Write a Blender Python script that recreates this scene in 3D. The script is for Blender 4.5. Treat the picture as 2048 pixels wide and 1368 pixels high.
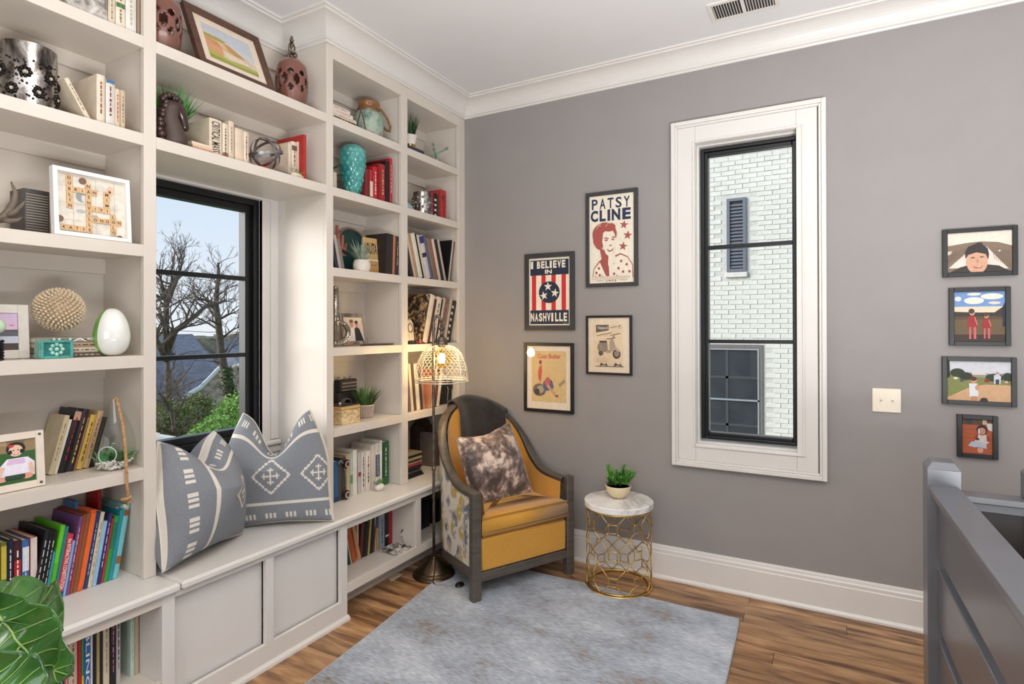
import bpy, bmesh, math, random
from mathutils import Vector, Matrix
random.seed(11)
for o in list(bpy.data.objects): bpy.data.objects.remove(o)
S = bpy.context.scene
COL = S.collection
PI = math.pi
def rad(a): return a*PI/180
def lin(c):
    c = c/255.0
    return c/12.92 if c <= .04045 else ((c+.055)/1.055)**2.4
def rgb(c): return (lin(c[0]), lin(c[1]), lin(c[2]), 1)

# ---------------------------------------------------------------- camera
W, H, FPX = 2048, 1368, 1153.55
CAMP = Vector((2.19988, -3.28452, 1.42))
YAW, PIT, ROL, SX, SY = .504827, .003951, -.002315, 4.714, -32.813
_F = Vector((-math.sin(YAW)*math.cos(PIT), math.cos(YAW)*math.cos(PIT), math.sin(PIT)))
_R = Vector((math.cos(YAW), math.sin(YAW), 0)); _U = _R.cross(_F)
CR = math.cos(ROL)*_R + math.sin(ROL)*_U
CU = -math.sin(ROL)*_R + math.cos(ROL)*_U
cam = bpy.data.cameras.new('camera')
cam.sensor_width = 36; cam.lens = FPX/W*36
cam.shift_x = -SX/W; cam.shift_y = SY/W
cam.clip_start = .05; cam.clip_end = 400
co = bpy.data.objects.new('camera', cam); COL.objects.link(co)
m3 = Matrix((CR, CU, -_F)).transposed()
co.matrix_world = Matrix.Translation(CAMP) @ m3.to_4x4()
S.camera = co
def ray(u, v): return CR*((u-W/2-SX)/FPX) - CU*((v-H/2-SY)/FPX) + _F
def on_x(u, v, x): d = ray(u, v); return CAMP + d*((x-CAMP.x)/d.x)   # photo pixel -> point on a plane of the room
def on_y(u, v, y): d = ray(u, v); return CAMP + d*((y-CAMP.y)/d.y)
def on_z(u, v, z): d = ray(u, v); return CAMP + d*((z-CAMP.z)/d.z)

# ---------------------------------------------------------------- world, sun, lights, exposure
S.view_settings.view_transform = 'Standard'
S.view_settings.look = 'None'
S.view_settings.gamma = 1
S.view_settings.use_curve_mapping = False
S.view_settings.exposure = 0.0
wd = bpy.data.worlds.new('sky'); S.world = wd; wd.use_nodes = True
nt = wd.node_tree; nt.nodes.clear()
no = nt.nodes.new('ShaderNodeOutputWorld'); nb = nt.nodes.new('ShaderNodeBackground')
tc = nt.nodes.new('ShaderNodeTexCoord'); sp = nt.nodes.new('ShaderNodeSeparateXYZ'); rp = nt.nodes.new('ShaderNodeValToRGB')
nt.links.new(tc.outputs['Generated'], sp.inputs[0]); nt.links.new(sp.outputs['Z'], rp.inputs[0])
nt.links.new(rp.outputs[0], nb.inputs[0]); nt.links.new(nb.outputs[0], no.inputs[0])
e = rp.color_ramp.elements
e[0].position = 0; e[0].color = rgb((236, 243, 250)); e[1].position = 1; e[1].color = rgb((150, 195, 245))
q = e.new(.30); q.color = rgb((204, 227, 251))
nb.inputs[1].default_value = 1.0
def light(name, kind, loc, energy, color=(1, 1, 1), size=1, size_y=None, rot=(0, 0, 0)):
    l = bpy.data.lights.new(name, kind); l.energy = energy; l.color = color
    if kind == 'AREA':
        l.size = size
        if size_y: l.shape = 'RECTANGLE'; l.size_y = size_y
    elif kind == 'SUN': l.angle = size
    else: l.shadow_soft_size = size
    o = bpy.data.objects.new(name, l); COL.objects.link(o); o.location = loc; o.rotation_euler = rot
    return o
sun = light('sun', 'SUN', (-20, -20, 20), 4.6, (1, .97, .93), rad(50))
sun.rotation_euler = Vector((.70, .54, -.30)).to_track_quat('-Z', 'Y').to_euler()
# unseen area lights added to brighten the room
light('rear_fill', 'AREA', (2.6, -6.8, 1.6), 60, (.92, .96, 1), 3.2, 2.0, (rad(90), 0, 0))  # added cool fill from behind the viewer, no window there
light('side_fill', 'AREA', (5.4, -3.2, 1.7), 8, (.92, .96, 1), 2.2, 1.8, (rad(90), 0, rad(90)))  # weak cool fill added from the right, no window there
light('overhead_warm_fill', 'AREA', (1.9, -2.6, 2.90), 20, (1, .93, .85), .9, .9, (0, 0, 0))  # added warm fill just under the ceiling, without a fitting
light('ceiling_bounce_fill', 'AREA', (3.0, -3.2, .70), 240, (.96, .98, 1), 1.3, 1.3, (rad(180), 0, 0))  # upward fill added to brighten the ceiling, no lamp in the stairwell

# ---------------------------------------------------------------- materials
MATS = {}
def nodes(name):
    m = bpy.data.materials.new(name); m.use_nodes = True
    return m, m.node_tree, m.node_tree.nodes['Principled BSDF']
def M(name, c, rough=.5, metal=0, var=.06, scale=25, bump=0, bscale=None, coat=0, spec=None, c2=None, sheen=0, stretch=None, rand=0):
    """procedural material: noise-varied base colour, optional bump"""
    if name in MATS: return MATS[name]
    m, t, b = nodes(name); L = t.links
    tcn = t.nodes.new('ShaderNodeTexCoord')
    src = tcn.outputs['Object']
    if stretch:
        mp = t.nodes.new('ShaderNodeMapping'); mp.inputs['Scale'].default_value = stretch
        L.new(src, mp.inputs[0]); src = mp.outputs[0]
    nz = t.nodes.new('ShaderNodeTexNoise'); nz.inputs['Scale'].default_value = scale; nz.inputs['Detail'].default_value = 3
    L.new(src, nz.inputs['Vector'])
    cr = t.nodes.new('ShaderNodeValToRGB'); L.new(nz.outputs['Fac'], cr.inputs[0])
    a = rgb(c)
    if c2 is None:
        lo = tuple(x*(1-var) for x in a[:3])+(1,); hi = tuple(min(1, x*(1+var)) for x in a[:3])+(1,)
    else: lo, hi = a, rgb(c2)
    cr.color_ramp.elements[0].position = .35; cr.color_ramp.elements[1].position = .65
    cr.color_ramp.elements[0].color = lo; cr.color_ramp.elements[1].color = hi
    L.new(cr.outputs[0], b.inputs['Base Color'])
    b.inputs['Roughness'].default_value = rough; b.inputs['Metallic'].default_value = metal
    if coat: b.inputs['Coat Weight'].default_value = coat
    if spec is not None: b.inputs['Specular IOR Level'].default_value = spec
    if sheen: b.inputs['Sheen Weight'].default_value = sheen
    if bump:
        n2 = t.nodes.new('ShaderNodeTexNoise'); n2.inputs['Scale'].default_value = bscale or scale*4
        L.new(src, n2.inputs['Vector'])
        bp = t.nodes.new('ShaderNodeBump'); bp.inputs['Strength'].default_value = bump; bp.inputs['Distance'].default_value = .005
        L.new(n2.outputs['Fac'], bp.inputs['Height']); L.new(bp.outputs[0], b.inputs['Normal'])
    MATS[name] = m
    return m
def ink(c, rough=.6): return M('print_%d_%d_%d' % tuple(c), c, rough, var=.04, scale=60)
def cover(c): return M('cover_%d_%d_%d' % tuple(c), c, .42, var=.07, scale=18)
def glass_mat(name, tint=(255, 255, 255), ior=1.45, rough=0):
    if name in MATS: return MATS[name]
    m = bpy.data.materials.new(name); m.use_nodes = True; t = m.node_tree; t.nodes.clear()
    o = t.nodes.new('ShaderNodeOutputMaterial'); mx = t.nodes.new('ShaderNodeMixShader'); lw = t.nodes.new('ShaderNodeLayerWeight')
    tr = t.nodes.new('ShaderNodeBsdfTransparent'); gl = t.nodes.new('ShaderNodeBsdfGlossy'); pw = t.nodes.new('ShaderNodeMath'); ma = t.nodes.new('ShaderNodeMath')
    tr.inputs[0].default_value = rgb(tint); gl.inputs['Roughness'].default_value = rough; lw.inputs[0].default_value = .5
    f0 = ((ior-1)/(ior+1))**2; pw.operation = 'POWER'; pw.inputs[1].default_value = 5; ma.operation = 'MULTIPLY_ADD'; ma.inputs[1].default_value = min(.8, f0*14); ma.inputs[2].default_value = f0
    t.links.new(lw.outputs['Facing'], pw.inputs[0]); t.links.new(pw.outputs[0], ma.inputs[0])
    t.links.new(ma.outputs[0], mx.inputs[0]); t.links.new(tr.outputs[0], mx.inputs[1]); t.links.new(gl.outputs[0], mx.inputs[2])
    t.links.new(mx.outputs[0], o.inputs[0]); MATS[name] = m
    return m
def emit_mat(name, c, s):
    m, t, b = nodes(name); b.inputs['Emission Color'].default_value = rgb(c); b.inputs['Emission Strength'].default_value = s
    b.inputs['Base Color'].default_value = rgb(c); MATS[name] = m
    return m
def blotch(name, cols, pos, scale, rough=.8, detail=6, stretch=(1, 1, 1), bump=.2, distort=0, sheen=0, fine=None, coord='Object'):
    """colour blotches through a ramp of several colours, with optional fine second noise"""
    m, t, b = nodes(name); L = t.links
    tcn = t.nodes.new('ShaderNodeTexCoord'); mp = t.nodes.new('ShaderNodeMapping'); mp.inputs['Scale'].default_value = stretch
    L.new(tcn.outputs[coord], mp.inputs[0])
    nz = t.nodes.new('ShaderNodeTexNoise'); nz.inputs['Scale'].default_value = scale; nz.inputs['Detail'].default_value = detail
    nz.inputs['Distortion'].default_value = distort; nz.inputs['Roughness'].default_value = .62
    L.new(mp.outputs[0], nz.inputs['Vector'])
    fac = nz.outputs['Fac']
    if fine:
        n3 = t.nodes.new('ShaderNodeTexNoise'); n3.inputs['Scale'].default_value = fine[0]; n3.inputs['Detail'].default_value = 4
        mp3 = t.nodes.new('ShaderNodeMapping'); mp3.inputs['Scale'].default_value = fine[2]
        L.new(tcn.outputs[coord], mp3.inputs[0]); L.new(mp3.outputs[0], n3.inputs['Vector'])
        ma = t.nodes.new('ShaderNodeMath'); ma.operation = 'MULTIPLY_ADD'; ma.inputs[1].default_value = fine[1]
        sb = t.nodes.new('ShaderNodeMath'); sb.operation = 'SUBTRACT'; sb.inputs[1].default_value = .5
        L.new(n3.outputs['Fac'], sb.inputs[0]); L.new(sb.outputs[0], ma.inputs[0]); L.new(fac, ma.inputs[2]); fac = ma.outputs[0]
    cr = t.nodes.new('ShaderNodeValToRGB'); L.new(fac, cr.inputs[0]); el = cr.color_ramp.elements
    while len(el) < len(cols): el.new(.5)
    for i, (c, p) in enumerate(zip(cols, pos)): el[i].position = p; el[i].color = rgb(c)
    L.new(cr.outputs[0], b.inputs['Base Color']); b.inputs['Roughness'].default_value = rough
    if sheen: b.inputs['Sheen Weight'].default_value = sheen
    if bump:
        bp = t.nodes.new('ShaderNodeBump'); bp.inputs['Strength'].default_value = bump; bp.inputs['Distance'].default_value = .004
        L.new(fac, bp.inputs['Height']); L.new(bp.outputs[0], b.inputs['Normal'])
    MATS[name] = m
    return m
WHITE = M('white_trim_paint', (224, 219, 213), .35, var=.012, scale=6)
CABIN = M('cabinet_paint', (219, 209, 197), .38, var=.015, scale=6)
CEIL = M('ceiling_paint', (228, 226, 225), .7, var=.01, scale=4)
WALLG = M('warm_grey_wall_paint', (151, 145, 142), .62, var=.02, scale=5, bump=.06, bscale=300)
BLACKM = M('black_window_metal', (30, 31, 33), .32, .3, var=.08)
GLASS = glass_mat('window_glass', (255, 255, 255), 1.12)
GOLD = M('brushed_gold', (214, 178, 104), .28, 1, var=.06)
PAGES = M('book_pages', (226, 214, 190), .8, var=.10, scale=160, stretch=(1, 1, 1))
PAGESW = M('white_book_pages', (232, 228, 218), .8, var=.08, scale=160)

# ---------------------------------------------------------------- mesh building
class MB:
    def __init__(s, off=(0, 0, 0)): s.v = []; s.f = []; s.m = []; s.off = Vector(off)
    def add(s, vs, fs, mi=0):
        n = len(s.v); s.v += [Vector(p)-s.off for p in vs]
        for f in fs: s.f.append([n+i for i in f]); s.m.append(mi)
        return s
    def box(s, x0, x1, y0, y1, z0, z1, mi=0):
        vs = [(x, y, z) for z in (z0, z1) for y in (y0, y1) for x in (x0, x1)]
        return s.add(vs, [(0, 2, 3, 1), (4, 5, 7, 6), (0, 1, 5, 4), (2, 6, 7, 3), (0, 4, 6, 2), (1, 3, 7, 5)], mi)
    def cbox(s, x0, x1, y0, y1, z0, z1, c=.004, mi=0):
        """box with chamfered edges"""
        vs = []
        for sx in (0, 1):
            for sy in (0, 1):
                for sz in (0, 1):
                    X, Y, Z = (x0, x1)[sx], (y0, y1)[sy], (z0, z1)[sz]
                    cx, cy, cz = c*(1-2*sx), c*(1-2*sy), c*(1-2*sz)
                    vs += [(X, Y+cy, Z+cz), (X+cx, Y, Z+cz), (X+cx, Y+cy, Z)]
        b = bmesh.new(); bv = [b.verts.new(p) for p in vs]
        h = bmesh.ops.convex_hull(b, input=bv); b.verts.index_update()
        pts = [v.co.copy() for v in b.verts]; fs = [[v.index for v in f.verts] for f in b.faces]; b.free()
        return s.add(pts, fs, mi)
    def poly(s, pts, mi=0): return s.add(pts, [tuple(range(len(pts)))], mi)
    def prism(s, base, vec, mi=0):
        """extrude a planar outline along vec"""
        n = len(base); vec = Vector(vec); b = [Vector(p) for p in base]
        vs = b+[p+vec for p in b]
        fs = [tuple(range(n))[::-1], tuple(range(n, 2*n))]+[(i, (i+1) % n, n+(i+1) % n, n+i) for i in range(n)]
        return s.add(vs, fs, mi)
    def tube(s, pts, r, n=8, closed=False, mi=0, caps=True):
        pts = [Vector(p) for p in pts]; k = len(pts); rs = r if isinstance(r, (list, tuple)) else [r]*k
        vs = []; fs = []; prev = None
        for i, p in enumerate(pts):
            if closed: d = pts[(i+1) % k]-pts[i-1]
            else: d = pts[min(i+1, k-1)]-pts[max(i-1, 0)]
            if d.length < 1e-9: d = Vector((0, 0, 1))
            d.normalize()
            if prev is None:
                a = Vector((0, 0, 1)) if abs(d.z) < .9 else Vector((1, 0, 0)); u = d.cross(a).normalized()
            else:
                u = prev-d*prev.dot(d)
                u = u.normalized() if u.length > 1e-6 else d.orthogonal().normalized()
            prev = u; w = d.cross(u)
            for j in range(n):
                a = 2*PI*j/n; vs.append(p+(u*math.cos(a)+w*math.sin(a))*rs[i])
        for i in range(k if closed else k-1):
            for j in range(n):
                a, b = i*n+j, i*n+(j+1) % n; c, d2 = ((i+1) % k)*n+(j+1) % n, ((i+1) % k)*n+j
                fs.append((a, b, c, d2))
        if caps and not closed: fs += [tuple(range(n))[::-1], tuple(range((k-1)*n, k*n))]
        return s.add(vs, fs, mi)
    def lathe(s, prof, n=24, c=(0, 0, 0), mi=0, cap=True, a0=0, sy=1, sx=1):
        vs = []; fs = []; k = len(prof); c = Vector(c)
        for r, z in prof:
            for j in range(n): a = a0+2*PI*j/n; vs.append(c+Vector((sx*r*math.cos(a), sy*r*math.sin(a), z)))
        for i in range(k-1):
            for j in range(n): fs.append((i*n+j, i*n+(j+1) % n, (i+1)*n+(j+1) % n, (i+1)*n+j))
        if cap:
            if prof[0][0] > 1e-5: fs.append(tuple(range(n))[::-1])
            if prof[-1][0] > 1e-5: fs.append(tuple(range((k-1)*n, k*n)))
        return s.add(vs, fs, mi)
    def ball(s, c, r, n=12, k=8, mi=0):
        rx, ry, rz = r if isinstance(r, (list, tuple)) else (r, r, r)
        pr = [(max(1e-4, math.sin(PI*i/k)), -math.cos(PI*i/k)) for i in range(k+1)]
        vs = []; fs = []
        for a, z in pr:
            for j in range(n): t = 2*PI*j/n; vs.append((c[0]+rx*a*math.cos(t), c[1]+ry*a*math.sin(t), c[2]+rz*z))
        for i in range(k):
            for j in range(n): fs.append((i*n+j, i*n+(j+1) % n, (i+1)*n+(j+1) % n, (i+1)*n+j))
        return s.add(vs, fs, mi)
    def grid(s, fn, nu, nv, mi=0, mf=None, closed_u=False):
        n = len(s.v)
        for i in range(nu+1):
            for j in range(nv+1): s.v.append(Vector(fn(i/nu, j/nv))-s.off)
        for i in range(nu):
            for j in range(nv):
                a = n+i*(nv+1)+j
                s.f.append([a, a+nv+1, a+nv+2, a+1]); s.m.append(mf((i+.5)/nu, (j+.5)/nv) if mf else mi)
        return s
    def build(s, name, mats, parent=None, smooth=False, bevel=0, seg=2, solid=0, sub=0, kind=None, weld=False, fix=True):
        me = bpy.data.meshes.new(name); me.from_pydata(s.v, [], s.f)
        if not isinstance(mats, (list, tuple)): mats = [mats]
        for m in mats: me.materials.append(m)
        me.polygons.foreach_set('material_index', s.m)
        if fix or weld:
            b = bmesh.new(); b.from_mesh(me)
            if weld: bmesh.ops.remove_doubles(b, verts=b.verts, dist=1e-5)
            bmesh.ops.recalc_face_normals(b, faces=b.faces); b.to_mesh(me); b.free()
        if smooth:
            me.polygons.foreach_set('use_smooth', [True]*len(me.polygons))
            if smooth == 2:
                me.set_sharp_from_angle(angle=rad(38))
        me.update()
        o = bpy.data.objects.new(name, me); COL.objects.link(o)
        if parent: o.parent = parent
        if s.off.length and not parent: o.location = s.off
        if solid: md = o.modifiers.new('solid', 'SOLIDIFY'); md.thickness = solid; md.offset = 0
        if bevel: md = o.modifiers.new('bevel', 'BEVEL'); md.width = bevel; md.segments = seg; md.limit_method = 'ANGLE'; md.angle_limit = rad(40)
        if sub: md = o.modifiers.new('sub', 'SUBSURF'); md.levels = sub; md.render_levels = sub
        if kind: o['kind'] = kind
        return o
def tag(o, label, cat, group=None):
    o['label'] = label; o['category'] = cat
    if group: o['group'] = group
    return o
def thing(name, label, cat, loc=(0, 0, 0), group=None, rot=None):
    o = bpy.data.objects.new(name, None); COL.objects.link(o); o.location = loc; o.empty_display_size = .05
    if rot: o.rotation_euler = rot
    return tag(o, label, cat, group)
def struct(name, label=None):
    o = bpy.data.objects.new(name, None); COL.objects.link(o); o['kind'] = 'structure'; o.empty_display_size = .05
    if label: o['label'] = label
    return o
def boxes(name, mat, parent, *bs, bevel=0, kind=None, off=(0, 0, 0)):
    m = MB(off)
    for b in bs: m.box(*b)
    return m.build(name, mat, parent, bevel=bevel, kind=kind)
_txt = {}
def text_mesh(s, bold=0):
    k = (s, bold)
    if k in _txt: return _txt[k]
    cu = bpy.data.curves.new('t', 'FONT'); cu.body = s; cu.offset = bold; cu.resolution_u = 3; cu.fill_mode = 'FRONT'
    o = bpy.data.objects.new('t', cu); COL.objects.link(o)
    dg = bpy.context.evaluated_depsgraph_get(); ev = o.evaluated_get(dg); me = ev.to_mesh()
    vs = [v.co.copy() for v in me.vertices]; fs = [list(p.vertices) for p in me.polygons]
    ev.to_mesh_clear(); bpy.data.objects.remove(o); bpy.data.curves.remove(cu)
    xs = [v.x for v in vs] or [0]; ys = [v.y for v in vs] or [0]
    a, b, c, d = min(xs), max(xs), min(ys), max(ys)
    vs = [((v.x-a)/max(1e-6, b-a), (v.y-c)/max(1e-6, d-c)) for v in vs]
    _txt[k] = (vs, fs, (b-a)/max(1e-6, d-c))
    return _txt[k]
def put_text(mb, s, org, right, up, mi=0, bold=.02):
    """lettering fitted into the box org + right * [0,1] + up * [0,1]"""
    vs, fs, _ = text_mesh(s, bold); org, right, up = Vector(org), Vector(right), Vector(up)
    return mb.add([org+right*x+up*y for x, y in vs], fs, mi)
# ================================================================ room shell
CZ = 2.952
def wood_mat():
    m, t, b = nodes('oak_floor'); L = t.links
    ge = t.nodes.new('ShaderNodeNewGeometry'); oi = t.nodes.new('ShaderNodeObjectInfo')
    mp = t.nodes.new('ShaderNodeMapping'); mp.inputs['Scale'].default_value = (1.5, 9, 1)
    cb = t.nodes.new('ShaderNodeCombineXYZ'); mu = t.nodes.new('ShaderNodeMath'); mu.operation = 'MULTIPLY'; mu.inputs[1].default_value = 37
    L.new(oi.outputs['Random'], mu.inputs[0]); L.new(mu.outputs[0], cb.inputs[0]); L.new(mu.outputs[0], cb.inputs[2])
    ad = t.nodes.new('ShaderNodeVectorMath'); L.new(ge.outputs['Position'], ad.inputs[0]); L.new(cb.outputs[0], ad.inputs[1])
    L.new(ad.outputs[0], mp.inputs[0])
    nz = t.nodes.new('ShaderNodeTexNoise'); nz.inputs['Scale'].default_value = 2.6; nz.inputs['Detail'].default_value = 10; nz.inputs['Distortion'].default_value = .9
    L.new(mp.outputs[0], nz.inputs['Vector'])
    wv = t.nodes.new('ShaderNodeTexWave'); wv.wave_type = 'BANDS'; wv.bands_direction = 'Y'; wv.inputs['Scale'].default_value = .32
    wv.inputs['Distortion'].default_value = 14; wv.inputs['Detail'].default_value = 3; wv.inputs['Detail Scale'].default_value = .9
    L.new(mp.outputs[0], wv.inputs['Vector'])
    mx = t.nodes.new('ShaderNodeMath'); mx.operation = 'MULTIPLY_ADD'; mx.inputs[1].default_value = .16
    L.new(wv.outputs['Fac'], mx.inputs[0])
    m2 = t.nodes.new('ShaderNodeMath'); m2.operation = 'MULTIPLY'; m2.inputs[1].default_value = .84
    L.new(nz.outputs['Fac'], m2.inputs[0]); L.new(m2.outputs[0], mx.inputs[2])
    cr = t.nodes.new('ShaderNodeValToRGB'); L.new(mx.outputs[0], cr.inputs[0]); el = cr.color_ramp.elements
    el.new(.5); 
    for i, (c, p) in enumerate([((100, 68, 46), .32), ((162, 120, 82), .50), ((202, 160, 116), .72)]): el[i].position = p; el[i].color = rgb(c)
    hs = t.nodes.new('ShaderNodeHueSaturation'); L.new(cr.outputs[0], hs.inputs['Color'])
    mr = t.nodes.new('ShaderNodeMapRange'); mr.inputs[3].default_value = .78; mr.inputs[4].default_value = 1.15
    L.new(oi.outputs['Random'], mr.inputs[0]); L.new(mr.outputs[0], hs.inputs['Value']); L.new(hs.outputs[0], b.inputs['Base Color'])
    b.inputs['Roughness'].default_value = .36
    bp = t.nodes.new('ShaderNodeBump'); bp.inputs['Strength'].default_value = .12; bp.inputs['Distance'].default_value = .002
    L.new(mx.outputs[0], bp.inputs['Height']); L.new(bp.outputs[0], b.inputs['Normal'])
    return m
OAK = wood_mat()
floor = MB().box(-.6, 2.52, -7.2, .16, -.10, -.014).box(2.52, 5.6, -7.2, -4.2, -.10, -.014).box(2.52, 5.6, -.86, .16, -.10, -.014).build('floor', M('floor_base_wood', (70, 46, 30), .6, var=.1))
floor['kind'] = 'structure'
pw = .105
y = -.0
rnd = random.Random(5)
r = 0
while y > -3.9:
    x = -.34 - rnd.random()*.8
    xe = 2.52 if y-pw < -.86 else 3.4
    while x < xe:
        ln = .75+rnd.random()*.75
        x0, x1 = max(x, -.34), min(x+ln, xe)
        if x1-x0 > .03:
            o = MB().cbox(x0+.0006, x1-.0006, y-pw+.0006, y-.0006, -.013, 0, .0011).build('plank', OAK, floor, fix=False)
        x += ln
    y -= pw
# stairwell below the railing: side walls going down
boxes('wall_stairwell', M('stairwell_paint', (96, 88, 84), .7), None, (2.53, 5.6, -.88, -.86, -2.8, -.014), (2.50, 2.52, -4.2, -.88, -2.8, -.10), (2.52, 5.6, -4.22, -4.2, -2.8, -.10), (2.5, 5.6, -4.2, -.88, -2.86, -2.8), kind='structure')
MB().box(-.6, 5.6, -7.2, .16, CZ, CZ+.12).build('ceiling', CEIL, kind='structure')
# grey wall with the tall narrow window's opening
OX0, OX1, OZ0, OZ1 = 1.53, 2.067, .771, 2.442
boxes('wall_back', WALLG, None, (-.6, OX0, 0, .16, -.1, CZ), (OX1, 5.6, 0, .16, -.1, CZ), (OX0, OX1, 0, .16, -.1, OZ0), (OX0, OX1, 0, .16, OZ1, CZ), kind='structure')
# outer wall behind the bookcases with the bay window's opening
BY0, BY1, BZ0, BZ1 = -1.962, -1.320, .858, 2.078
boxes('wall_left', WHITE, None, (-.52, -.362, -7.2, BY0, -.1, CZ), (-.52, -.362, BY1, 0, -.1, CZ), (-.52, -.362, BY0, BY1, -.1, BZ0), (-.52, -.362, BY0, BY1, BZ1, CZ), kind='structure')
boxes('wall_right', WALLG, None, (5.6, 5.72, -7.2, .16, -2.9, CZ), kind='structure')
boxes('wall_front', WALLG, None, (-.6, 5.72, -7.32, -7.2, -.1, CZ), kind='structure')

# ---- crown moulding: one profile carried round the room and into the bay above the window
prof = [(0, -.110), (.010, -.110), (.014, -.101), (.022, -.098)]
for i in range(9):
    a = PI/2*i/8; prof.append((.024+.086*(1-math.cos(a)), -.096+.078*math.sin(a)))
prof += [(.114, -.016), (.116, -.010), (.130, -.010), (.130, 0), (0, 0)]
def sweep(path, prof, z):
    mb = MB(); n = len(prof); k = len(path); P = [Vector((p[0], p[1])) for p in path]; vs = []; fs = []
    for i, p in enumerate(P):
        d0 = (P[i]-P[i-1]).normalized() if i else None; d1 = (P[i+1]-P[i]).normalized() if i < k-1 else None
        n0 = Vector((-d0.y, d0.x)) if d0 else None; n1 = Vector((-d1.y, d1.x)) if d1 else None
        if n0 is None: mdir = n1
        elif n1 is None: mdir = n0
        else: b = (n0+n1); mdir = b/b.dot(n0)
        for a, h in prof: q = p+mdir*a; vs.append((q.x, q.y, z+h))
    for i in range(k-1):
        for j in range(n): fs.append((i*n+j, i*n+(j+1) % n, (i+1)*n+(j+1) % n, (i+1)*n+j))
    fs += [tuple(range(n)), tuple(range((k-1)*n, k*n))[::-1]]
    return mb.add(vs, fs)
sweep([(5.6, 0), (0, 0), (0, -1.229), (-.30, -1.229), (-.30, -2.053), (0, -2.053), (0, -7.2)], prof, CZ).build('trim_1', WHITE, kind='structure')
bbp = [(0, 0), (-.030, 0), (-.029, .010), (-.022, .019), (-.018, .021), (-.018, .140), (-.015, .144), (-.015, .160), (-.010, .166), (-.008, .178), (-.005, .185), (0, .185)]
MB().prism([(.14, a, b) for a, b in bbp], (5.4, 0, 0)).build('baseboard_back', WHITE, kind='structure')

# ---------------------------------------------------------------- windows
def rect_frame(mb, axis, a0, a1, z0, z1, w, d0, d1, mi=0):
    """rectangular frame in the plane across `axis`; a = horizontal span, w = width of its members inwards, d = depth span"""
    def b(p0, p1, q0, q1):
        if axis == 'x': mb.box(d0, d1, p0, p1, q0, q1, mi)
        else: mb.box(p0, p1, d0, d1, q0, q1, mi)
    b(a0, a0+w, z0, z1); b(a1-w, a1, z0, z1); b(a0+w, a1-w, z0, z0+w); b(a0+w, a1-w, z1-w, z1)
    return mb
w1 = struct('window_1', 'three-pane black casement window above the window seat')
m = MB()
m.box(-.362, -.352, -1.275, -1.2295, .845, 2.089).box(-.362, -.352, -2.0525, -2.007, .845, 2.089).box(-.362, -.352, -2.007, -1.275, 2.079, 2.089)
m.box(-.385, -.3621, -1.320, -1.275, .846, 2.0785).box(-.385, -.3621, -2.007, -1.962, .846, 2.0785)
m.build('casing', WHITE, w1, bevel=.002)
m = MB(); m.cbox(-.362, -.325, -2.0525, -1.2295, .818, .842, .006); m.box(-.43, -.362, -1.962, -1.32, .835, .858)
m.build('window_sill', WHITE, w1)
rect_frame(MB(), 'x', -1.962, -1.320, .858, 2.078, .030, -.440, -.386).build('window_frame', BLACKM, w1, bevel=.003)
rect_frame(MB(), 'x', -1.934, -1.348, .886, 2.050, .034, -.465, -.410).build('sash', BLACKM, w1, bevel=.004)
for z in (1.674, 1.287):
    MB().box(-.452, -.412, -1.902, -1.380, z-.010, z+.010).build('muntin', BLACKM, w1, bevel=.002)
zz = [.918, 1.278, 1.296, 1.665, 1.683, 2.018]
for i in range(3): MB().box(-.436, -.432, -1.903, -1.379, zz[2*i]-.003, zz[2*i+1]+.003).build('glass_pane', GLASS, w1)
w2 = struct('window_2', 'tall narrow three-pane black window in the grey wall')
m = MB()
rect_frame(m, 'y', 1.407, 2.173, .653, 2.564, .022, -.034, 0)
rect_frame(m, 'y', 1.429, 2.151, .675, 2.542, .012, -.028, 0)
rect_frame(m, 'y', 1.441, 2.133, .687, 2.530, .095, -.020, 0)
rect_frame(m, 'y', OX0-.008, OX1+.008, OZ0-.008, OZ1+.008, .012, -.026, .001)
m.build('casing', WHITE, w2, bevel=.003)
m = MB()
rect_frame(m, 'y', OX0, OX1, OZ0, OZ1, .008, .001, .16); rect_frame(m, 'y', OX0+.007, OX1-.007, OZ0+.007, OZ1-.007, .010, .030, .16)
m.build('jamb_lining', WHITE, w2)
rect_frame(MB(), 'y', 1.552, 2.050, .798, 2.419, .018, .058, .120).build('window_frame', BLACKM, w2, bevel=.003)
rect_frame(MB(), 'y', 1.568, 2.034, .814, 2.402, .020, .072, .130).build('sash', BLACKM, w2, bevel=.004)
for z in (1.868, 1.342): MB().box(1.586, 2.016, .076, .116, z-.010, z+.010).build('muntin', BLACKM, w2, bevel=.002)
zz = [.834, 1.332, 1.352, 1.858, 1.878, 2.384]
for i in range(3): MB().box(1.586, 2.016, .094, .098, zz[2*i]-.003, zz[2*i+1]+.003).build('glass_pane', GLASS, w2)

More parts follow.
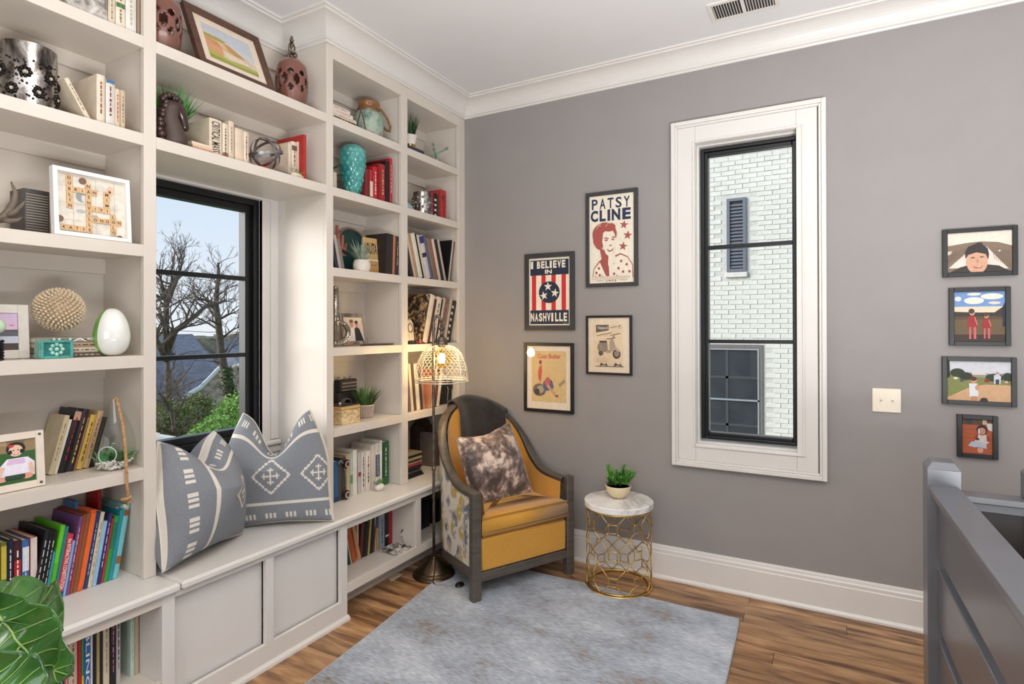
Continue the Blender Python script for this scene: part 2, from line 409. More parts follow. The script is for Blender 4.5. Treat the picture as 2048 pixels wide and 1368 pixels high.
# ================================================================ built-in bookcases
SH = [2.490, 2.133, 1.727, 1.323, .914]          # shelf tops
TH = .044; SX0, DEP = 0.0, -.30; CT = .505
def upper_unit(name, label, ya, yb, mids, loc):
    t = thing(name, label, 'bookcase', loc); off = loc
    stiles = [(ya, ya+.044)]+mids+[(yb-.044 if yb < -.01 else -.073, yb)]
    for a, b in stiles:
        MB(off).box(-.022, 0, a, b, CT+.001, 2.842).build('stile', CABIN, t, bevel=.0015)
    pn = [(stiles[0][0], stiles[0][1]-.010)]+[(a+.010, b-.010) for a, b in mids]+[(stiles[-1][0]+.010, stiles[-1][1])]
    for a, b in pn: MB(off).box(DEP, -.022, a, b, CT+.001, 2.842).build('side_panel', CABIN, t)
    MB(off).box(DEP-.014, DEP, ya+.004, yb-.004, CT+.001, 2.842).build('back_panel', CABIN, t)
    for i in range(len(stiles)-1):
        a, b = stiles[i][1], stiles[i+1][0]
        MB(off).box(-.022, 0, a, b, 2.778, 2.842).build('top_rail', CABIN, t)
        MB(off).box(DEP, -.022, pn[i][1], pn[i+1][0], 2.778, 2.80).build('top_panel', CABIN, t)
        for z in SH:
            m = MB(off); m.box(-.022, -.0005, a, b, z-TH, z); m.box(DEP, -.022, pn[i][1], pn[i+1][0], z-TH+.008, z)
            m.build('shelf', CABIN, t, bevel=.0015)
        for z in [2.778]+SH:
            zt = z if z == 2.778 else z-TH+.008
            MB(off).box(DEP, DEP+.018, pn[i][1], pn[i+1][0], zt-.058, zt).build('cleat', CABIN, t, bevel=.0015)
    return t
upper_unit('bookcase', 'white built-in bookcase of two columns between the window bay and grey wall', -1.229, 0, [(-.660, -.605)], (-.15, -.6, CT))
upper_unit('bookcase', 'white built-in bookcase at the left edge beside the window bay', -3.30, -2.053, [(-2.70, -2.645)], (-.15, -2.7, CT))
t = thing('bridge_shelf', 'white two-tier shelf bridging the bookcases above the bay window', 'shelf', (-.15, -1.64, 2.089)); off = (-.15, -1.64, 2.089)
MB(off).box(-.022, 0, -2.053, -1.229, 2.089, 2.133).box(-.362, -.022, -2.053, -1.229, 2.089, 2.133).build('header_board', CABIN, t)
MB(off).box(-.30, 0, -2.053, -1.229, 2.446, 2.490).build('shelf', CABIN, t, bevel=.0015)
MB(off).box(-.314, -.30, -2.053, -1.229, 2.133, CZ).build('back_panel', CABIN, t)
MB(off).box(-.30, -.282, -2.053, -1.229, 2.388, 2.446).build('cleat', CABIN, t, bevel=.0015)
MB(off).box(-.30, -.284, -2.053, -1.229, 2.735, 2.745).build('cleat', CABIN, t, bevel=.0015)
# bay side linings beside the window
boxes('trim_2', WHITE, None, (-.362, -.30, -1.229, -1.211, CT, CZ), (-.362, -.30, -2.071, -2.053, CT, CZ), (-.3619, -.356, -2.053, -1.229, CT, .818), kind='structure')
boxes('trim_3', WHITE, None, (-.3559, -.344, -2.053, -1.229, .78, .818), (-.3559, -.344, -2.053, -1.229, CT, .56), kind='structure')
# worktops
FX = .120
def top(label, y0, y1):
    m = MB(); m.cbox(-.36 if y0 < -2.5 else -.356, .143, y0, y1, CT-.032, CT, .009)
    return tag(m.build('countertop', WHITE), label, 'countertop')
def top2(label, y0, y1, cat, mid):
    m = MB((0, (y0+y1)/2, CT)); m.cbox(-.299, .143, y0, y1, CT-.032, CT, .009)
    if mid: m.box(-.355, -.299, -2.05, -1.232, CT-.032, CT-.0005)
    return tag(m.build('countertop', WHITE), label, cat)
top2('white painted ledge under the left bookcase, ending at the dark seam', -3.30, -2.0425, 'countertop', False)
top2('long white seat board and ledge running from the seam to grey wall', -2.0385, -.0005, 'window seat', True)
# base cabinets
t = thing('window_seat_base', 'white base cabinet with two recessed panels under the window seat', 'cabinet', (0, -1.65, 0)); off = (0, -1.65, 0)
m = MB(off)
m.box(.10, FX, -2.10, -2.054, 0, .473).box(.10, FX, -1.673, -1.634, .098, .452).box(.10, FX, -1.254, -1.211, 0, .473)
m.box(.10, FX, -2.054, -1.254, .452, .473).box(.10, FX, -2.054, -1.254, 0, .098)
m.build('face_frame', WHITE, t, bevel=.0015)
for a, b in ((-2.054, -1.673), (-1.634, -1.254)): MB(off).box(.070, .086, a-.005, b+.005, .09, .46).box(.086, .10, a-.004, a, .098, .452).build('panel', WHITE, t)
MB(off).prism([(FX, -2.10, 0), (FX+.016, -2.10, 0), (FX+.014, -2.10, .012), (FX+.004, -2.10, .022), (FX, -2.10, .022)], (0, .893, 0)).build('shoe_moulding', WHITE, t)
for a in (-2.10, -1.226): MB(off).box(-.30, .10, a, a+.015, .0, .473).build('side_panel', WHITE, t)
def base_unit(name, label, ya, yb, stiles, loc):
    t = thing(name, label, 'cabinet', loc); off = loc
    MB(off).box(.098, FX, ya, yb, .440, .473).build('top_rail', CABIN, t, bevel=.001)
    MB(off).box(.098, FX, ya, yb, .126, .172).build('bottom_rail', CABIN, t, bevel=.001)
    for a, b in stiles:
        MB(off).box(.098, FX, a, b, .172, .440).build('stile', CABIN, t, bevel=.001)
        MB(off).box(-.30, .098, a+.008, b-.008 if b < -.01 else b, .126, .473).build('partition', CABIN, t)
    MB(off).box(-.30, .098, ya, yb, .140, .163).build('deck', CABIN, t)
    MB(off).box(-.315, -.30, ya, yb, 0, .473).build('back_panel', CABIN, t)
    m = MB(off); m.box(-.045, -.03, ya, yb, 0, .126); m.box(-.03, -.020, ya, yb, 0, .02); m.box(-.03, -.024, ya, yb, .075, .083)
    m.build('toe_kick', CABIN, t)
    return t
base_unit('base_cabinet', 'white open base cabinet behind the floor lamp under the ledge', -1.2105, -.0005, [(-.680, -.636), (-.05, -.0005)], (0, -.6, 0))
base_unit('base_cabinet', 'white open base cabinet at lower left behind the big green leaves', -3.30, -2.1005, [(-2.70, -2.655)], (0, -2.7, 0))
# ---- ceiling vent
v0 = on_z(1425, 25, CZ); 
t = thing('ceiling_vent', 'white slatted air vent in the ceiling near the crown moulding', 'vent', (1.82, -.27, CZ)); off = (1.82, -.27, CZ)
VX0, VX1, VY0, VY1 = on_z(1424, 17, CZ).x, on_z(1549, -2, CZ).x, on_z(1490, -6, CZ).y, on_z(1490, 24, CZ).y
VY0, VY1 = min(VY0, VY1), max(VY0, VY1)
rect = MB(off)
rect.box(VX0-.02, VX1+.02, VY0-.02, VY0, CZ-.006, CZ-.0003).box(VX0-.02, VX1+.02, VY1, VY1+.02, CZ-.006, CZ-.0003)
rect.box(VX0-.02, VX0, VY0, VY1, CZ-.006, CZ-.0003).box(VX1, VX1+.02, VY0, VY1, CZ-.006, CZ-.0003).box((VX0+VX1)/2-.008, (VX0+VX1)/2+.008, VY0, VY1, CZ-.006, CZ-.0003)
rect.build('frame', WHITE, t)
MB(off).box(VX0, VX1, VY0, VY1, CZ-.0012, CZ-.0003).build('duct', M('dark_duct', (40, 38, 36), .8), t)
n = 22
for i in range(n):
    x = VX0+(VX1-VX0)*(i+.5)/n
    if abs(x-(VX0+VX1)/2) < .010: continue
    MB(off).add([(x-.004, VY0, CZ-.002), (x-.003, VY0, CZ-.002), (x+.002, VY0, CZ-.006), (x+.001, VY0, CZ-.006), (x-.004, VY1, CZ-.002), (x-.003, VY1, CZ-.002), (x+.002, VY1, CZ-.006), (x+.001, VY1, CZ-.006)],
                [(0, 1, 2, 3), (4, 5, 6, 7), (0, 1, 5, 4), (1, 2, 6, 5), (2, 3, 7, 6), (3, 0, 4, 7)]).build('slat', WHITE, t, fix=False)
# ================================================================ furniture
# ---- rug
RUGC = [(.205, -.300), (1.793, -.306), (1.90, -2.60), (.462, -2.60)]
def rugp(a, b, z):
    p = [Vector((*c, 0)) for c in RUGC]
    q = (p[0]*(1-a)+p[1]*a)*(1-b)+(p[3]*(1-a)+p[2]*a)*b
    w = .004*math.sin(9*b+1)*(1 if a > .5 else -1)*abs(2*a-1)
    return (q.x+w, q.y, z)
RUGM = blotch('faded_blue_grey_rug', [(112, 94, 80), (150, 138, 122), (146, 153, 164), (172, 179, 189), (210, 213, 218)], [.22, .34, .40, .54, .74], 2.1, .95, 8, (1.0, 1.7, 1), .3, .15, fine=(9, .75, (3.2, 26, 3)))
t = thing('rug', 'faded blue-grey patterned area rug under the front of the armchair', 'rug', (1.05, -1.5, 0)); off = (1.05, -1.5, 0)
m = MB(off); m.grid(lambda a, b: rugp(a, b, .007), 30, 40); m.grid(lambda a, b: rugp(a, b, .0005), 30, 40)
m.build('pile', RUGM, t)
BIND = M('rug_binding', (168, 168, 170), .9, var=.1, scale=80)
for e0, e1 in (((0, 0), (1, 0)), ((1, 0), (1, 1)), ((0, 0), (0, 1))):
    pts = []
    for i in range(41):
        s = i/40; pts.append(rugp(e0[0]+(e1[0]-e0[0])*s, e0[1]+(e1[1]-e0[1])*s, .0045))
    MB(off).tube(pts, .0042, 6).build('binding', BIND, t, smooth=True)

# ---- armchair: U-shaped plan, wooden show-frame rail swooping from the low arms up over the back
FLp, FRp = Vector((.558, -.775)), Vector((.860, -.195))
CH0 = (FLp+FRp)/2; CHR = (FRp-FLp).normalized(); CHW = (FRp-FLp).length
chair = thing('armchair', 'mustard barrel armchair with grey wood frame and patterned sides in the corner', 'armchair', (CH0.x, CH0.y, 0), rot=(0, 0, math.atan2(CHR.y, CHR.x)))
# local axes: x = to the sitter's left-to-right as seen from the front, y = to the back
HS, HA, HB = .34, .300, .225
def plan(s, inset=0.0, lean=0.0):
    """s in [0,1] from the front-left post round the back to the front-right post -> point, outward normal"""
    A, B = HA, HB; ls = HS; la = PI*(A+B)/2*1.02; tot = 2*ls+la; d = s*tot
    if d < ls: p = Vector((-A, d)); nrm = Vector((-1, 0))
    elif d > ls+la: p = Vector((A, tot-d)); nrm = Vector((1, 0))
    else:
        th = (d-ls)/la*PI; p = Vector((-A*math.cos(th), ls+B*math.sin(th))); nrm = Vector((-math.cos(th)/A, math.sin(th)/B)).normalized()
    return p-nrm*inset, nrm
HT = [(0, .560), (.10, .562), (.15, .578), (.18, .602), (.24, .690), (.285, .775), (.33, .850), (.377, .902), (.43, .945), (.5, .972)]
def rail_h(s):
    s = min(s, 1-s)
    for (a, h0), (b, h1) in zip(HT, HT[1:]):
        if s <= b:
            k = (s-a)/(b-a); return h0+(h1-h0)*k
    return HT[-1][1]
HTab = [rail_h(i/80) for i in range(81)]
for _ in range(6): HTab = [HTab[0]]+[(HTab[i-1]+2*HTab[i]+HTab[i+1])/4 for i in range(1, 80)]+[HTab[-1]]
def rail(s):
    f = s*80; i = min(79, int(f)); return HTab[i]+(HTab[i+1]-HTab[i])*(f-i)
def shell(s, z, inset):
    p, n = plan(s, inset); k = max(0, z-.45)/.5; return Vector((p.x+n.x*.012*k, p.y+n.y*.02*k+.055*k*max(0, math.sin(PI*s)**2), z))
CWOOD = M('grey_stained_wood', (86, 78, 70), .45, var=.22, scale=6, stretch=(1, 1, 8), bump=.1)
MUST = M('mustard_upholstery', (206, 148, 52), .78, var=.05, scale=90, bump=.25, bscale=500, sheen=.25)
def damask():
    m, t, b = nodes('ikat_fabric'); L = t.links
    tcn = t.nodes.new('ShaderNodeTexCoord'); mp = t.nodes.new('ShaderNodeMapping'); mp.inputs['Scale'].default_value = (1, 1, .75); L.new(tcn.outputs['Object'], mp.inputs[0])
    n1 = t.nodes.new('ShaderNodeTexNoise'); n1.inputs['Scale'].default_value = 60; L.new(mp.outputs[0], n1.inputs['Vector'])
    ad = t.nodes.new('ShaderNodeMix'); ad.data_type = 'VECTOR'; ad.inputs[0].default_value = .018
    L.new(mp.outputs[0], ad.inputs[4]); L.new(n1.outputs['Color'], ad.inputs[5])
    vo = t.nodes.new('ShaderNodeTexVoronoi'); vo.feature = 'F1'; vo.inputs['Scale'].default_value = 15; L.new(ad.outputs[1], vo.inputs['Vector'])
    v2 = t.nodes.new('ShaderNodeTexVoronoi'); v2.feature = 'SMOOTH_F1'; v2.inputs['Scale'].default_value = 38; L.new(ad.outputs[1], v2.inputs['Vector'])
    big = t.nodes.new('ShaderNodeTexNoise'); big.inputs['Scale'].default_value = 9; L.new(mp.outputs[0], big.inputs['Vector'])
    r1 = t.nodes.new('ShaderNodeValToRGB'); L.new(big.outputs['Fac'], r1.inputs[0]); el = r1.color_ramp.elements; el.new(.5)
    for i, (c, p) in enumerate([((112, 116, 128), .40), ((176, 168, 164), .50), ((196, 168, 76), .58)]): el[i].position = p; el[i].color = rgb(c)
    k = t.nodes.new('ShaderNodeValToRGB'); L.new(vo.outputs['Distance'], k.inputs[0]); el = k.color_ramp.elements
    el[0].position = .47; el[0].color = (1, 1, 1, 1); el[1].position = .62; el[1].color = (0, 0, 0, 1)
    k2 = t.nodes.new('ShaderNodeValToRGB'); L.new(v2.outputs['Distance'], k2.inputs[0]); el = k2.color_ramp.elements
    el[0].position = .22; el[0].color = (0, 0, 0, 1); el[1].position = .36; el[1].color = (1, 1, 1, 1)
    mu = t.nodes.new('ShaderNodeMath'); mu.operation = 'MULTIPLY'; L.new(k.outputs[0], mu.inputs[0]); L.new(k2.outputs[0], mu.inputs[1])
    mx = t.nodes.new('ShaderNodeMix'); mx.data_type = 'RGBA'; L.new(mu.outputs[0], mx.inputs[0]); mx.inputs[6].default_value = rgb((226, 216, 200)); L.new(r1.outputs[0], mx.inputs[7])
    L.new(mx.outputs[2], b.inputs['Base Color']); b.inputs['Roughness'].default_value = .85
    return m
IKAT = damask()
NS = 72
def strip(fa, fb, n=NS, s0=0, s1=1):
    m = MB(); m.grid(lambda a, b: (fa(s0+(s1-s0)*a) if b < .5 else fb(s0+(s1-s0)*a)), n, 1); return m
# wooden top rail
m = MB()
def railpt(s, c):
    h = rail(s); ins, dz = c; return shell(s, h, ins)+Vector((0, 0, dz))
prof_r = [(-.010, -.034), (-.012, -.008), (-.004, 0), (.030, 0), (.038, -.008), (.036, -.034)]
m.grid(lambda a, b: railpt(a, prof_r[int(round(b*len(prof_r))) % len(prof_r)]), NS, len(prof_r))
m.build('frame_rail', CWOOD, chair, smooth=2, weld=True)
# upholstered panels: patterned outside, mustard inside
m = MB(); m.grid(lambda a, b: shell(a, .152+(rail(a)-.030-.152)*b, -.004-.010*math.sin(PI*b)), NS, 10); m.build('outer_panel', IKAT, chair, smooth=True)
m = MB(); m.grid(lambda a, b: shell(a, .20+(rail(a)-.022-.20)*b, .046+.014*math.sin(PI*min(1, b*1.2))), NS, 10); m.build('inner_panel', MUST, chair, smooth=True)
m = MB(); m.grid(lambda a, b: shell(a, .100+.052*(1 if b > .3 and b < .8 else 0), (-.006, -.006, .03, .03, -.006)[int(round(b*4))] if True else 0), NS, 4)
m = MB()
pr = [(-.006, .100), (-.008, .104), (-.008, .150), (-.004, .154), (.03, .154), (.03, .100)]
m.grid(lambda a, b: shell(a, pr[int(round(b*6)) % 6][1], pr[int(round(b*6)) % 6][0]), NS, 6); m.build('bottom_rail', CWOOD, chair, smooth=2, weld=True)
for sx in (-1, 1):
    m = MB(); x0, x1 = (-.335, -.283) if sx < 0 else (.283, .335)
    m.cbox(x0, x1, -.030, .018, .0075 if sx < 0 else .0, .566, .005)
    m.build('leg', CWOOD, chair)
    th = rad(52); px, py = sx*HA*.62, HS+HB*.62
    MB().cbox(px-.02, px+.02, py-.02, py+.02, 0, .11, .004).build('leg', CWOOD, chair)
MB().cbox(-.284, .284, -.024, .012, .100, .148, .004).build('front_rail', CWOOD, chair)
m = MB(); m.cbox(-.284, .284, -.020, .02, .148, .322, .010); m.build('skirt', MUST, chair, smooth=2, bevel=.004)
# seat platform and cushion with piped edge
def seat_outline(ins, y0):
    pts = [Vector((-.285+ins, y0)), ]
    for i in range(25):
        s = .02+.96*i/24; p, n = plan(s, .058+ins); pts.append(Vector((p.x, max(y0, p.y))))
    pts.append(Vector((.285-ins, y0)))
    return pts
m = MB(); ol = seat_outline(0, .02); m.prism([(p.x, p.y, .16) for p in ol], (0, 0, .165)); m.build('seat_platform', MUST, chair)
def cushion(z0, z1, y0):
    m = MB(); lay = [(0.024, z0), (.008, z0+.010), (0, z0+.03), (0, z1-.032), (.010, z1-.008), (.035, z1+.002), (.10, z1+.010), (.18, z1+.014)]
    rows = []
    for ins, z in lay: rows.append([(p.x, p.y, z-.02*max(0, p.y)) for p in seat_outline(ins, y0+ins)])
    n = len(rows[0])
    vs = [p for r in rows for p in r]; fs = []
    for i in range(len(rows)-1):
        for j in range(n): fs.append((i*n+j, i*n+(j+1) % n, (i+1)*n+(j+1) % n, (i+1)*n+j))
    fs += [tuple(range(n))[::-1], tuple(range((len(rows)-1)*n, len(rows)*n))]
    return m.add(vs, fs)
cush = cushion(.326, .440, -.034).build('seat_cushion', MUST, chair, smooth=True)
for z, ii in ((.352, .0), (.430, .004)):
    MB().tube([(p.x, p.y, z-.02*max(0, p.y)) for p in seat_outline(ii-.002, -.034+ii-.002)], .0035, 6, closed=True).build('piping', MUST, cush, smooth=True)
# ---- black throw over the chair's back
THROW = M('charcoal_knit', (40, 37, 38), .95, var=.2, scale=70, bump=.5, bscale=260, sheen=.3)
thr = thing('throw_blanket', 'charcoal knitted throw folded over the top of the armchair back', 'blanket', (CH0.x, CH0.y, 0), rot=(0, 0, math.atan2(CHR.y, CHR.x)))
def throw(a, b):
    s = .425+.225*a
    h = rail(s)
    L0 = .30+.02*math.sin(5*a)      # inside drop
    L1 = .16
    d = b*(L0+.075+L1)
    if d < L0: z = h+.010-(L0-d); ins = .070+.006*math.sin(14*a+3*b); ins -= .018*max(0, 1-(L0-d)/.05)
    elif d < L0+.075:
        k = (d-L0)/.075; ang = k*PI; ins = .0185-.0335*math.cos(PI-ang)*-1; ins = .052-.078*k; z = h+.010+.016*math.sin(ang)
    else: z = h+.010-(d-L0-.075); ins = -.026-.004*math.sin(12*a)
    q = shell(s, min(z, h+.02), ins); return Vector((q.x, q.y, z))
m = MB(); m.grid(throw, 30, 50); m.build('cloth', THROW, thr, smooth=True, solid=.008)
for e in (0, 1):
    MB().tube([throw(e, b/50)+Vector((0, 0, .001)) for b in range(51)], .0065, 6).build('hem', THROW, thr, smooth=True)

# ---- pillows
def pillow(size, thick, n=48, chop=0, ear=.0, sag=0, pinch=.10, inw=.1):
    """returns fn(side,u,v) -> local point; x across, y out of the face, z up"""
    def f(side, u, v):
        a, b = 2*u-1, 2*v-1
        e = (1-a**4)*(1-b**4)
        x = a*(1-pinch*(1-b*b)*abs(a)**3*.8); z = b*(1-pinch*(1-a*a)*abs(b)**3*.8)
        t = thick*max(0, (1-a*a)*(1-b*b))**.42
        if chop:
            k = math.exp(-(a/.40)**2)*max(0, (b+.45)/1.45)**1.5
            z -= chop*k; t *= 1+.35*math.exp(-(a/.5)**2)*max(0, 1-abs(b-.1)*1.2)
            z += ear*abs(a)**2.5*max(0, b)**2
            x += -inw*(1 if a > 0 else -1)*max(0, b)**1.6*abs(a)**1.5
        if sag: z += sag*(1-min(1, (b+1)))*0; x *= 1+.06*(1-b)*.5
        return Vector((x*size/2, side*t*.5, z*size/2))
    return f
def place_pillow(name, label, mats, size, thick, org, right, up, n=56, mf=None, group=None, piping=None, **kw):
    right, up = Vector(right).normalized(), Vector(up).normalized(); nrm = right.cross(up).normalized(); up = nrm.cross(right).normalized()
    f = pillow(size, thick, **kw); o = thing(name, label, 'cushion', org, group)
    zmin = 0
    def world(side, u, v):
        q = f(side, u, v); return right*q.x+nrm*q.y+up*q.z
    m = MB(); m.grid(lambda a, b: world(1, a, b), n, n, mf=(lambda u, v: mf(1, u, v)) if mf else None)
    m.grid(lambda a, b: world(-1, a, b), n, n, mf=(lambda u, v: mf(-1, u, v)) if mf else None)
    m.build('cover', mats, o, smooth=True, weld=True)
    if piping:
        loop = [(i/30, 0) for i in range(30)]+[(1, i/30) for i in range(30)]+[(1-i/30, 1) for i in range(30)]+[(0, 1-i/30) for i in range(30)]
        MB().tube([world(0, *q) for q in loop], .0035, 6, closed=True).build('seam', piping, o, smooth=True)
    return o
VELV = blotch('crushed_velvet', [(70, 54, 46), (112, 92, 84), (150, 126, 114), (222, 198, 180)], [.40, .47, .53, .60], 11, .5, 10, (1, 1, 1), .5, .35, sheen=.4, fine=(45, .22, (1, 1, 1)))
def cl(x, y, z): c, s = CHR.x, CHR.y; return Vector((CH0.x+x*c-y*s, CH0.y+x*s+y*c, z))
pc = cl(-.035, .250, .612)
place_pillow('throw_pillow', 'brown and cream crushed velvet cushion propped in the mustard armchair', [VELV], .43, .17, pc, cl(1, .10, .13)-cl(0, 0, 0), cl(.0, .32, 1)-cl(0, 0, 0), chop=.05, ear=.04, piping=VELV)

GREYF = M('grey_chambray', (134, 137, 143), .92, var=.16, scale=420, bump=.35, bscale=700)
IVORY = M('ivory_woven_stripe', (224, 216, 204), .9, var=.06, scale=300, bump=.2, bscale=600)
def aztec(a, b, r):
    """stepped diamond outline with a barred cross inside"""
    a, b = abs(a)/r, abs(b)/r; st = 6.0
    lay = math.floor(a*st)+math.floor(b*st); fr = (a*st) % 1+(b*st) % 1
    if lay == 5 and fr > .55 or lay == 6 and fr < .45: return True
    if lay < 5:
        if (a < .055 and b < .5) or (b < .055 and a < .5): return True
        if (abs(b-.36) < .045 and a < .17) or (abs(a-.36) < .045 and b < .17): return True
    return False
DENT = .62
def textile(side, u, v):
    if side < 0: return 1 if (u < .02) else 0
    a, b = 2*u-1, 2*v-1
    for s in (-.60, .62):
        if abs(b-s) < .032: return 1
    for bc in (-.84, .86):
        if abs(b-bc) < .055:
            k = (a*3.0+.5) % 1
            w = k*7.5
            if 1 < w < 1.9 or 2.5 < w < 3.4 or 4.0 < w < 4.9: return 1
    be = b-DENT*math.exp(-(a/.40)**2)*max(0, (b+.45)/1.45)**1.5
    for c in (-.80, .0, .80):
        if aztec(a-c, be+.12, .30): return 1
    if abs(a) > .975: return 1
    return 0
place_pillow('seat_cushion', 'grey woven cushion with white geometric motifs standing at right on window seat', [GREYF, IVORY], .52, .20, Vector((-.108, -1.440, CT+.252)), (.76, .65, .03), (-.17, .17, 1), n=150, mf=textile, group='grey cushions on the window seat', chop=.68, ear=.04, piping=IVORY, pinch=.10, inw=.42)
def textile_turned(side, u, v):
    if side < 0: return 0
    a, b = 2*v-1, 2*u-1
    if abs(a) > .975 or abs(b) > .98: return 1
    if abs(b+.34) < .035 or (abs(a-.62) < .03 and b > -.34): return 1
    if abs(b+.70) < .075:
        w = ((a*2.5+.5) % 1)*6.5
        if 1 < w < 1.9 or 2.5 < w < 3.4 or 4.0 < w < 4.9: return 1
    if abs(a-.84) < .055 and b > -.3:
        w = ((b*3.0+.5) % 1)*7.5
        if 1 < w < 1.9 or 2.5 < w < 3.4 or 4.0 < w < 4.9: return 1
    return 1 if aztec(a+.10, b-.34, .30) else 0
place_pillow('seat_cushion', 'grey woven cushion with white stripe leaning sideways at left on window seat', [GREYF, IVORY], .46, .28, Vector((-.075, -1.850, CT+.238)), (-.34, .94, -.05), (-.26, .08, 1), n=150, mf=textile_turned, group='grey cushions on the window seat', chop=.42, ear=.05, piping=IVORY, pinch=.10, inw=.30)

# ---- floor lamp
LC = Vector((.182, -.598, 0))
STEEL = M('weathered_pewter', (116, 108, 100), .38, .85, var=.25, scale=40, bump=.1)
BRONZE = M('aged_bronze', (96, 82, 66), .32, .9, var=.3, scale=14)
WIRE = M('cream_wire', (214, 204, 188), .45, .2, var=.1)
lamp = thing('floor_lamp', 'pewter floor lamp with wire-mesh dome shade beside the armchair', 'lamp', LC)
MB().lathe([(.121, 0), (.123, .006), (.118, .016), (.110, .019), (.108, .026), (.098, .032), (.092, .033), (.088, .040), (.060, .060), (.038, .080), (.026, .094), (.022, .098), (.022, .104), (.014, .110)], 40).build('base', BRONZE, lamp, smooth=2)
neck = [(0, 0, .10), (0, 0, .6), (0, 0, 1.37)]
SCR = Vector((CR.x, CR.y, 0)).normalized()         # the arm hooks out to the side
hx = .052
for i in range(1, 13):
    a = PI*.80*i/12; neck.append((SCR.x*hx/2*(1-math.cos(a))*.95, SCR.y*hx/2*(1-math.cos(a))*.95, 1.446+.045*math.sin(a)-(.0 if i < 9 else (i-8)*.004)))
MB().tube(neck[:2]+[(0, 0, .62), (0, 0, 1.37)]+neck[3:], .0085, 10).build('pole', STEEL, lamp, smooth=True)
MB().lathe([(.0095, .598), (.0125, .602), (.0125, .618), (.0095, .622)], 14).build('pole_joint', STEEL, lamp, smooth=2)
e = Vector(neck[-1]); hd = Vector((SCR.x*.047, SCR.y*.047, 0))
m = MB(); m.tube([e, e+Vector((0, 0, -.012)), Vector((hd.x, hd.y, e.z-.03))], .007, 8); m.ball((hd.x, hd.y, e.z-.040), .014, 12, 8)
m.tube([(hd.x, hd.y, e.z-.05), (hd.x, hd.y, e.z-.085)], .009, 10); m.tube([(hd.x-.018*SCR.x, hd.y-.018*SCR.y, e.z-.042), (hd.x+.018*SCR.x, hd.y+.018*SCR.y, e.z-.042)], .004, 8)
m.build('swivel', STEEL, lamp, smooth=True)
zs = e.z-.085
socket = MB().lathe([(.010, zs), (.020, zs-.004), (.022, zs-.012), (.027, zs-.014), (.028, zs-.024), (.033, zs-.027), (.036, zs-.045), (.034, zs-.050), (.020, zs-.052), (.020, zs-.062)], 28, (hd.x, hd.y, 0)).build('socket', STEEL, lamp, smooth=2)
# dome of hexagonal wire mesh
RS, HSd = .152, .215; zt = zs-.050; zb = zt-HSd
def dome(th, q):
    """q 0 at top rim, 1 at bottom ring"""
    a = q*PI/2; rr = .034+(RS-.034)*math.sin(min(PI/2, a*1.06))**.85; z = zt-HSd*(1-math.cos(a*.985))**.92
    return Vector((hd.x+rr*math.cos(th), hd.y+rr*math.sin(th), z))
m = MB(); NC, NR = 32, 14
for j in range(NR):
    q0, q1 = .12+.88*j/NR, .12+.88*(j+1)/NR; qm = q0+(q1-q0)*.42
    for i in range(NC):
        t0 = 2*PI*(i+.5*(j % 2))/NC; tl = 2*PI*(i+.5*(j % 2)-.5)/NC; tr = 2*PI*(i+.5*(j % 2)+.5)/NC
        m.tube([dome(t0, q0), dome(t0, qm)], .0008, 3, caps=False)
        m.tube([dome(tl, q1), dome(t0, qm), dome(tr, q1)], .0008, 3, caps=False)
sh = m.build('shade', WIRE, lamp, fix=False)
MB().tube([dome(2*PI*i/64, 1.0) for i in range(64)], .0032, 6, closed=True).build('ring', WIRE, sh, smooth=True)
MB().tube([dome(2*PI*i/64, .955) for i in range(64)], .0024, 6, closed=True).build('ring', WIRE, sh, smooth=True)
for i in range(6): MB().tube([dome(2*PI*i/6+.3, j/20) for j in range(21)], .0022, 6).build('rib', WIRE, sh, smooth=True)
bz = zs-.128
bulb = MB().lathe([(.013, bz+.070), (.014, bz+.058), (.022, bz+.050), (.040, bz+.036), (.052, bz+.015), (.054, bz), (.050, bz-.022), (.036, bz-.043), (.016, bz-.053), (.0005, bz-.055)], 28, (hd.x, hd.y, 0)).build('bulb', glass_mat('amber_bulb_glass', (255, 238, 196), 1.3), lamp, smooth=True)
FIL = emit_mat('glowing_filament', (255, 226, 170), 60)
m = MB()
for i in range(6):
    a = 2*PI*i/6; m.tube([(hd.x+.010*math.cos(a), hd.y+.010*math.sin(a), bz+.030), (hd.x+.016*math.cos(a+.3), hd.y+.016*math.sin(a+.3), bz-.026)], .0028, 5)
m.build('filament', FIL, bulb)
MB().tube([(hd.x, hd.y, bz+.06), (hd.x, hd.y, bz+.03)], .004, 8).build('stem', STEEL, bulb)
pl = light('floor_lamp_light', 'POINT', (LC.x+hd.x, LC.y+hd.y, bz-.01), 6.5, (1, .82, .58), .03)
CORD = M('black_cord', (22, 20, 20), .5)
m = MB(); m.tube([(LC.x+.02, LC.y-.012, .100), (LC.x+.055, LC.y-.066, .050), (LC.x+.068, LC.y-.100, .010), (LC.x+.10, LC.y-.115, .004)]+[(LC.x+.10+.0085*i, LC.y-.115+.0045*i+.006*math.sin(i*.5), .004) for i in range(1, 24)], .0034, 6)
tag(m.build('lamp_cord', CORD, smooth=True), 'thin black cord trailing from the floor lamp base under the armchair', 'cord')
m = MB((.40, -.655, .0)); m.lathe([(.0, .0), (.022, 0), (.024, .008), (.018, .018), (.006, .020), (.0, .020)], 20, (.40, -.655, .001), sy=1.3)
fs = m.build('foot_switch', CORD, smooth=2); tag(fs, 'small black foot switch on the floor between lamp base and armchair leg', 'switch')

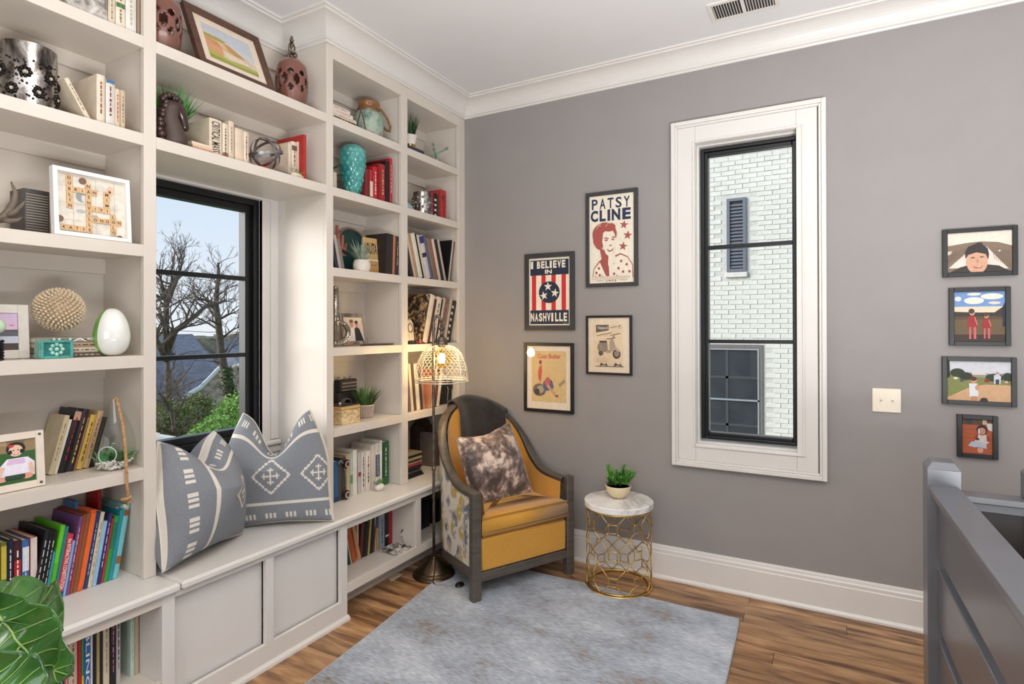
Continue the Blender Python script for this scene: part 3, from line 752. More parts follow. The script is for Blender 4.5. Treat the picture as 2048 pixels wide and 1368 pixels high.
# ---- side table: gold lattice drum with marble top
TC = Vector((1.158, -.212, 0)); TR_ = .176; TZ = .437
tab = thing('side_table', 'round marble-topped side table with gold lattice drum by the grey wall', 'table', TC)
MARB = blotch('white_marble', [(196, 188, 182), (236, 232, 228), (244, 242, 240)], [.36, .50, .7], 3.2, .22, 8, (1, 1, 1), 0, 2.5)
MB().lathe([(TR_+.006, TZ), (TR_+.012, TZ+.004), (TR_+.012, TZ+.030), (TR_+.008, TZ+.034), (.0005, TZ+.034)], 64).build('table_top', MARB, tab, smooth=2)
def drum(i, z): a = 2*PI*i; return Vector((TR_*math.cos(a), TR_*math.sin(a), z))
def ringt(z, r, name, rr=TR_): return MB().tube([(rr*math.cos(2*PI*i/64), rr*math.sin(2*PI*i/64), z) for i in range(64)], r, 8, closed=True).build(name, GOLD, tab, smooth=True)
ringt(.006, .006, 'base_ring'); ringt(.012, .005, 'base_ring', TR_-.012); ringt(TZ-.005, .006, 'top_ring')
NCL = 8; hC = (TZ-.018)/3.0; r_ = .0026
def wire(pts):
    out = []
    for (a0, z0), (a1, z1) in zip(pts, pts[1:]):
        for k in range(5): s = k/4; out.append(drum(a0+(a1-a0)*s, z0+(z1-z0)*s))
    return out
sq = .17/NCL; 
PHASE = (math.atan2(-CR.x, CR.y)-.0)/(2*PI)-.5/NCL*.9
lat = 0
for row in range(3):
    zc = .012+hC*(row+.5)
    hz = .022; z0, z1 = .012+hC*row, .012+hC*(row+1)
    for c in range(NCL):
        a = PHASE+c/NCL
        MB().tube(wire([(a-sq, zc-hz), (a+sq, zc-hz), (a+sq, zc+hz), (a-sq, zc+hz), (a-sq, zc-hz)]), r_, 6).build('lattice_square', GOLD, tab, smooth=True)
        for da, ze in ((-1, z0), (1, z0), (-1, z1), (1, z1)):
            MB().tube(wire([(a+da*sq, zc+(hz if ze == z1 else -hz)), (a+da*.5/NCL, ze)]), r_, 6).build('lattice_bar', GOLD, tab, smooth=True)
# bowl plant on the table
PB = Vector((TC.x-.012, TC.y+.03, TZ+.0345))
BOWL = M('speckled_cream_bowl', (232, 214, 176), .55, var=.10, scale=220)
pb = thing('potted_plant', 'small bright green plant in a speckled cream bowl on the marble table', 'plant', PB)
MB().lathe([(.0005, 0), (.028, 0), (.046, .012), (.062, .034), (.070, .062), (.071, .070), (.067, .070), (.060, .040), (.0005, .030)], 32).build('bowl', BOWL, pb, smooth=True)
SOIL = M('potting_soil', (58, 42, 30), .95, var=.3, scale=90, bump=.5)
MB().lathe([(.0005, .060), (.065, .060)], 24).build('soil', SOIL, pb)
def leafmat(name, c, c2, rough=.45): return M(name, c, rough, c2=c2, scale=14, var=.1)
GRN1 = leafmat('fresh_green_leaf', (46, 120, 34), (112, 186, 60)); GRN2 = leafmat('grass_green', (40, 78, 34), (96, 128, 60)); GRN3 = leafmat('grey_green_blade', (128, 142, 122), (188, 196, 180), .7)
GRN4 = leafmat('deep_green_blade', (30, 66, 30), (72, 116, 50)); GRN5 = leafmat('aloe_green', (40, 110, 60), (130, 190, 130))
def blade(mb, p0, d, ln, w, droop=.3, seg=4, fold=.3, tw=None):
    """a tapering leaf blade that bends outwards"""
    d = Vector(d).normalized(); side = d.cross(Vector((0, 0, 1)))
    side = side.normalized() if side.length > 1e-3 else Vector((1, 0, 0))
    if tw: side = (side*math.cos(tw)+Vector((0, 0, 1)).cross(side)*math.sin(tw)).normalized()
    p = Vector(p0); vs = []; dd = d.copy(); st = ln/seg
    for i in range(seg+1):
        k = i/seg; ww = w*(1-k)**.7*(.75+.5*min(1, k*3)) if i < seg else 0
        up = side.cross(dd).normalized()
        vs += [p-side*ww*.5, p+up*ww*fold*-.5, p+side*ww*.5]
        dd = (dd+Vector((d.x, d.y, 0))*droop*st/ln*1.2+Vector((0, 0, -1))*droop*.5*k*st/ln*2).normalized(); p = p+dd*st
    fs = []
    for i in range(seg):
        a = i*3; fs += [(a, a+1, a+4, a+3), (a+1, a+2, a+5, a+4)]
    mb.add(vs, fs)
def tuft(name, mat, parent, c, n, ln, w, spread, droop, rb=.02, rng=None, seg=4, zup=1.0, fold=.3):
    rng = rng or random; m = MB()
    for i in range(n):
        a = rng.random()*2*PI; r = rb*math.sqrt(rng.random()); t = spread*rng.random()**.7
        p = (c[0]+r*math.cos(a), c[1]+r*math.sin(a), c[2]); d = (math.cos(a)*t, math.sin(a)*t, zup)
        blade(m, p, d, ln*(.65+.45*rng.random()), w*(.7+.5*rng.random()), droop*(.5+rng.random()), seg, fold, rng.random()*.8)
    return m.build(name, mat, parent, fix=False)
R7 = random.Random(21)
m = MB()
for k in range(16):      # feathery sprigs
    a = 2*PI*k/16*1.7; t = .15+.75*R7.random(); d0 = Vector((math.cos(a)*t, math.sin(a)*t, 1)).normalized(); ln = .06+.06*R7.random()
    base = Vector((.03*math.cos(a), .03*math.sin(a), .060))
    for j in range(9):
        q = base+d0*ln*(.25+.75*j/8)
        for b in range(5):
            aa = 2*PI*b/5+j; dd = (d0*.7+Vector((math.cos(aa), math.sin(aa), .15))).normalized(); blade(m, q, dd, .026, .0075, .2, 2)
m.build('foliage', GRN1, pb, fix=False)
m = MB()
for k in range(14):
    a = 2*PI*k/14; blade(m, (-.046, -.01, .064), (math.cos(a), math.sin(a), .35+.5*(k % 3)), .032, .014, .1, 3, .4)
m.build('succulent_rosette', leafmat('olive_succulent', (70, 96, 44), (130, 150, 80)), pb, fix=False)

# ---- stair railing
RAILP = M('graphite_gloss_paint', (99, 100, 106), .28, var=.05, scale=8, spec=.9)
rg = thing('stair_railing', 'dark grey horizontal-board stair railing with square newel posts at lower right', 'railing', (2.52, -.9, 0)); off = (2.52, -.9, 0)
NX0, NX1, NY0, NY1 = 2.470, 2.563, -.950, -.845
def newel(x0, x1, y0, y1, ztop):
    m = MB(off); m.box(x0, x1, y0, y1, -.10, ztop-.022)
    c = .016; m.add([(x0, y0, ztop-.022), (x1, y0, ztop-.022), (x1, y1, ztop-.022), (x0, y1, ztop-.022), (x0+c, y0+c, ztop), (x1-c, y0+c, ztop), (x1-c, y1-c, ztop), (x0+c, y1-c, ztop)], [(0, 1, 5, 4), (1, 2, 6, 5), (2, 3, 7, 6), (3, 0, 4, 7), (4, 5, 6, 7)])
    return m.build('newel_post', RAILP, rg, bevel=.002)
newel(NX0, NX1, NY0, NY1, .973)
newel(2.730, 2.823, -.945, -.850, .975)
sk = math.tan(rad(1.5))
def along(x0, x1, z0, z1, ya, yb, name, c=.003):
    vs = []
    for yy in (ya, yb):
        dx = -(yy-NY0)*sk
        vs += [(x0+dx, yy, z0), (x1+dx, yy, z0), (x1+dx, yy, z1), (x0+dx, yy, z1)]
    return MB(off).add(vs, [(0, 1, 2, 3), (4, 5, 6, 7), (0, 1, 5, 4), (1, 2, 6, 5), (2, 3, 7, 6), (3, 0, 4, 7)]).build(name, RAILP, rg, bevel=c)
along(2.474, 2.558, .872, .897, -3.6, NY0+.002, 'cap_rail', .004)
along(2.487, 2.545, .846, .872, -3.6, NY0+.002, 'sub_rail')
bz_ = [(.668, .846), (.440, .626), (.212, .398), (.02, .17)]
for z0, z1 in bz_:
    along(2.497, 2.535, z0, z1, -3.6, NY0+.002, 'board')
for yy in (-2.2, -3.58): along(2.505, 2.54, -.05, .846, yy, yy+.05, 'baluster')
MB(off).box(NX1, 2.73, -.940, -.856, .850, .872).build('cap_rail', RAILP, rg, bevel=.004)
MB(off).box(NX1, 2.73, -.925, -.871, .822, .850).build('sub_rail', RAILP, rg, bevel=.003)
DK = M('dark_stair_brown', (44, 36, 32), .4)  # darker brown than the other railing boards
for z0, z1 in ((.60, .822), (.36, .59), (.12, .35)): MB(off).box(NX1, 2.73, -.912, -.884, z0, z1).build('board', DK, rg)

# ---- light switch
sw = thing('light_switch', 'ivory double light switch plate on the grey wall', 'switch', (2.422, 0, 1.068)); off = (2.422, 0, 1.068)
IV = M('ivory_plastic', (238, 226, 206), .4, var=.02)
MB(off).cbox(2.364, 2.481, -.007, -.0005, 1.011, 1.125, .003).build('plate', IV, sw)
for x in (2.400, 2.446):
    MB(off).box(x-.006, x+.006, -.0085, -.007, 1.055, 1.081).build('slot', IV, sw)
    MB(off).add([(x-.004, -.007, 1.062), (x+.004, -.007, 1.062), (x+.004, -.007, 1.074), (x-.004, -.007, 1.074), (x-.004, -.020, 1.072), (x+.004, -.020, 1.072), (x+.004, -.018, 1.080), (x-.004, -.018, 1.080)], [(0, 1, 2, 3), (4, 5, 6, 7), (0, 1, 5, 4), (1, 2, 6, 5), (2, 3, 7, 6), (3, 0, 4, 7)]).build('toggle', IV, sw)
    for z in (1.038, 1.098): MB(off).tube([(x, -.007, z), (x, -.0082, z)], .003, 8).build('screw', IV, sw)
# ================================================================ shelf contents
ORD = ['first', 'second', 'third', 'fourth', 'fifth', 'sixth', 'seventh', 'eighth', 'ninth', 'tenth', 'eleventh', 'twelfth', 'thirteenth', 'fourteenth', 'fifteenth', 'sixteenth', 'seventeenth', 'eighteenth', 'nineteenth', 'twentieth', 'twenty-first', 'twenty-second', 'twenty-third']
RB = random.Random(3)
def book(label, c, x, y, z, th, h, d, lean=0, pages=None, deco=(), title=None, tcol=(240, 236, 226), group=None, rot=None, cat='book', name='book', strokes=None, soft=False, mat=None):
    """upright book: spine towards the room (+x); y is the pivot edge it leans on"""
    t = .0012 if soft else min(.0030, th*.22)
    y0, y1 = (-th, 0) if lean > 0 else (0, th)
    m = MB(); r = min(.002, th*.12)
    m.box(-d, 0, y0, y0+t, 0, h); m.box(-d, 0, y1-t, y1, 0, h)
    m.add([(-t, y0+t, 0), (0, y0+t, 0), (r, y0+th*.25, 0), (r*1.4, (y0+y1)/2, 0), (r, y1-th*.25, 0), (0, y1-t, 0), (-t, y1-t, 0),
           (-t, y0+t, h), (0, y0+t, h), (r, y0+th*.25, h), (r*1.4, (y0+y1)/2, h), (r, y1-th*.25, h), (0, y1-t, h), (-t, y1-t, h)],
          [(0, 1, 2, 3, 4, 5, 6), (13, 12, 11, 10, 9, 8, 7)]+[(i, (i+1) % 7, 7+(i+1) % 7, 7+i) for i in range(7)])
    mats = [mat or cover(c)]
    xs = r*1.4+.0004
    for a, b, dc in deco:
        mats.append(cover(dc)); k = len(mats)-1
        m.box(r*.6, xs, y0+th*.06, y1-th*.06, h*a, h*b, k)
    if strokes:
        mats.append(ink(strokes)); k = len(mats)-1; zz = h*.86; rr = random.Random(int(abs(y*1e4)+z*77))
        while zz > h*.22:
            ln = h*(.03+.07*rr.random()); w = th*(.20 if rr.random() < .6 else .12)
            m.box(r*.8, xs+.0003, (y0+y1)/2-w/2, (y0+y1)/2+w/2, zz-ln, zz, k); zz -= ln+h*(.012+.03*rr.random())
    o = m.build(name, mats); o.location = (x, y, z)
    o.rotation_euler = rot if rot else (-rad(lean), 0, 0)
    tag(o, label, cat, group)
    MB().box(-d+.004, -t, y0+t, y1-t, .0025, h-.0025).build('pages', pages or PAGES, o)
    if title:
        mt = MB(); put_text(mt, title, (xs+.0006, (y0+y1)/2-th*.33, h*.93), (0, 0, -h*.80), (0, th*.66, 0), 0, .01); mt.build('title', ink(tcol), o, fix=False)
    return o
def yat(u, x, v=700): return on_x(u, v, x).y
CELLS = [(-1.193, -.652), (-.613, -.065), (-3.28, -2.089), (-2.051, -1.231)]
def row(where, group, z0, x, d, items, kind='book'):
    """a row of books; neighbours lean alike and stay inside their niche"""
    ent = []
    for it in items:
        op = dict(it[5]) if len(it) > 5 else {}
        xx = x+op.pop('dx', 0); y0, y1 = yat(it[2], xx), yat(it[3], xx); vt = it[4]
        if isinstance(vt, tuple): pt = on_x(vt[0], vt[1], xx); ang = math.atan2(pt.y-y0, pt.z-z0); h = math.hypot(pt.y-y0, pt.z-z0)
        else: ang = None; h = on_x(it[3], vt, xx).z-z0
        ent.append([it[0], it[1], xx, y0, y1, min(h, op.pop('hmax', .34)), ang, op])
    angs = [e[6] for e in ent if e[6] is not None]; mean = sum(angs)/len(angs) if angs else 0
    ym = sum(e[3] for e in ent)/len(ent); lo, hi = min(CELLS if z0 > .3 else [(-1.193, -.676), (-.640, -.046), (-3.28, -2.103)], key=lambda k: abs((k[0]+k[1])/2-ym)-(k[1]-k[0])/2); sh = 0
    if mean > 0:
        need = max(e[4]+e[5]*math.sin(mean) for e in ent if e[6] is not None)-hi
        if need > 0: sh = -min(need*.5, .02); mean = max(.02, math.asin(min(1, min((hi-e[4]-sh)/e[5] for e in ent if e[6] is not None))))
    elif mean < 0:
        need = lo-min(e[3]+e[5]*math.sin(mean) for e in ent if e[6] is not None)
        if need > 0: sh = min(need*.5, .02); mean = -max(.02, math.asin(max(0, min((e[3]+sh-lo)/e[5] for e in ent if e[6] is not None))))
    up = [e for e in ent if e[6] is None]
    if up:
        if max(e[4] for e in up)+sh > hi: sh = hi-max(e[4] for e in up)
        if min(e[3] for e in up)+sh < lo: sh = lo-min(e[3] for e in up)
    for i, (desc, c, xx, y0, y1, h, ang, op) in enumerate(ent):
        dd = op.pop('d', d); y0 += sh; y1 += sh
        if ang is not None: th = (y1-y0)*math.cos(mean)-.0004; lean = math.degrees(mean); yy = y1 if lean > 0 else y0
        else: th = y1-y0-.0006; lean = 0; yy = y0
        book('%s %s, %s from left %s' % (desc, kind, ORD[i], where), c, xx, yy, z0+.0004, max(.003, th), h, dd, lean, group=group, **op)
def hbook(label, c, x, yc, z, wid, th, d, group=None, deco=(), strokes=None, rotz=0, pages=None, title=None, tcol=(240, 236, 226)):
    """book lying flat, spine to the room"""
    o = book(label, c, x, yc-wid/2, z, th, wid, d, 0, pages, deco, title, tcol, group, None, strokes=strokes)
    # local z (height) -> along +y ; local y (thickness) -> up
    o.matrix_world = Matrix.Translation((x, yc-wid/2, z)) @ Matrix.Rotation(rotz, 4, 'Z') @ Matrix(((1, 0, 0, 0), (0, 0, 1, 0), (0, 1, 0, 0), (0, 0, 0, 1))) 
    return o
CRM = (222, 206, 182); TAN = (196, 170, 138); WHT = (232, 228, 220); BLK = (26, 25, 27); NVY = (34, 44, 82); RED = (168, 34, 38); GRY = (150, 150, 150)
# --- uppermost left shelf
G = 'books on the uppermost left shelf'
m = MB((-.10, yat(176, -.03), SH[0])); y0, y1 = yat(132, -.03), yat(214, -.03)
tag(MB((-.1, (y0+y1)/2, SH[0])).cbox(-.20, -.022, y0, y1, SH[0]+.0004, SH[0]+.235, .004).build('keepsake_box', blotch('marbled_paper', [(120, 112, 104), (176, 168, 160), (212, 206, 200)], [.38, .5, .62], 26, .5, 8, (1, 1, 1), .05, 1)), 'grey marbled paper box on the uppermost left shelf', 'box')
row('on the uppermost left shelf', G, SH[0], -.03, .17, [
    ('dark slim', (70, 62, 54), 215, 219, -20), ('cream', CRM, 219, 233, -8, dict(strokes=(150, 130, 100))), ('ivory green-emblem', (228, 216, 196), 234, 253, -14, dict(deco=[(.55, .66, (70, 120, 60))], strokes=(150, 120, 90))),
    ('white ribbed', (226, 220, 212), 254, 275, -20, dict(strokes=(190, 170, 150))), ('taupe', (150, 128, 108), 276, 286, -6)])
# --- second left shelf
MERC = blotch('mercury_glass', [(52, 46, 42), (120, 112, 106), (196, 192, 188), (150, 132, 104)], [.34, .46, .58, .72], 16, .16, 7, (1, 1, .5), .3, 1.0)
MERC.node_tree.nodes['Principled BSDF'].inputs['Metallic'].default_value = .85
PEWT = M('dark_filigree', (44, 38, 36), .4, .8, var=.3, scale=50)
def hurricane(label, c, r, h, n=10, rows=2, flowers=True, rowsz=(.30, .68)):
    o = thing('hurricane_vase', label, 'vase', c)
    pr = [(r*.97, 0), (r, .01*h), (r, h), (r-.004, h), (r-.005, .02*h), (.0005, .015*h)]
    MB().lathe(pr, 40).build('glass_cylinder', MERC, o, smooth=2)
    PEARL = M('pearl_bead', (190, 180, 160), .25, var=.03)
    for k in range(rows):
        for i in range(n):
            a = 2*PI*(i+.5*k)/n; z = h*rowsz[k % len(rowsz)]*(1 if flowers else 1)
            cx, cy = (r+.001)*math.cos(a), (r+.001)*math.sin(a)
            if flowers:
                f = MB(); nrm = Vector((math.cos(a), math.sin(a), 0)); tg = Vector((-math.sin(a), math.cos(a), 0))
                for p in range(8):
                    b = 2*PI*p/8; q = Vector((cx, cy, z))+tg*math.cos(b)*r*.17+Vector((0, 0, math.sin(b)*r*.17))
                    f.ball(q, (r*.085, r*.085, r*.085), 6, 4)
                fo = f.build('metal_flower', PEWT, o, smooth=True, kind=None)
                MB().ball((cx*1.02, cy*1.02, z), r*.075, 8, 6).build('pearl', PEARL, fo, smooth=True)
            else:
                MB().ball((cx, cy, z), (r*.13, r*.13, r*.15), 8, 6).build('dimple', MERC, o, smooth=True)
    if flowers:
        f = MB(); rr = random.Random(4)
        for i in range(260):
            a = rr.random()*2*PI; z = h*(.04+.70*rr.random()); f.ball(((r+.001)*math.cos(a), (r+.001)*math.sin(a), z), r*(.02+.045*rr.random()), 5, 3)
        f.build('filigree_band', PEWT, o, smooth=True, kind='stuff')
    return o
hurricane('mercury glass hurricane vase with dark metal flowers on the second left shelf', Vector((-.115, yat(58, -.105), SH[1])), .077, .205, 7, 2, True, (.24, .52))
row('on the second left shelf', 'books on the second left shelf', SH[1], -.035, .15, [
    ('cream leaning', CRM, 174, 185, (128, 157), dict(strokes=(130, 110, 90), d=.13)), ('thick cream', (224, 208, 186), 193, 209.5, 153, dict(strokes=(150, 80, 60), d=.17)), ('blue-topped white', (214, 208, 200), 211, 229.5, 164, dict(strokes=(120, 30, 50), deco=[(.93, 1.0, (70, 110, 150))])),
    ('slim rust-lettered', (216, 196, 172), 230, 239.5, 180, dict(strokes=(150, 60, 40), d=.13)), ('small buff', (206, 180, 150), 240.5, 250, 183, dict(strokes=(80, 100, 120), d=.12))])
# --- third left shelf: antler, dark notebook, shadow-box of letter tiles
BONE = M('dark_antler', (112, 98, 86), .6, var=.25, scale=20, bump=.3)
an = thing('antler', 'dark brown deer antler lying on the third left shelf', 'antler', (-.08, yat(10, -.08), SH[2])); off = an.location
q = lambda u, v, x: on_x(u, v, x)-off
m = MB(); m.tube([q(-60, 440, -.10), q(-25, 441, -.09), q(2, 438, -.08), q(16, 425, -.07), q(28, 405, -.06), q(31, 385, -.06), q(22, 363, -.06)], [.013, .013, .013, .012, .010, .007, .002], 10)
m.build('main_beam', BONE, an, smooth=True)
for pts, rs in (([q(10, 432, -.075), q(30, 424, -.05), q(42, 412, -.045), q(50, 402, -.04)], [.010, .008, .006, .002]), ([q(2, 438, -.08), q(22, 442, -.05), q(36, 440, -.045), q(44, 434, -.04)], [.011, .008, .006, .002])):
    MB().tube(pts, rs, 10).build('tine', BONE, an, smooth=True)
book('grey ruled notebook behind the letter-tile frame on the third left shelf', (74, 68, 64), -.15, yat(47, -.15), SH[2]+.0004, .072, on_x(60, 378, -.15).z-SH[2], .10, 0, deco=[(.05+.055*k, .075+.055*k, (150, 142, 132)) for k in range(16)])
WFR = M('white_frame_lacquer', (238, 236, 232), .35, var=.01)
def frame_box(o, w, h, fw, depth, mat, bevel=.0015):
    """frame members in local coords: x right, z up, y depth (front face at -depth)"""
    for a, b, c, d in ((0, fw, 0, h), (w-fw, w, 0, h), (fw, w-fw, 0, fw), (fw, w-fw, h-fw, h)):
        MB().box(a, b, -depth, 0, c, d).build('frame_member', mat, o, bevel=bevel)
class Print:
    """flat printed picture built of coloured shapes; coordinates 0..1"""
    def __init__(s, w, h): s.w, s.h, s.p, s.cols = w, h, [], []
    def ci(s, c):
        c = tuple(c)
        if c not in s.cols: s.cols.append(c)
        return s.cols.index(c)
    def poly(s, pts, c): s.p.append((pts, s.ci(c))); return s
    def rect(s, a, b, c, d, col): return s.poly([(a, b), (c, b), (c, d), (a, d)], col)
    def ell(s, x, y, rx, ry, col, n=18, a0=0, a1=360): return s.poly([(x+rx*math.cos(rad(a0+(a1-a0)*i/(n-1 if a1-a0 < 360 else n))), y+ry*math.sin(rad(a0+(a1-a0)*i/(n-1 if a1-a0 < 360 else n)))) for i in range(n)], col)
    def star(s, x, y, r, col, rot=0):
        k = s.w/s.h
        return s.poly([(x+(r if i % 2 == 0 else r*.4)*math.sin(2*PI*i/10+rot), y+(r if i % 2 == 0 else r*.4)*math.cos(2*PI*i/10+rot)*k) for i in range(10)], col)
    def line(s, pts, wd, col):
        for (x0, y0), (x1, y1) in zip(pts, pts[1:]):
            dx, dy = (x1-x0)*s.w, (y1-y0)*s.h; L = math.hypot(dx, dy) or 1; nx, ny = -dy/L*wd/2, dx/L*wd/2
            s.poly([(x0+nx/s.w, y0+ny/s.h), (x1+nx/s.w, y1+ny/s.h), (x1-nx/s.w, y1-ny/s.h), (x0-nx/s.w, y0-ny/s.h)], col)
        return s
    def text(s, t, a, b, c, d, col, bold=.03): s.p.append((('T', t, a, b, c, d, bold), s.ci(col))); return s
    def build(s, parent, org, right=(1, 0, 0), up=(0, 0, 1), out=(0, -1, 0), name='print', step=.00016):
        org, R_, U_, O_ = Vector(org), Vector(right)*s.w, Vector(up)*s.h, Vector(out); m = MB()
        for k, (p, c) in enumerate(s.p):
            o = org+O_*step*(k+1)
            if p[0] == 'T':
                _, t, a, b, cc, d, bold = p; put_text(m, t, o+R_*a+U_*b, R_*(cc-a), U_*(d-b), c, bold)
            else: m.add([o+R_*max(0, min(1, x))+U_*max(0, min(1, y)) for x, y in p], [tuple(range(len(p)))], c)
        return m.build(name, [ink(c) for c in s.cols], parent, fix=False)
def facing(o, ang, tilt=0):
    """turn a picture stand: ang 0 faces +x; local x right as seen from the front"""
    o.rotation_euler = (-tilt, 0, rad(90)+ang)
# letter-tile frame
fw_, fh_ = .236, .228
lt = thing('shadow_box', 'white shadow-box frame of crossword letter tiles on the third left shelf', 'picture frame', (-.036, -2.368, SH[2]+.0005)); facing(lt, 0, rad(4))
frame_box(lt, fw_, fh_, .014, .026, WFR)
MB().box(.012, fw_-.012, -.008, -.001, .012, fh_-.012).build('backing', M('map_paper', (222, 214, 200), .8, var=.1, scale=40), lt)
pp = Print(fw_, fh_)
pp.ell(.37, .62, .07, .08, (150, 156, 156)).ell(.40, .60, .03, .05, (210, 208, 204)).ell(.36, .40, .06, .03, (180, 180, 176)).ell(.52, .34, .07, .03, (170, 174, 174))
for a in (.26, .55, .80): pp.line([(a, .08), (a+.01, .92)], .0006, (150, 140, 128))
for b in (.25, .5, .75): pp.line([(.08, b), (.92, b+.01)], .0006, (160, 150, 138))
pp.poly([(.70, .80), (.74, .86), (.80, .84), (.79, .74), (.74, .66), (.70, .72)], (224, 190, 160)).ell(.745, .765, .018, .022, (120, 70, 60))
pp.build(lt, (0, -.0085, 0))
TILEM = M('wooden_letter_tile', (216, 178, 134), .6, var=.10, scale=60); TLET = ink((60, 40, 30))
cells = {}
for i, ch in enumerate('DUBLIN'): cells[(0, i)] = ch
for i, ch in enumerate('BRIAN'): cells[(i, 2)] = ch
for i, ch in enumerate('NASHVILLE'): cells[(3, i+1)] = ch
for i, ch in enumerate('VIVI'): cells[(3+i, 5)] = ch
for i, ch in enumerate('MIMI'): cells[(6, 2+i)] = ch
for i, ch in enumerate('LONDON'): cells[(3+i, 7)] = ch
for i, ch in enumerate('LOLO'): cells[(7, 6+i)] = ch
for i, ch in enumerate('KATIE'): cells[(i-1, 9)] = ch
cells[(3, 2)] = 'A'
for (cx, cy), ch in cells.items():
    x0 = .020+.0188*(cx+1.2); z0 = fh_-.022-.0188*(cy+1)+.003
    m = MB(); m.box(x0, x0+.0182, -.0125, -.0088, z0, z0+.0182)
    vs, fs, asp = text_mesh(ch, .02); hh = .0105; ww = min(.013, hh*asp)
    put_text(m, ch, (x0+.0091-ww/2, -.0127, z0+.0091-hh/2), (ww, 0, 0), (0, 0, hh), 1, .02)
    m.build('letter_tile', [TILEM, TLET], lt, fix=False)
for a, b, r in ((.39, .86, .011), (.09, .25, .011), (.86, .07, .008)):
    MB().tube([(a*fw_, -.009, b*fh_), (a*fw_, -.013, b*fh_)], r, 14).build('wooden_disc', M('brown_disc', (128, 92, 72), .6), lt)
# --- fourth left shelf
pf = thing('photo_frame', 'pale wooden photo frame cut by the left picture edge on the fourth shelf', 'photo frame', (-.13, yat(-44, -.13), SH[3]+.0005)); facing(pf, rad(-6), rad(6))
frame_box(pf, .125, on_x(20, 609, -.13).z-SH[3]-.001, .028, .014, M('pale_grey_frame', (214, 206, 196), .5, var=.04))
hh = on_x(20, 609, -.13).z-SH[3]-.001
MB().box(.025, .10, -.009, -.001, .025, hh-.025).build('backing', M('frame_backing', (90, 80, 74), .7), pf)
Print(.075, hh-.05).rect(0, 0, 1, 1, (90, 76, 68)).rect(.35, .55, .95, 1, (206, 180, 208)).ell(.75, .66, .08, .02, (226, 120, 120)).rect(0, .2, 1, .45, (190, 192, 206)).rect(.1, .38, 1, .5, (90, 90, 100)).rect(0, 0, 1, .2, (70, 56, 50)).build(pf, (.025, -.0095, .025))
fg = thing('glass_figurine', 'pale green glass ball on a black coiled stand at the left edge', 'ornament', (-.03, yat(-8, -.03), SH[3])); off = fg.location
MB().ball((0, 0, on_x(0, 652, -.03).z-SH[3]), .024, 20, 14).build('glass_ball', M('pale_green_glass', (196, 216, 188), .08, var=.06, coat=.5), fg, smooth=True)
COIL = M('black_iron', (20, 24, 32), .35, .5)
MB().tube([(.016*math.cos(k*.5), .016*math.sin(k*.5), .004+k*.00072) for k in range(80)], .0042, 7).build('coil_stand', COIL, fg, smooth=True)
ckb = thing('coral_ball', 'round beige ball of shell spikes on the stack of books', 'ornament', (-.125, yat(118, -.125), SH[3])); 
SPK = M('bleached_shell', (216, 196, 166), .7, var=.12, scale=60)
zc = on_x(118, 619, -.125).z-SH[3]; m = MB(); rr = .060
m.ball((0, 0, zc), rr, 24, 16); NP = 420
for i in range(NP):
    ph = math.acos(1-2*(i+.5)/NP); th = PI*(1+5**.5)*i; d = Vector((math.sin(ph)*math.cos(th), math.sin(ph)*math.sin(th), math.cos(ph)))
    u = d.orthogonal().normalized(); w = d.cross(u); c = Vector((0, 0, zc)); a, b = rr*.98, rr+.016; r0, r1 = .0046, .0028
    vs = [c+d*a+u*r0, c+d*a+w*r0, c+d*a-u*r0, c+d*a-w*r0, c+d*b*.94+u*r0*1.1, c+d*b*.94+w*r0*1.1, c+d*b*.94-u*r0*1.1, c+d*b*.94-w*r0*1.1, c+d*(b+.001)]
    m.add(vs, [(0, 1, 5, 4), (1, 2, 6, 5), (2, 3, 7, 6), (3, 0, 4, 7), (4, 5, 8), (5, 6, 8), (6, 7, 8), (7, 4, 8)])
m.build('shell_spikes', SPK, ckb, smooth=False, kind='stuff')
stk = [('dark grey', (92, 84, 78), (64, 60), .016), ('cream', (206, 190, 168), 0, .017), ('tan', (176, 150, 122), 0, .016), ('silver-lettered', (150, 140, 128), 0, .018)]
zz = SH[3]+.0004; ys = yat(133, -.07)
for i, (nm, c, _, th) in enumerate(stk):
    wd = (.205, .182, .19, .185)[i]
    hbook('%s book, %s from the bottom of the stack below the shell ball' % (nm, ORD[i]), c, -.058-.004*i, ys+.02-.004*i, zz, wd, th, .135, 'stack below the shell ball', strokes=(60, 52, 46) if i else (206, 190, 140), title='PAUL' if i == 3 else None, tcol=(236, 230, 220)); zz += th+.0006
tq = thing('tile_block', 'small teal ceramic block with a raised flower in front of stacked books', 'ornament', (-.028, yat(81, -.028), SH[3]+.0004)); off = tq.location
TEAL = M('teal_glaze', (86, 164, 152), .22, var=.16, scale=40, coat=.4)
wq, hq = yat(146, -.028)-yat(81, -.028), .060
MB().cbox(-.045, -.004, 0, wq, 0, hq, .003).build('block', TEAL, tq)
TEAL2 = M('deep_teal_glaze', (52, 122, 118), .2, var=.15, scale=40, coat=.4)
m = MB()
for a, b, c, d in ((0, .008, 0, hq), (wq-.008, wq, 0, hq), (.008, wq-.008, 0, .008), (.008, wq-.008, hq-.008, hq)): m.box(-.004, .003, a, b, c, d)
m.build('rim', TEAL, tq, bevel=.0012); MB().box(-.004, -.0032, .008, wq-.008, .008, hq-.008).build('field', TEAL2, tq)
PALE = M('pale_teal_glaze', (156, 206, 190), .2, var=.12, coat=.4)
for k in range(8): a = 2*PI*k/8; MB().ball((-.002, wq/2+.0165*math.cos(a), hq/2+.0165*math.sin(a)), (.004, .0062, .0062), 10, 6).build('petal', PALE, tq, smooth=True)
MB().ball((-.002, wq/2, hq/2), (.005, .007, .007), 10, 6).build('flower_centre', PALE, tq, smooth=True)
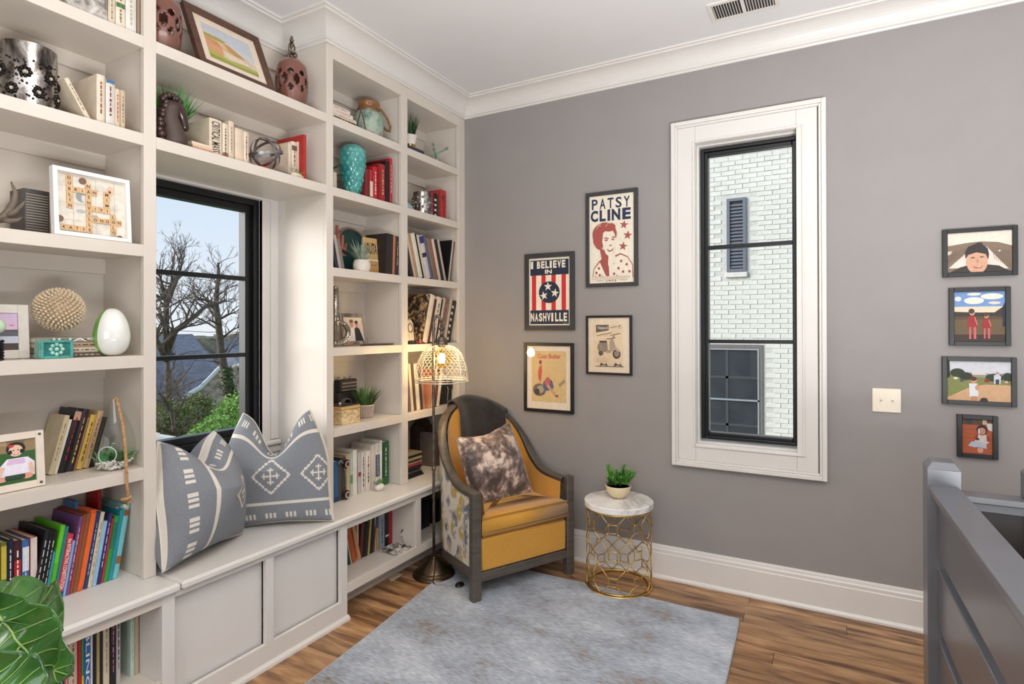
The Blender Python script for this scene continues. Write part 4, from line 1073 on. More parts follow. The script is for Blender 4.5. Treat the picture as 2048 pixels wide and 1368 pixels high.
EGGM = [M('milk_glass', (240, 240, 234), .06, var=.01, coat=.8), M('green_cased_glass', (116, 176, 74), .05, var=.15, scale=12, coat=.8)]
eg = MB((-.055, yat(224, -.055), SH[3])); pr = []
for i in range(33):
    a = PI*i/32; z = .085-.085*math.cos(a); r = .062*math.sin(a)**.86*(1.10-.30*(z/.17)); pr.append((max(.0006, r), z))
n = 48; vs = []; fs = []; ms = []
for r, z in pr:
    for j in range(n): t = 2*PI*j/n; vs.append((-.055+r*math.cos(t), yat(224, -.055)+r*.95*math.sin(t), SH[3]+.0005+z))
for i in range(32):
    for j in range(n):
        t = 2*PI*(j+.5)/n-YAW+PI/2-.0; a = (math.degrees(2*PI*(j+.5)/n)) % 360
        g = 1 if 215 < a < 287 or 44 < a < 75 else 0
        eg.add([vs[i*n+j], vs[i*n+(j+1) % n], vs[(i+1)*n+(j+1) % n], vs[(i+1)*n+j]], [(0, 1, 2, 3)], g)
tag(eg.build('glass_egg', EGGM, smooth=True, weld=True), 'glossy white and green glass egg at right on the fourth left shelf', 'ornament')
# --- fifth left shelf: framed portrait, leaning books, hanging terrarium
CREAMF = M('cream_wood_frame', (232, 218, 202), .5, var=.03)
x0 = -.03; yA, yB = yat(-62, x0), yat(92, x0); w_, h_ = yB-yA, .178
gp = thing('photo_frame', 'cream wooden frame with a photo of a small child on the fifth left shelf', 'photo frame', (x0-.018, yA, SH[4]+.0005)); facing(gp, 0, rad(5))
frame_box(gp, w_, h_, .022, .018, CREAMF)
MB().box(.02, w_-.02, -.010, -.001, .02, h_-.02).build('backing', M('frame_backing', (90, 80, 74), .7), gp)
P = Print(w_-.044, h_-.044)
P.rect(0, 0, 1, 1, (52, 96, 44)).rect(0, .72, 1, 1, (150, 128, 96)).rect(.1, .80, .3, .9, (186, 160, 116)).rect(.55, .84, .8, .96, (120, 100, 74)).rect(.3, .9, .5, 1, (176, 150, 110))
P.poly([(.28, .14), (.98, .14), (.98, .45), (.86, .58), (.5, .58), (.36, .4)], (238, 232, 244)).poly([(.48, .44), (.82, .44), (.80, .56), (.52, .56)], (226, 190, 224))
P.ell(.655, .80, .17, .155, (44, 30, 24)).ell(.655, .755, .125, .135, (234, 196, 172)).ell(.56, .73, .03, .05, (40, 28, 24)).ell(.755, .73, .03, .05, (40, 28, 24)).ell(.575, .87, .05, .035, (196, 54, 44))
P.ell(.615, .77, .016, .012, (50, 34, 28)).ell(.695, .77, .016, .012, (50, 34, 28)).ell(.655, .685, .05, .018, (206, 96, 90)).ell(.655, .69, .04, .010, (248, 240, 232))
P.poly([(.36, .42), (.28, .2), (.36, .16), (.46, .4)], (232, 192, 168)).poly([(.93, .45), (.98, .2), (.9, .16), (.86, .42)], (232, 192, 168)).ell(.40, .13, .09, .06, (226, 160, 140)).ell(.84, .14, .10, .07, (226, 160, 140)).rect(.45, .10, .8, .2, (44, 70, 50))
P.build(gp, (.022, -.0105, .022))
for a, b in ((.012, .012), (w_-.012, .012), (.012, h_-.012), (w_-.012, h_-.012)): MB().tube([(a, -.018, b), (a, -.0188, b)], .0045, 12).build('screw', M('brushed_nickel', (160, 156, 150), .3, .9), gp)
row('beside the terrarium on fifth shelf', 'books beside the terrarium', SH[4], -.17, .11, [
    ('gold-lettered cream', (206, 190, 156), 96, 107, (124, 832), dict(strokes=(150, 120, 40))), ('slim white', (226, 216, 200), 107.5, 114, (136, 840)),
    ('black red-lettered', (28, 26, 30), 114.5, 131, (145, 820), dict(deco=[(.82, .96, (196, 150, 130))], strokes=(150, 30, 40))), ('dark purple', (48, 34, 48), 131.5, 146, (169, 821), dict(strokes=(206, 170, 60))),
    ('brown', (150, 112, 80), 146.5, 151, (177, 836)), ('yellow', (206, 172, 84), 151.5, 164, (184, 832), dict(strokes=(90, 70, 30))), ('tan', (196, 160, 120), 164.5, 177, (198, 824), dict(strokes=(130, 70, 50))), ('black paperback', (34, 30, 32), 177.5, 188, (206, 836))])
# terrarium
TP = Vector((-.078, -2.160, SH[4]+.0005)); tr = thing('terrarium', 'teardrop glass terrarium with pebbles, succulents and a rope hanger', 'terrarium', TP)
zt_ = on_x(232, 797, -.075).z-SH[4]; TGL = glass_mat('clear_blown_glass', (252, 254, 252), 1.5)
prf = [(r, k*zt_) for r, k in ((.030, 0), (.044, .018), (.057, .10), (.066, .25), (.0675, .36), (.0635, .48), (.053, .61), (.040, .73), (.027, .84), (.016, .93), (.009, 1.0))]
ng = 40; m = MB(); vs = []; 
for r, z in prf: vs.append([(r*math.cos(2*PI*j/ng), r*math.sin(2*PI*j/ng), z) for j in range(ng)])
hole = Vector((math.cos(-.75), math.sin(-.75), 0))
for i in range(len(prf)-1):
    for j in range(ng):
        c = (Vector(vs[i][j])+Vector(vs[i+1][(j+1) % ng]))/2; d = Vector((c.x, c.y, 0)).normalized()
        if d.dot(hole) > .93 and .035 < c.z < .09: continue
        m.add([vs[i][j], vs[i][(j+1) % ng], vs[i+1][(j+1) % ng], vs[i+1][j]], [(0, 1, 2, 3)])
m.build('glass_globe', TGL, tr, smooth=True, weld=True)
hc = Vector((hole.x*.066, hole.y*.066, .062)); tg = Vector((-hole.y, hole.x, 0))
MB().tube([hc+tg*.027*math.cos(2*PI*i/28)+Vector((0, 0, .029*math.sin(2*PI*i/28)))-hole*(.007*math.cos(2*PI*i/28)**2) for i in range(28)], .0018, 6, closed=True).build('opening_rim', M('glass_rim', (200, 212, 206), .1, var=.02), tr, smooth=True)
PEB = M('white_pebbles', (226, 218, 210), .5, var=.12, scale=30); m = MB(); rr = random.Random(9)
for i in range(150):
    a = rr.random()*2*PI; z = .006+.026*rr.random(); R_ = (.040+.5*z)*math.sqrt(rr.random()); s = .004+.004*rr.random()
    m.ball((R_*math.cos(a), R_*math.sin(a), z), (s*1.3, s, s*.8), 6, 4)
m.build('pebbles', PEB, tr, smooth=True, kind='stuff')
tuft('succulent', GRN5, tr, (-.01, -.025, .03), 34, .055, .011, 1.0, .2, .018, random.Random(2)); tuft('succulent', GRN4, tr, (.015, .012, .03), 40, .05, .010, 1.2, .2, .012, random.Random(5)); tuft('succulent', GRN5, tr, (.02, .035, .03), 16, .045, .009, 1.0, .2, .01, random.Random(6))
ROPE = M('jute_rope', (196, 152, 106), .9, var=.25, scale=120, bump=.6)
def rope(name, path, r, parent, turns=60):
    path = [Vector(p) for p in path]; out = [[], [], []]; n = 90; L = [0]
    for a, b in zip(path, path[1:]): L.append(L[-1]+(b-a).length)
    for k in range(n+1):
        s = L[-1]*k/n; i = max(j for j in range(len(L)) if L[j] <= s+1e-9); i = min(i, len(path)-2)
        f = (s-L[i])/(L[i+1]-L[i]); p = path[i].lerp(path[i+1], f); d = (path[i+1]-path[i]).normalized(); u = d.orthogonal().normalized(); w = d.cross(u)
        for q in range(3): a = s/r*1.1+2*PI*q/3; out[q].append(p+(u*math.cos(a)+w*math.sin(a))*r*.5)
    m = MB()
    for q in range(3): m.tube(out[q], r*.58, 6)
    return m.build(name, ROPE, parent, smooth=True)
L_ = lambda u, v, x: on_x(u, v, x)-TP
ro = rope('rope', [(0, 0, zt_-.012), (.004, .002, zt_+.004), (.016, .004, zt_-.002), L_(246, 850, -.012), L_(251, 900, .006), L_(253, 945, .016), L_(254, 975, .016), L_(257, 1002, .014)], .0052, tr)
kn = L_(252, 1004, .014)
m = MB(); m.tube([kn+Vector((.008*math.cos(a*.5)*(1+.1*a), .011*math.sin(a*.5), -.004+.0016*a)) for a in range(16)], .0055, 7); m.build('knot', ROPE, ro, smooth=True)
FRAY = M('rope_fray', (216, 186, 140), .9); m = MB(); rr = random.Random(8)
for i in range(40):
    a = rr.random()*2*PI; blade(m, kn+Vector((0, -.004, -.004)), (math.cos(a)*.7, math.sin(a)*.7-.3, -.8), .022, .0016, .2, 2)
m.build('frayed_end', FRAY, ro, fix=False, kind='stuff')
# --- children's books standing on the ledge
G = 'picture books on the left ledge'
row('on the left ledge', G, CT, -.115, .17, [
    ('yellow-green', (150, 150, 60), -14, 1, 1090), ('olive', (120, 124, 52), 1.5, 14, 1083, dict(deco=[(.5, .95, (206, 186, 70))])), ('navy', (30, 36, 60), 15, 27, 1077, dict(strokes=(230, 228, 222))), ('maroon red-bottomed', (72, 30, 36), 27.5, 43, 1079, dict(deco=[(.0, .72, (176, 34, 40))], strokes=(240, 220, 210))),
    ('blue', (64, 110, 170), 44, 59, 1078, dict(deco=[(.55, .9, (220, 226, 232))], strokes=(230, 236, 240))), ('spiral-bound red', (190, 70, 66), 60, 75, 1073, dict(deco=[(0, 1, (226, 210, 200))]))])
G2 = 'leaning picture books'
row('among leaning picture books', G2, CT, -.105, .19, [
    ('black slate', (30, 32, 34), 76, 85, (112, 1057), dict(strokes=(220, 220, 220))), ('black middle', (18, 18, 20), 85.5, 93, (121, 1058), dict(strokes=(220, 220, 220))), ('black right', (24, 24, 26), 93.5, 101, (129, 1058), dict(strokes=(220, 220, 220))),
    ('short turquoise', (54, 150, 166), 101.5, 107, (129, 1100)), ('bright green', (104, 196, 44), 107.5, 117, (144, 1048), dict(deco=[(0, .5, (86, 176, 40))])),
    ('teal', (42, 128, 124), 117.5, 125, (159, 1050)), ('red and white titled', (206, 52, 70), 125.5, 138, (172, 1066), dict(deco=[(0, .10, (40, 60, 110))], title='the INTERACTIVE CONSTITUTION', tcol=(248, 240, 236))),
    ('slim pale blue', (140, 176, 222), 138.5, 144, (178, 1078)), ('spiral-bound purple', (120, 80, 130), 144.5, 151, (190, 1030), dict(strokes=(230, 200, 200))), ('rust', (160, 70, 44), 151.5, 158, (196, 1026)), ('brown', (140, 92, 60), 158.5, 166, (203, 1024)),
    ('orange', (226, 92, 40), 166.5, 178, (211, 1018), dict(deco=[(.05, .95, (232, 104, 44))])), ('dark blue', (44, 60, 104), 178.5, 187, (221, 1022), dict(strokes=(160, 180, 210))), ('cream', (214, 198, 172), 187.5, 196, (229, 1022), dict(strokes=(150, 140, 124))),
    ('sky blue', (150, 190, 220), 196.5, 205, (236, 1040)), ('indigo', (52, 50, 104), 205.5, 213, (243, 1024), dict(strokes=(200, 200, 230))), ('scarlet', (180, 50, 50), 213.5, 218, (246, 1034)), ('leafy green', (58, 150, 70), 218.5, 228, (254, 1030), dict(deco=[(.5, .9, (36, 120, 90))])),
    ('turquoise', (40, 150, 166), 228.5, 236, (264, 1018)), ('pale aqua animal', (120, 190, 196), 236.5, 247, (272, 1008), dict(deco=[(.2, .3, (150, 100, 60)), (.85, .93, (150, 80, 50))]))])
book('large red book standing tall behind the leaning picture books', (176, 30, 34), -.20, yat(196, -.20), CT+.0004, .012, .325, .085, 0, deco=[])
book('large blue book behind the leaning picture books, left of the red', (84, 126, 180), -.20, yat(150, -.20), CT+.0004, .012, .290, .085, 0)
book('grey folder upright against the right side of the left ledge', (176, 172, 166), -.14, -2.120, CT+.0004, .008, .25, .14, 0)
# --- lower left cabinet
row('in the lower left cabinet', 'books in the lower left cabinet', .163, -.02, .20, [
    ('green', (70, 120, 60), 84, 91, 1290), ('pale pink', (206, 176, 170), 91.5, 97, 1294), ('beige', (190, 170, 150), 97.5, 102.5, 1296), ('orange', (206, 110, 50), 103, 109, 1290), ('navy', (36, 50, 80), 109.5, 115, 1285), ('red and yellow', (190, 50, 44), 115.5, 121.5, 1284, dict(deco=[(.1, .4, (70, 150, 80)), (.4, .7, (220, 190, 60))])), ('dark teal', (34, 74, 92), 122, 134, 1278, dict(strokes=(200, 210, 214))),
    ('coral pink', (216, 104, 100), 135, 142.5, 1272, dict(strokes=(240, 200, 190))), ('spiral cream', (216, 198, 176), 143, 160, 1262, dict(strokes=(180, 60, 60))), ('red', (190, 34, 40), 161, 168, 1256), ('green and yellow', (70, 150, 90), 168.5, 173.5, 1252, dict(deco=[(.1, .35, (230, 190, 50))])), ('bright blue', (50, 110, 180), 174, 186, 1246, dict(title='BLING', tcol=(240, 240, 236), deco=[(.88, .97, (150, 190, 70))])), ('white', (224, 222, 220), 186.5, 191, 1242), ('black', BLK, 191.5, 198, 1242),
    ('old gold', (180, 160, 110), 198.5, 205, 1240), ('black second', (34, 30, 32), 205.5, 211, 1236), ('cream patterned', (216, 202, 170), 211.5, 224, 1230, dict(strokes=(170, 130, 130))), ('black magenta-lettered', (30, 24, 30), 225, 237, 1224, dict(deco=[(.62, .97, (44, 36, 40))], strokes=(200, 120, 160))), ('black and white', (190, 184, 184), 237.5, 246, 1220, dict(strokes=(40, 40, 50))), ('pale green picture', (196, 214, 200), 266, 273.5, 1212, dict(d=.16, dx=-.0, strokes=(150, 190, 150))), ('tan', (190, 172, 146), 274, 282.5, 1214, dict(d=.16))])
# ================================================================ bridge shelves over the window
CER = M('rust_glaze', (126, 78, 66), .28, var=.22, scale=10, coat=.5)
def lantern(label, c, R_=.062, h=.245, finial=True):
    o = thing('ceramic_lantern', label, 'lantern', c)
    def rad_(k): return R_*(.80+.30*math.sin(PI*(k*.86+.06))**1.0)*(1 if k < .84 else 1-((k-.84)/.16)**2*.45)
    na, nz = 64, 44; m = MB(); tri = MB()
    def pt(i, j): k = j/nz; r = rad_(k)*(1+.012*math.cos(8*2*PI*i/na)); return (r*math.cos(2*PI*i/na), r*math.sin(2*PI*i/na), h*k)
    def hole(a, k):
        A = (a*8) % 1-.5; B = (a*8+.5) % 1-.5
        if abs(k-.52) < .13 and (A/.30)**2+((k-.52)/.125)**2 < 1 and abs(A) < .28*(1-((k-.52)/.13)**2): return True
        for kc in (.37, .67):
            if abs(B) < .26*(1-abs(k-kc)/.085): return True
        return False
    for i in range(na):
        for j in range(nz):
            if hole((i+.5)/na, (j+.5)/nz): continue
            m.add([pt(i, j), pt(i+1, j), pt(i+1, j+1), pt(i, j+1)], [(0, 1, 2, 3)])
    m.build('pierced_body', CER, o, smooth=True, solid=.006, weld=True)
    MB().lathe([(.0005, .001), (R_*.8, .001), (R_*.8, .006), (.0005, .006)], 24).build('foot', CER, o)
    f = MB(); MT = M('antique_brass', (120, 106, 88), .4, .8, var=.25, scale=60)
    f.lathe([(.026, h), (.028, h+.004), (.020, h+.010), (.010, h+.016)], 20)
    for a in range(4):
        b = 2*PI*a/4+.4; f.tube([(.018*math.cos(b), .018*math.sin(b), h+.012), (.026*math.cos(b), .026*math.sin(b), h+.022), (.020*math.cos(b), .020*math.sin(b), h+.034), (.006*math.cos(b), .006*math.sin(b), h+.030)], .0045, 6)
        f.tube([(.004*math.cos(b), .004*math.sin(b), h+.028), (.014*math.cos(b+.4), .014*math.sin(b+.4), h+.052), (.014*math.cos(b+.9), .014*math.sin(b+.9), h+.07), (.003*math.cos(b+1.2), .003*math.sin(b+1.2), h+.092)], .0038, 6)
    f.ball((0, 0, h+.098), (.011, .011, .009), 10, 6); f.ball((0, 0, h+.112), (.006, .006, .008), 8, 6)
    f.build('finial', MT, o, smooth=True)
    return o
lantern('rust ceramic pierced lantern right of the landscape painting, top bridge shelf', Vector((-.115, yat(584, -.115), SH[0]+.0005)), .066, .242)
lantern('rust ceramic pierced lantern left of the landscape painting, top bridge shelf', Vector((-.125, -1.966, SH[0]+.0005)), .066, .242)
# painting leaning back
WAL = M('walnut_frame', (92, 62, 48), .5, var=.2, scale=10, stretch=(1, 1, 6))
pw_, ph_ = .362, .315
pn = thing('framed_painting', 'landscape watercolour in a walnut frame leaning on the top bridge shelf', 'painting', (-.055, -1.857, SH[0]+.0005)); facing(pn, rad(0), rad(24))
frame_box(pn, pw_, ph_, .030, .024, WAL)
MB().box(.026, pw_-.026, -.012, -.001, .026, ph_-.026).build('mat_board', M('cream_mat', (236, 218, 198), .8, var=.02), pn)
P = Print(pw_-.13, ph_-.13)
P.rect(0, 0, 1, 1, (206, 206, 208)).poly([(0, .80), (.3, .72), (.6, .64), (.9, .60), (1, .58), (1, 1), (0, 1)], (198, 202, 210)).poly([(0, .70), (.35, .70), (.55, .55), (.8, .38), (1, .30), (1, .2), (.6, .25), (.4, .2), (0, .2)], (222, 196, 156))
P.poly([(0, .72), (.3, .72), (.45, .68), (.35, .60), (0, .62)], (172, 160, 84)).poly([(0, .62), (.25, .58), (.32, .40), (.3, .2), (0, .2)], (214, 156, 116)).poly([(.35, .62), (.5, .6), (.8, .38), (.6, .36), (.45, .44)], (196, 150, 90)).poly([(.3, .35), (.7, .34), (.9, .30), (.8, .2), (.4, .16)], (226, 206, 178))
P.poly([(0, 0), (1, 0), (1, .16), (.7, .18), (.4, .14), (.15, .24), (0, .26)], (178, 172, 90)).poly([(0, .02), (1, .02), (1, .08), (.5, .07), (0, .12)], (150, 150, 66))
for k in range(16): a = .06+.05*k; P.line([(a, .60-.02*k), (a+.05, .46-.012*k)], .0012, ((150, 110, 80), (120, 116, 110), (196, 130, 90))[k % 3])
P.build(pn, (.065, -.0125, .065))
# horse bust
HOR = M('dark_bronze_glaze', (66, 46, 40), .34, .35, var=.3, scale=24, coat=.4); HSM = M('brown_leather_glaze', (78, 62, 56), .55, var=.12, scale=40)
hb = thing('horse_bust', 'dark bronze horse head bust with a braided mane on the lower bridge shelf', 'sculpture', (-.045, yat(345, -.045), SH[1]+.0005))
sy_ = .95
neck_ = [((0, .012, 0), .044), ((0, .010, .03), .042), ((0, -.002, .07), .036), ((0, -.012, .105), .031), ((0, -.008, .135), .029), ((0, .006, .155), .028)]
m = MB(); m.tube([p for p, r in neck_], [r for p, r in neck_], 16); m.build('neck', HSM, hb, smooth=True)
head_ = [((0, -.002, .150), .026), ((0, .014, .152), .027), ((0, .030, .138), .024), ((0, .040, .115), .019), ((0, .046, .092), .016), ((0, .048, .078), .017), ((0, .048, .070), .010)]
m = MB(); m.tube([p for p, r in head_], [r for p, r in head_], 14)
for s in (-1, 1):
    m.tube([(s*.012, .002, .168), (s*.014, -.002, .184), (s*.012, .004, .196)], [.008, .007, .001], 8); m.ball((s*.018, .030, .142), .005, 8, 6); m.ball((s*.009, .055, .078), .004, 6, 5)
m.build('head', HOR, hb, smooth=True)
for k in range(9):
    z = .012+.0185*k; yb = -.040+.0012*k-(.010*math.sin(k*.5)); MB().ball((.004*(1 if k % 2 else -1), yb, z), (.018, .019, .014), 10, 7).build('mane_curl', HOR, hb, smooth=True)
for k in range(6):
    a = PI*.85-PI*.62*k/5; MB().ball((.0, -.002+.040*math.cos(a), .150+.040*math.sin(a)), (.015, .014, .013), 10, 7).build('mane_curl', HOR, hb, smooth=True)
def grass_pot(label, loc, potfn, gm, n, ln, w, spread, droop, zsoil, rb, seed, name='potted_grass', extra=None):
    o = thing(name, label, 'plant', loc); potfn(o); MB().lathe([(.0005, zsoil), (rb*1.15, zsoil)], 20).build('soil', SOIL, o)
    tuft('grass_blades', gm, o, (0, 0, zsoil), n, ln, w, spread, droop, rb, random.Random(seed)); return o
def plainpot(r0, r1, h, mat):
    def f(o): MB().lathe([(.0005, 0), (r0, 0), (r1, h), (r1-.004, h), (r0-.003, .006), (.0005, .006)], 28).build('pot', mat, o, smooth=2)
    return f
GPOT = M('grey_stone_pot', (170, 160, 150), .7, var=.08)
grass_pot('tuft of green artificial grass behind the bronze horse bust', Vector((-.150, yat(348, -.150), SH[1]+.0005)), plainpot(.035, .042, .125, GPOT), leafmat('bright_grass', (36, 112, 48), (96, 166, 84)), 220, .150, .0065, .70, .35, .12, .036, 31)
row('behind the horse bust', 'books behind the horse bust', SH[1], -.20, .09, [('taupe', (170, 150, 128), 312, 319, 190), ('small grey', (150, 136, 122), 319.5, 327, 204)])
yl = yat(400, -.06)
for i, (nm, c) in enumerate((('salmon', (206, 146, 120)), ('peach', (226, 190, 160)), ('cream', (232, 214, 190)))):
    hbook('%s flat book, %s from the bottom beside the horse bust' % (nm, ORD[i]), c, -.030-.004*i, yl-.004, SH[1]+.0004+.0125*i, .088, .012, .12, 'flat books beside the horse bust')
row('on the lower bridge shelf', 'books on the lower bridge shelf', SH[1], -.05, .13, [
    ('thick ivory', (222, 206, 182), 418.5, 443.5, 243, dict(d=.17, title='CRITICAL MASS', tcol=(70, 56, 48), strokes=None)), ('slim cream', (226, 208, 186), 445, 456.5, 250, dict(strokes=(90, 70, 60), deco=[(.05, .2, (150, 100, 80))])), ('tall cream', (218, 200, 176), 457.2, 468, 245, dict(strokes=(150, 130, 110), d=.11)), ('plain buff', (224, 204, 178), 470, 486.5, 261), ('narrow plum-lettered', (226, 206, 182), 487.2, 497.5, 266, dict(strokes=(130, 80, 90)))])
SILV = M('brushed_silver', (150, 148, 148), .3, .95, var=.15, scale=30)
yo = yat(536, -.085); hbook('flat red book beneath the metal ring orb', (186, 60, 44), -.028, yo-.0, SH[1]+.0004, .150, .014, .16, None, deco=[(.25, .95, (90, 96, 96))])
ob = thing('ring_orb', 'silver orb of interlocking metal rings standing on the red book', 'ornament', (-.095, yat(531, -.095), SH[1]+.0150))
Ro = .078
for k, (ax, an_) in enumerate((((1, 0, 0), 15), ((1, .25, 0), 62), ((1, -.2, .1), 108), ((.3, 1, .2), 80))):
    mt = Matrix.Rotation(rad(an_), 4, Vector(ax)) @ Matrix.Rotation(rad(20*k), 4, 'Z'); R_ = Ro-.0022*k; m = MB(); n = 56
    for i in range(n):
        a0, a1 = 2*PI*i/n, 2*PI*(i+1)/n
        q = lambda a, r, z: mt @ Vector((r*math.cos(a), r*math.sin(a), z))+Vector((0, 0, Ro+.001))
        m.add([q(a0, R_, -.006), q(a1, R_, -.006), q(a1, R_, .006), q(a0, R_, .006), q(a0, R_-.002, -.006), q(a1, R_-.002, -.006), q(a1, R_-.002, .006), q(a0, R_-.002, .006)], [(0, 1, 2, 3), (7, 6, 5, 4), (3, 2, 6, 7), (0, 4, 5, 1)])
    m.build('ring', SILV, ob, smooth=2, weld=True)
row('right of the ring orb', 'books right of the ring orb', SH[1], -.085, .11, [('cream', (226, 208, 186), 577, 583, 288), ('initial-marked cream', (228, 210, 188), 583.5, 594, 286, dict(deco=[(.78, .9, (110, 84, 74))], strokes=(120, 100, 90))), ('ribbed buff', (214, 196, 170), 594.5, 599, 285), ('tan', (206, 186, 160), 599.5, 605, 283), ('tall red', (176, 42, 40), 607, 613, 271, dict(d=.19, dx=.03))])
dw = thing('driftwood_planter', 'tiny succulents in a piece of driftwood on the lower bridge shelf', 'plant', (-.022, yat(594, -.022), SH[1]+.0005)); DRF = M('driftwood', (214, 196, 172), .8, var=.15, scale=30, bump=.4)
MB().tube([(0, -.034, .009), (0, -.012, .013), (.004, .012, .011), (0, .034, .008)], [.008, .012, .011, .007], 9).build('driftwood', DRF, dw, smooth=True)
tuft('succulent', GRN3, dw, (0, -.016, .02), 22, .030, .008, 1.0, .1, .006, random.Random(3)); tuft('succulent', GRN1, dw, (.004, .016, .018), 10, .034, .006, 1.4, .3, .004, random.Random(4))

# ================================================================ right bookcase, first column
z0 = SH[0]; yc_ = yat(690, -.05)
hbook('dark brown flat book with gold bands under cream books, upper right column', (60, 44, 32), -.030, yat(688, -.03)+.012, z0+.0004, .145, .020, .15, None, deco=[(.3, .36, (196, 160, 80)), (.42, .48, (196, 160, 80)), (.54, .60, (196, 160, 80))])
for i, (nm, c, wd, dy) in enumerate((('cream', (226, 206, 186), .165, .012), ('lilac-lettered white', (230, 216, 206), .150, -.002), ('pale cream', (232, 216, 196), .135, -.012))):
    hbook('%s flat book, %s from bottom in the pale stack beside the rope jug' % (nm, ORD[i]), c, -.034-.004*i, yat(688, -.03)+dy, z0+.0208+.0205*i, wd, .020, .14, 'pale stack beside the rope jug', strokes=(150, 120, 120))
IRON = M('rusty_iron', (84, 66, 56), .5, .5, var=.3, scale=60)
et = thing('iron_triangle', 'small rusty iron triangle stand beside the rope-handled jug', 'ornament', (-.024, yat(722, -.024), z0+.0005))
ytop = on_x(724, 224, -.024).z-z0
for s in (-1, 1): MB().tube([(0, s*.036+.004, .003), (0, .004+s*.004, ytop)], .0032, 6).build('leg', IRON, et)
MB().tube([(0, -.03, .004), (0, .038, .004)], .0028, 6).build('crossbar', IRON, et); MB().tube([(0, .004, ytop-.002), (0, .005, ytop+.016)], .0018, 6).build('spike', IRON, et)
JUG = blotch('speckled_teal_stoneware', [(104, 128, 118), (148, 168, 154), (178, 190, 172), (120, 92, 66)], [.36, .48, .60, .74], 22, .35, 8, (1, 1, .6), .1); JBR = M('amber_glaze', (138, 92, 50), .22, var=.2, scale=16, coat=.6)
jg = thing('rope_jug', 'mottled teal stoneware jug with amber neck and rope handle', 'jug', (-.135, yat(738, -.135), z0+.0005))
MB().lathe([(.0005, 0), (.068, 0), (.076, .01), (.084, .06), (.086, .11), (.080, .145), (.066, .165), (.060, .170)], 40).build('body', JUG, jg, smooth=True)
MB().lathe([(.060, .169), (.058, .178), (.060, .205), (.066, .218), (.064, .224), (.058, .220), (.052, .175), (.0005, .172)], 40).build('neck', JBR, jg, smooth=True)
ROPE2 = M('brown_rope', (140, 100, 62), .9, var=.3, scale=140, bump=.5)
m = MB(); m.tube([(.060*math.cos(a/10*PI*2), .060*math.sin(a/10*PI*2), .188) for a in range(10)], .006, 8, closed=True); m.tube([(.058, -.02, .196), (.075, .02, .178), (.088, .055, .140), (.088, .085, .098), (.07, .100, .080), (.045, .098, .088), (.03, .085, .11)], .0065, 8)
m.build('rope_handle', ROPE2, jg, smooth=True)
# second shelf: quilted teal vase, leaves, red books
z0 = SH[1]; TQ = M('turquoise_glaze', (40, 128, 126), .16, c2=(96, 176, 166), scale=9, coat=.6)
tv = thing('quilted_vase', 'glossy turquoise vase with a scaled surface on the second shelf', 'vase', (-.105, yat(709, -.105)-.012, z0+.0005)); m = MB(); na, nz = 144, 132; hv = on_x(709, 291, -.105).z-z0
def vasept(i, j):
    k = j/nz; a = i/na; r = (.034+.036*math.sin(PI*min(1, k*.62+.06))**1.5)*(1 if k < .86 else math.sqrt(max(0, 1-((k-.86)/.145)**2)))
    rowp = k*11; off_ = .5*(int(rowp) % 2); fx = abs(((a*12+off_) % 1)-.5)*2; fz = rowp % 1
    r += .0085*max(0, 1-fx**1.6)*(fz*(1-fz**6))*1.1*(1 if k < .9 else .4)
    return (r*math.cos(2*PI*a), r*math.sin(2*PI*a), hv*k)
m.grid(lambda a, b: vasept(a*na, b*nz), na, nz); m.build('body', TQ, tv, smooth=True, weld=True)
bl = thing('leaf_plant', 'dark broad leaves of a plant left of the turquoise vase', 'plant', (-.215, -1.10, z0+.0005)); plainpot(.030, .036, .07, GPOT)(bl)
m = MB(); m.tube([(0, 0, .06), (0, .0, .10)], .004, 6); m.build('stem', GRN4, bl)
for a, b, c, w in ((1.0, .35, .16, .035), (1.0, 1.1, .17, .03), (1.0, -.12, .17, .026), (.7, .8, .16, .026)):
    m = MB(); blade(m, (0, 0, .09), (.9, a*.8, b), c, w, .5, 7, .2); m.build('leaf', GRN4, bl, fix=False, smooth=True)
row('on the second shelf beside turquoise vase', 'books beside the turquoise vase', z0, -.04, .17, [
    ('small ribbed cream', (196, 184, 168), 667.5, 674, 346, dict(d=.1)), ('pale grey', (186, 176, 170), 726, 730.5, 354, dict(dx=-.02)), ('dark red', (120, 28, 34), 731, 739, 340), ('red white-labelled', (170, 40, 44), 739.5, 746, 342, dict(deco=[(.10, .62, (222, 206, 190))])), ('bright red', (184, 36, 42), 746.5, 755.5, 336, dict(strokes=(236, 220, 210))),
    ('slim crimson', (150, 26, 36), 757, 760.5, 328), ('red gold-lettered', (160, 38, 40), 761, 770.5, 331, dict(strokes=(226, 200, 150))), ('black', (24, 20, 24), 771.5, 779, 324), ('tall red', (176, 36, 44), 780, 785, 318, dict(strokes=(230, 190, 180), d=.20))])
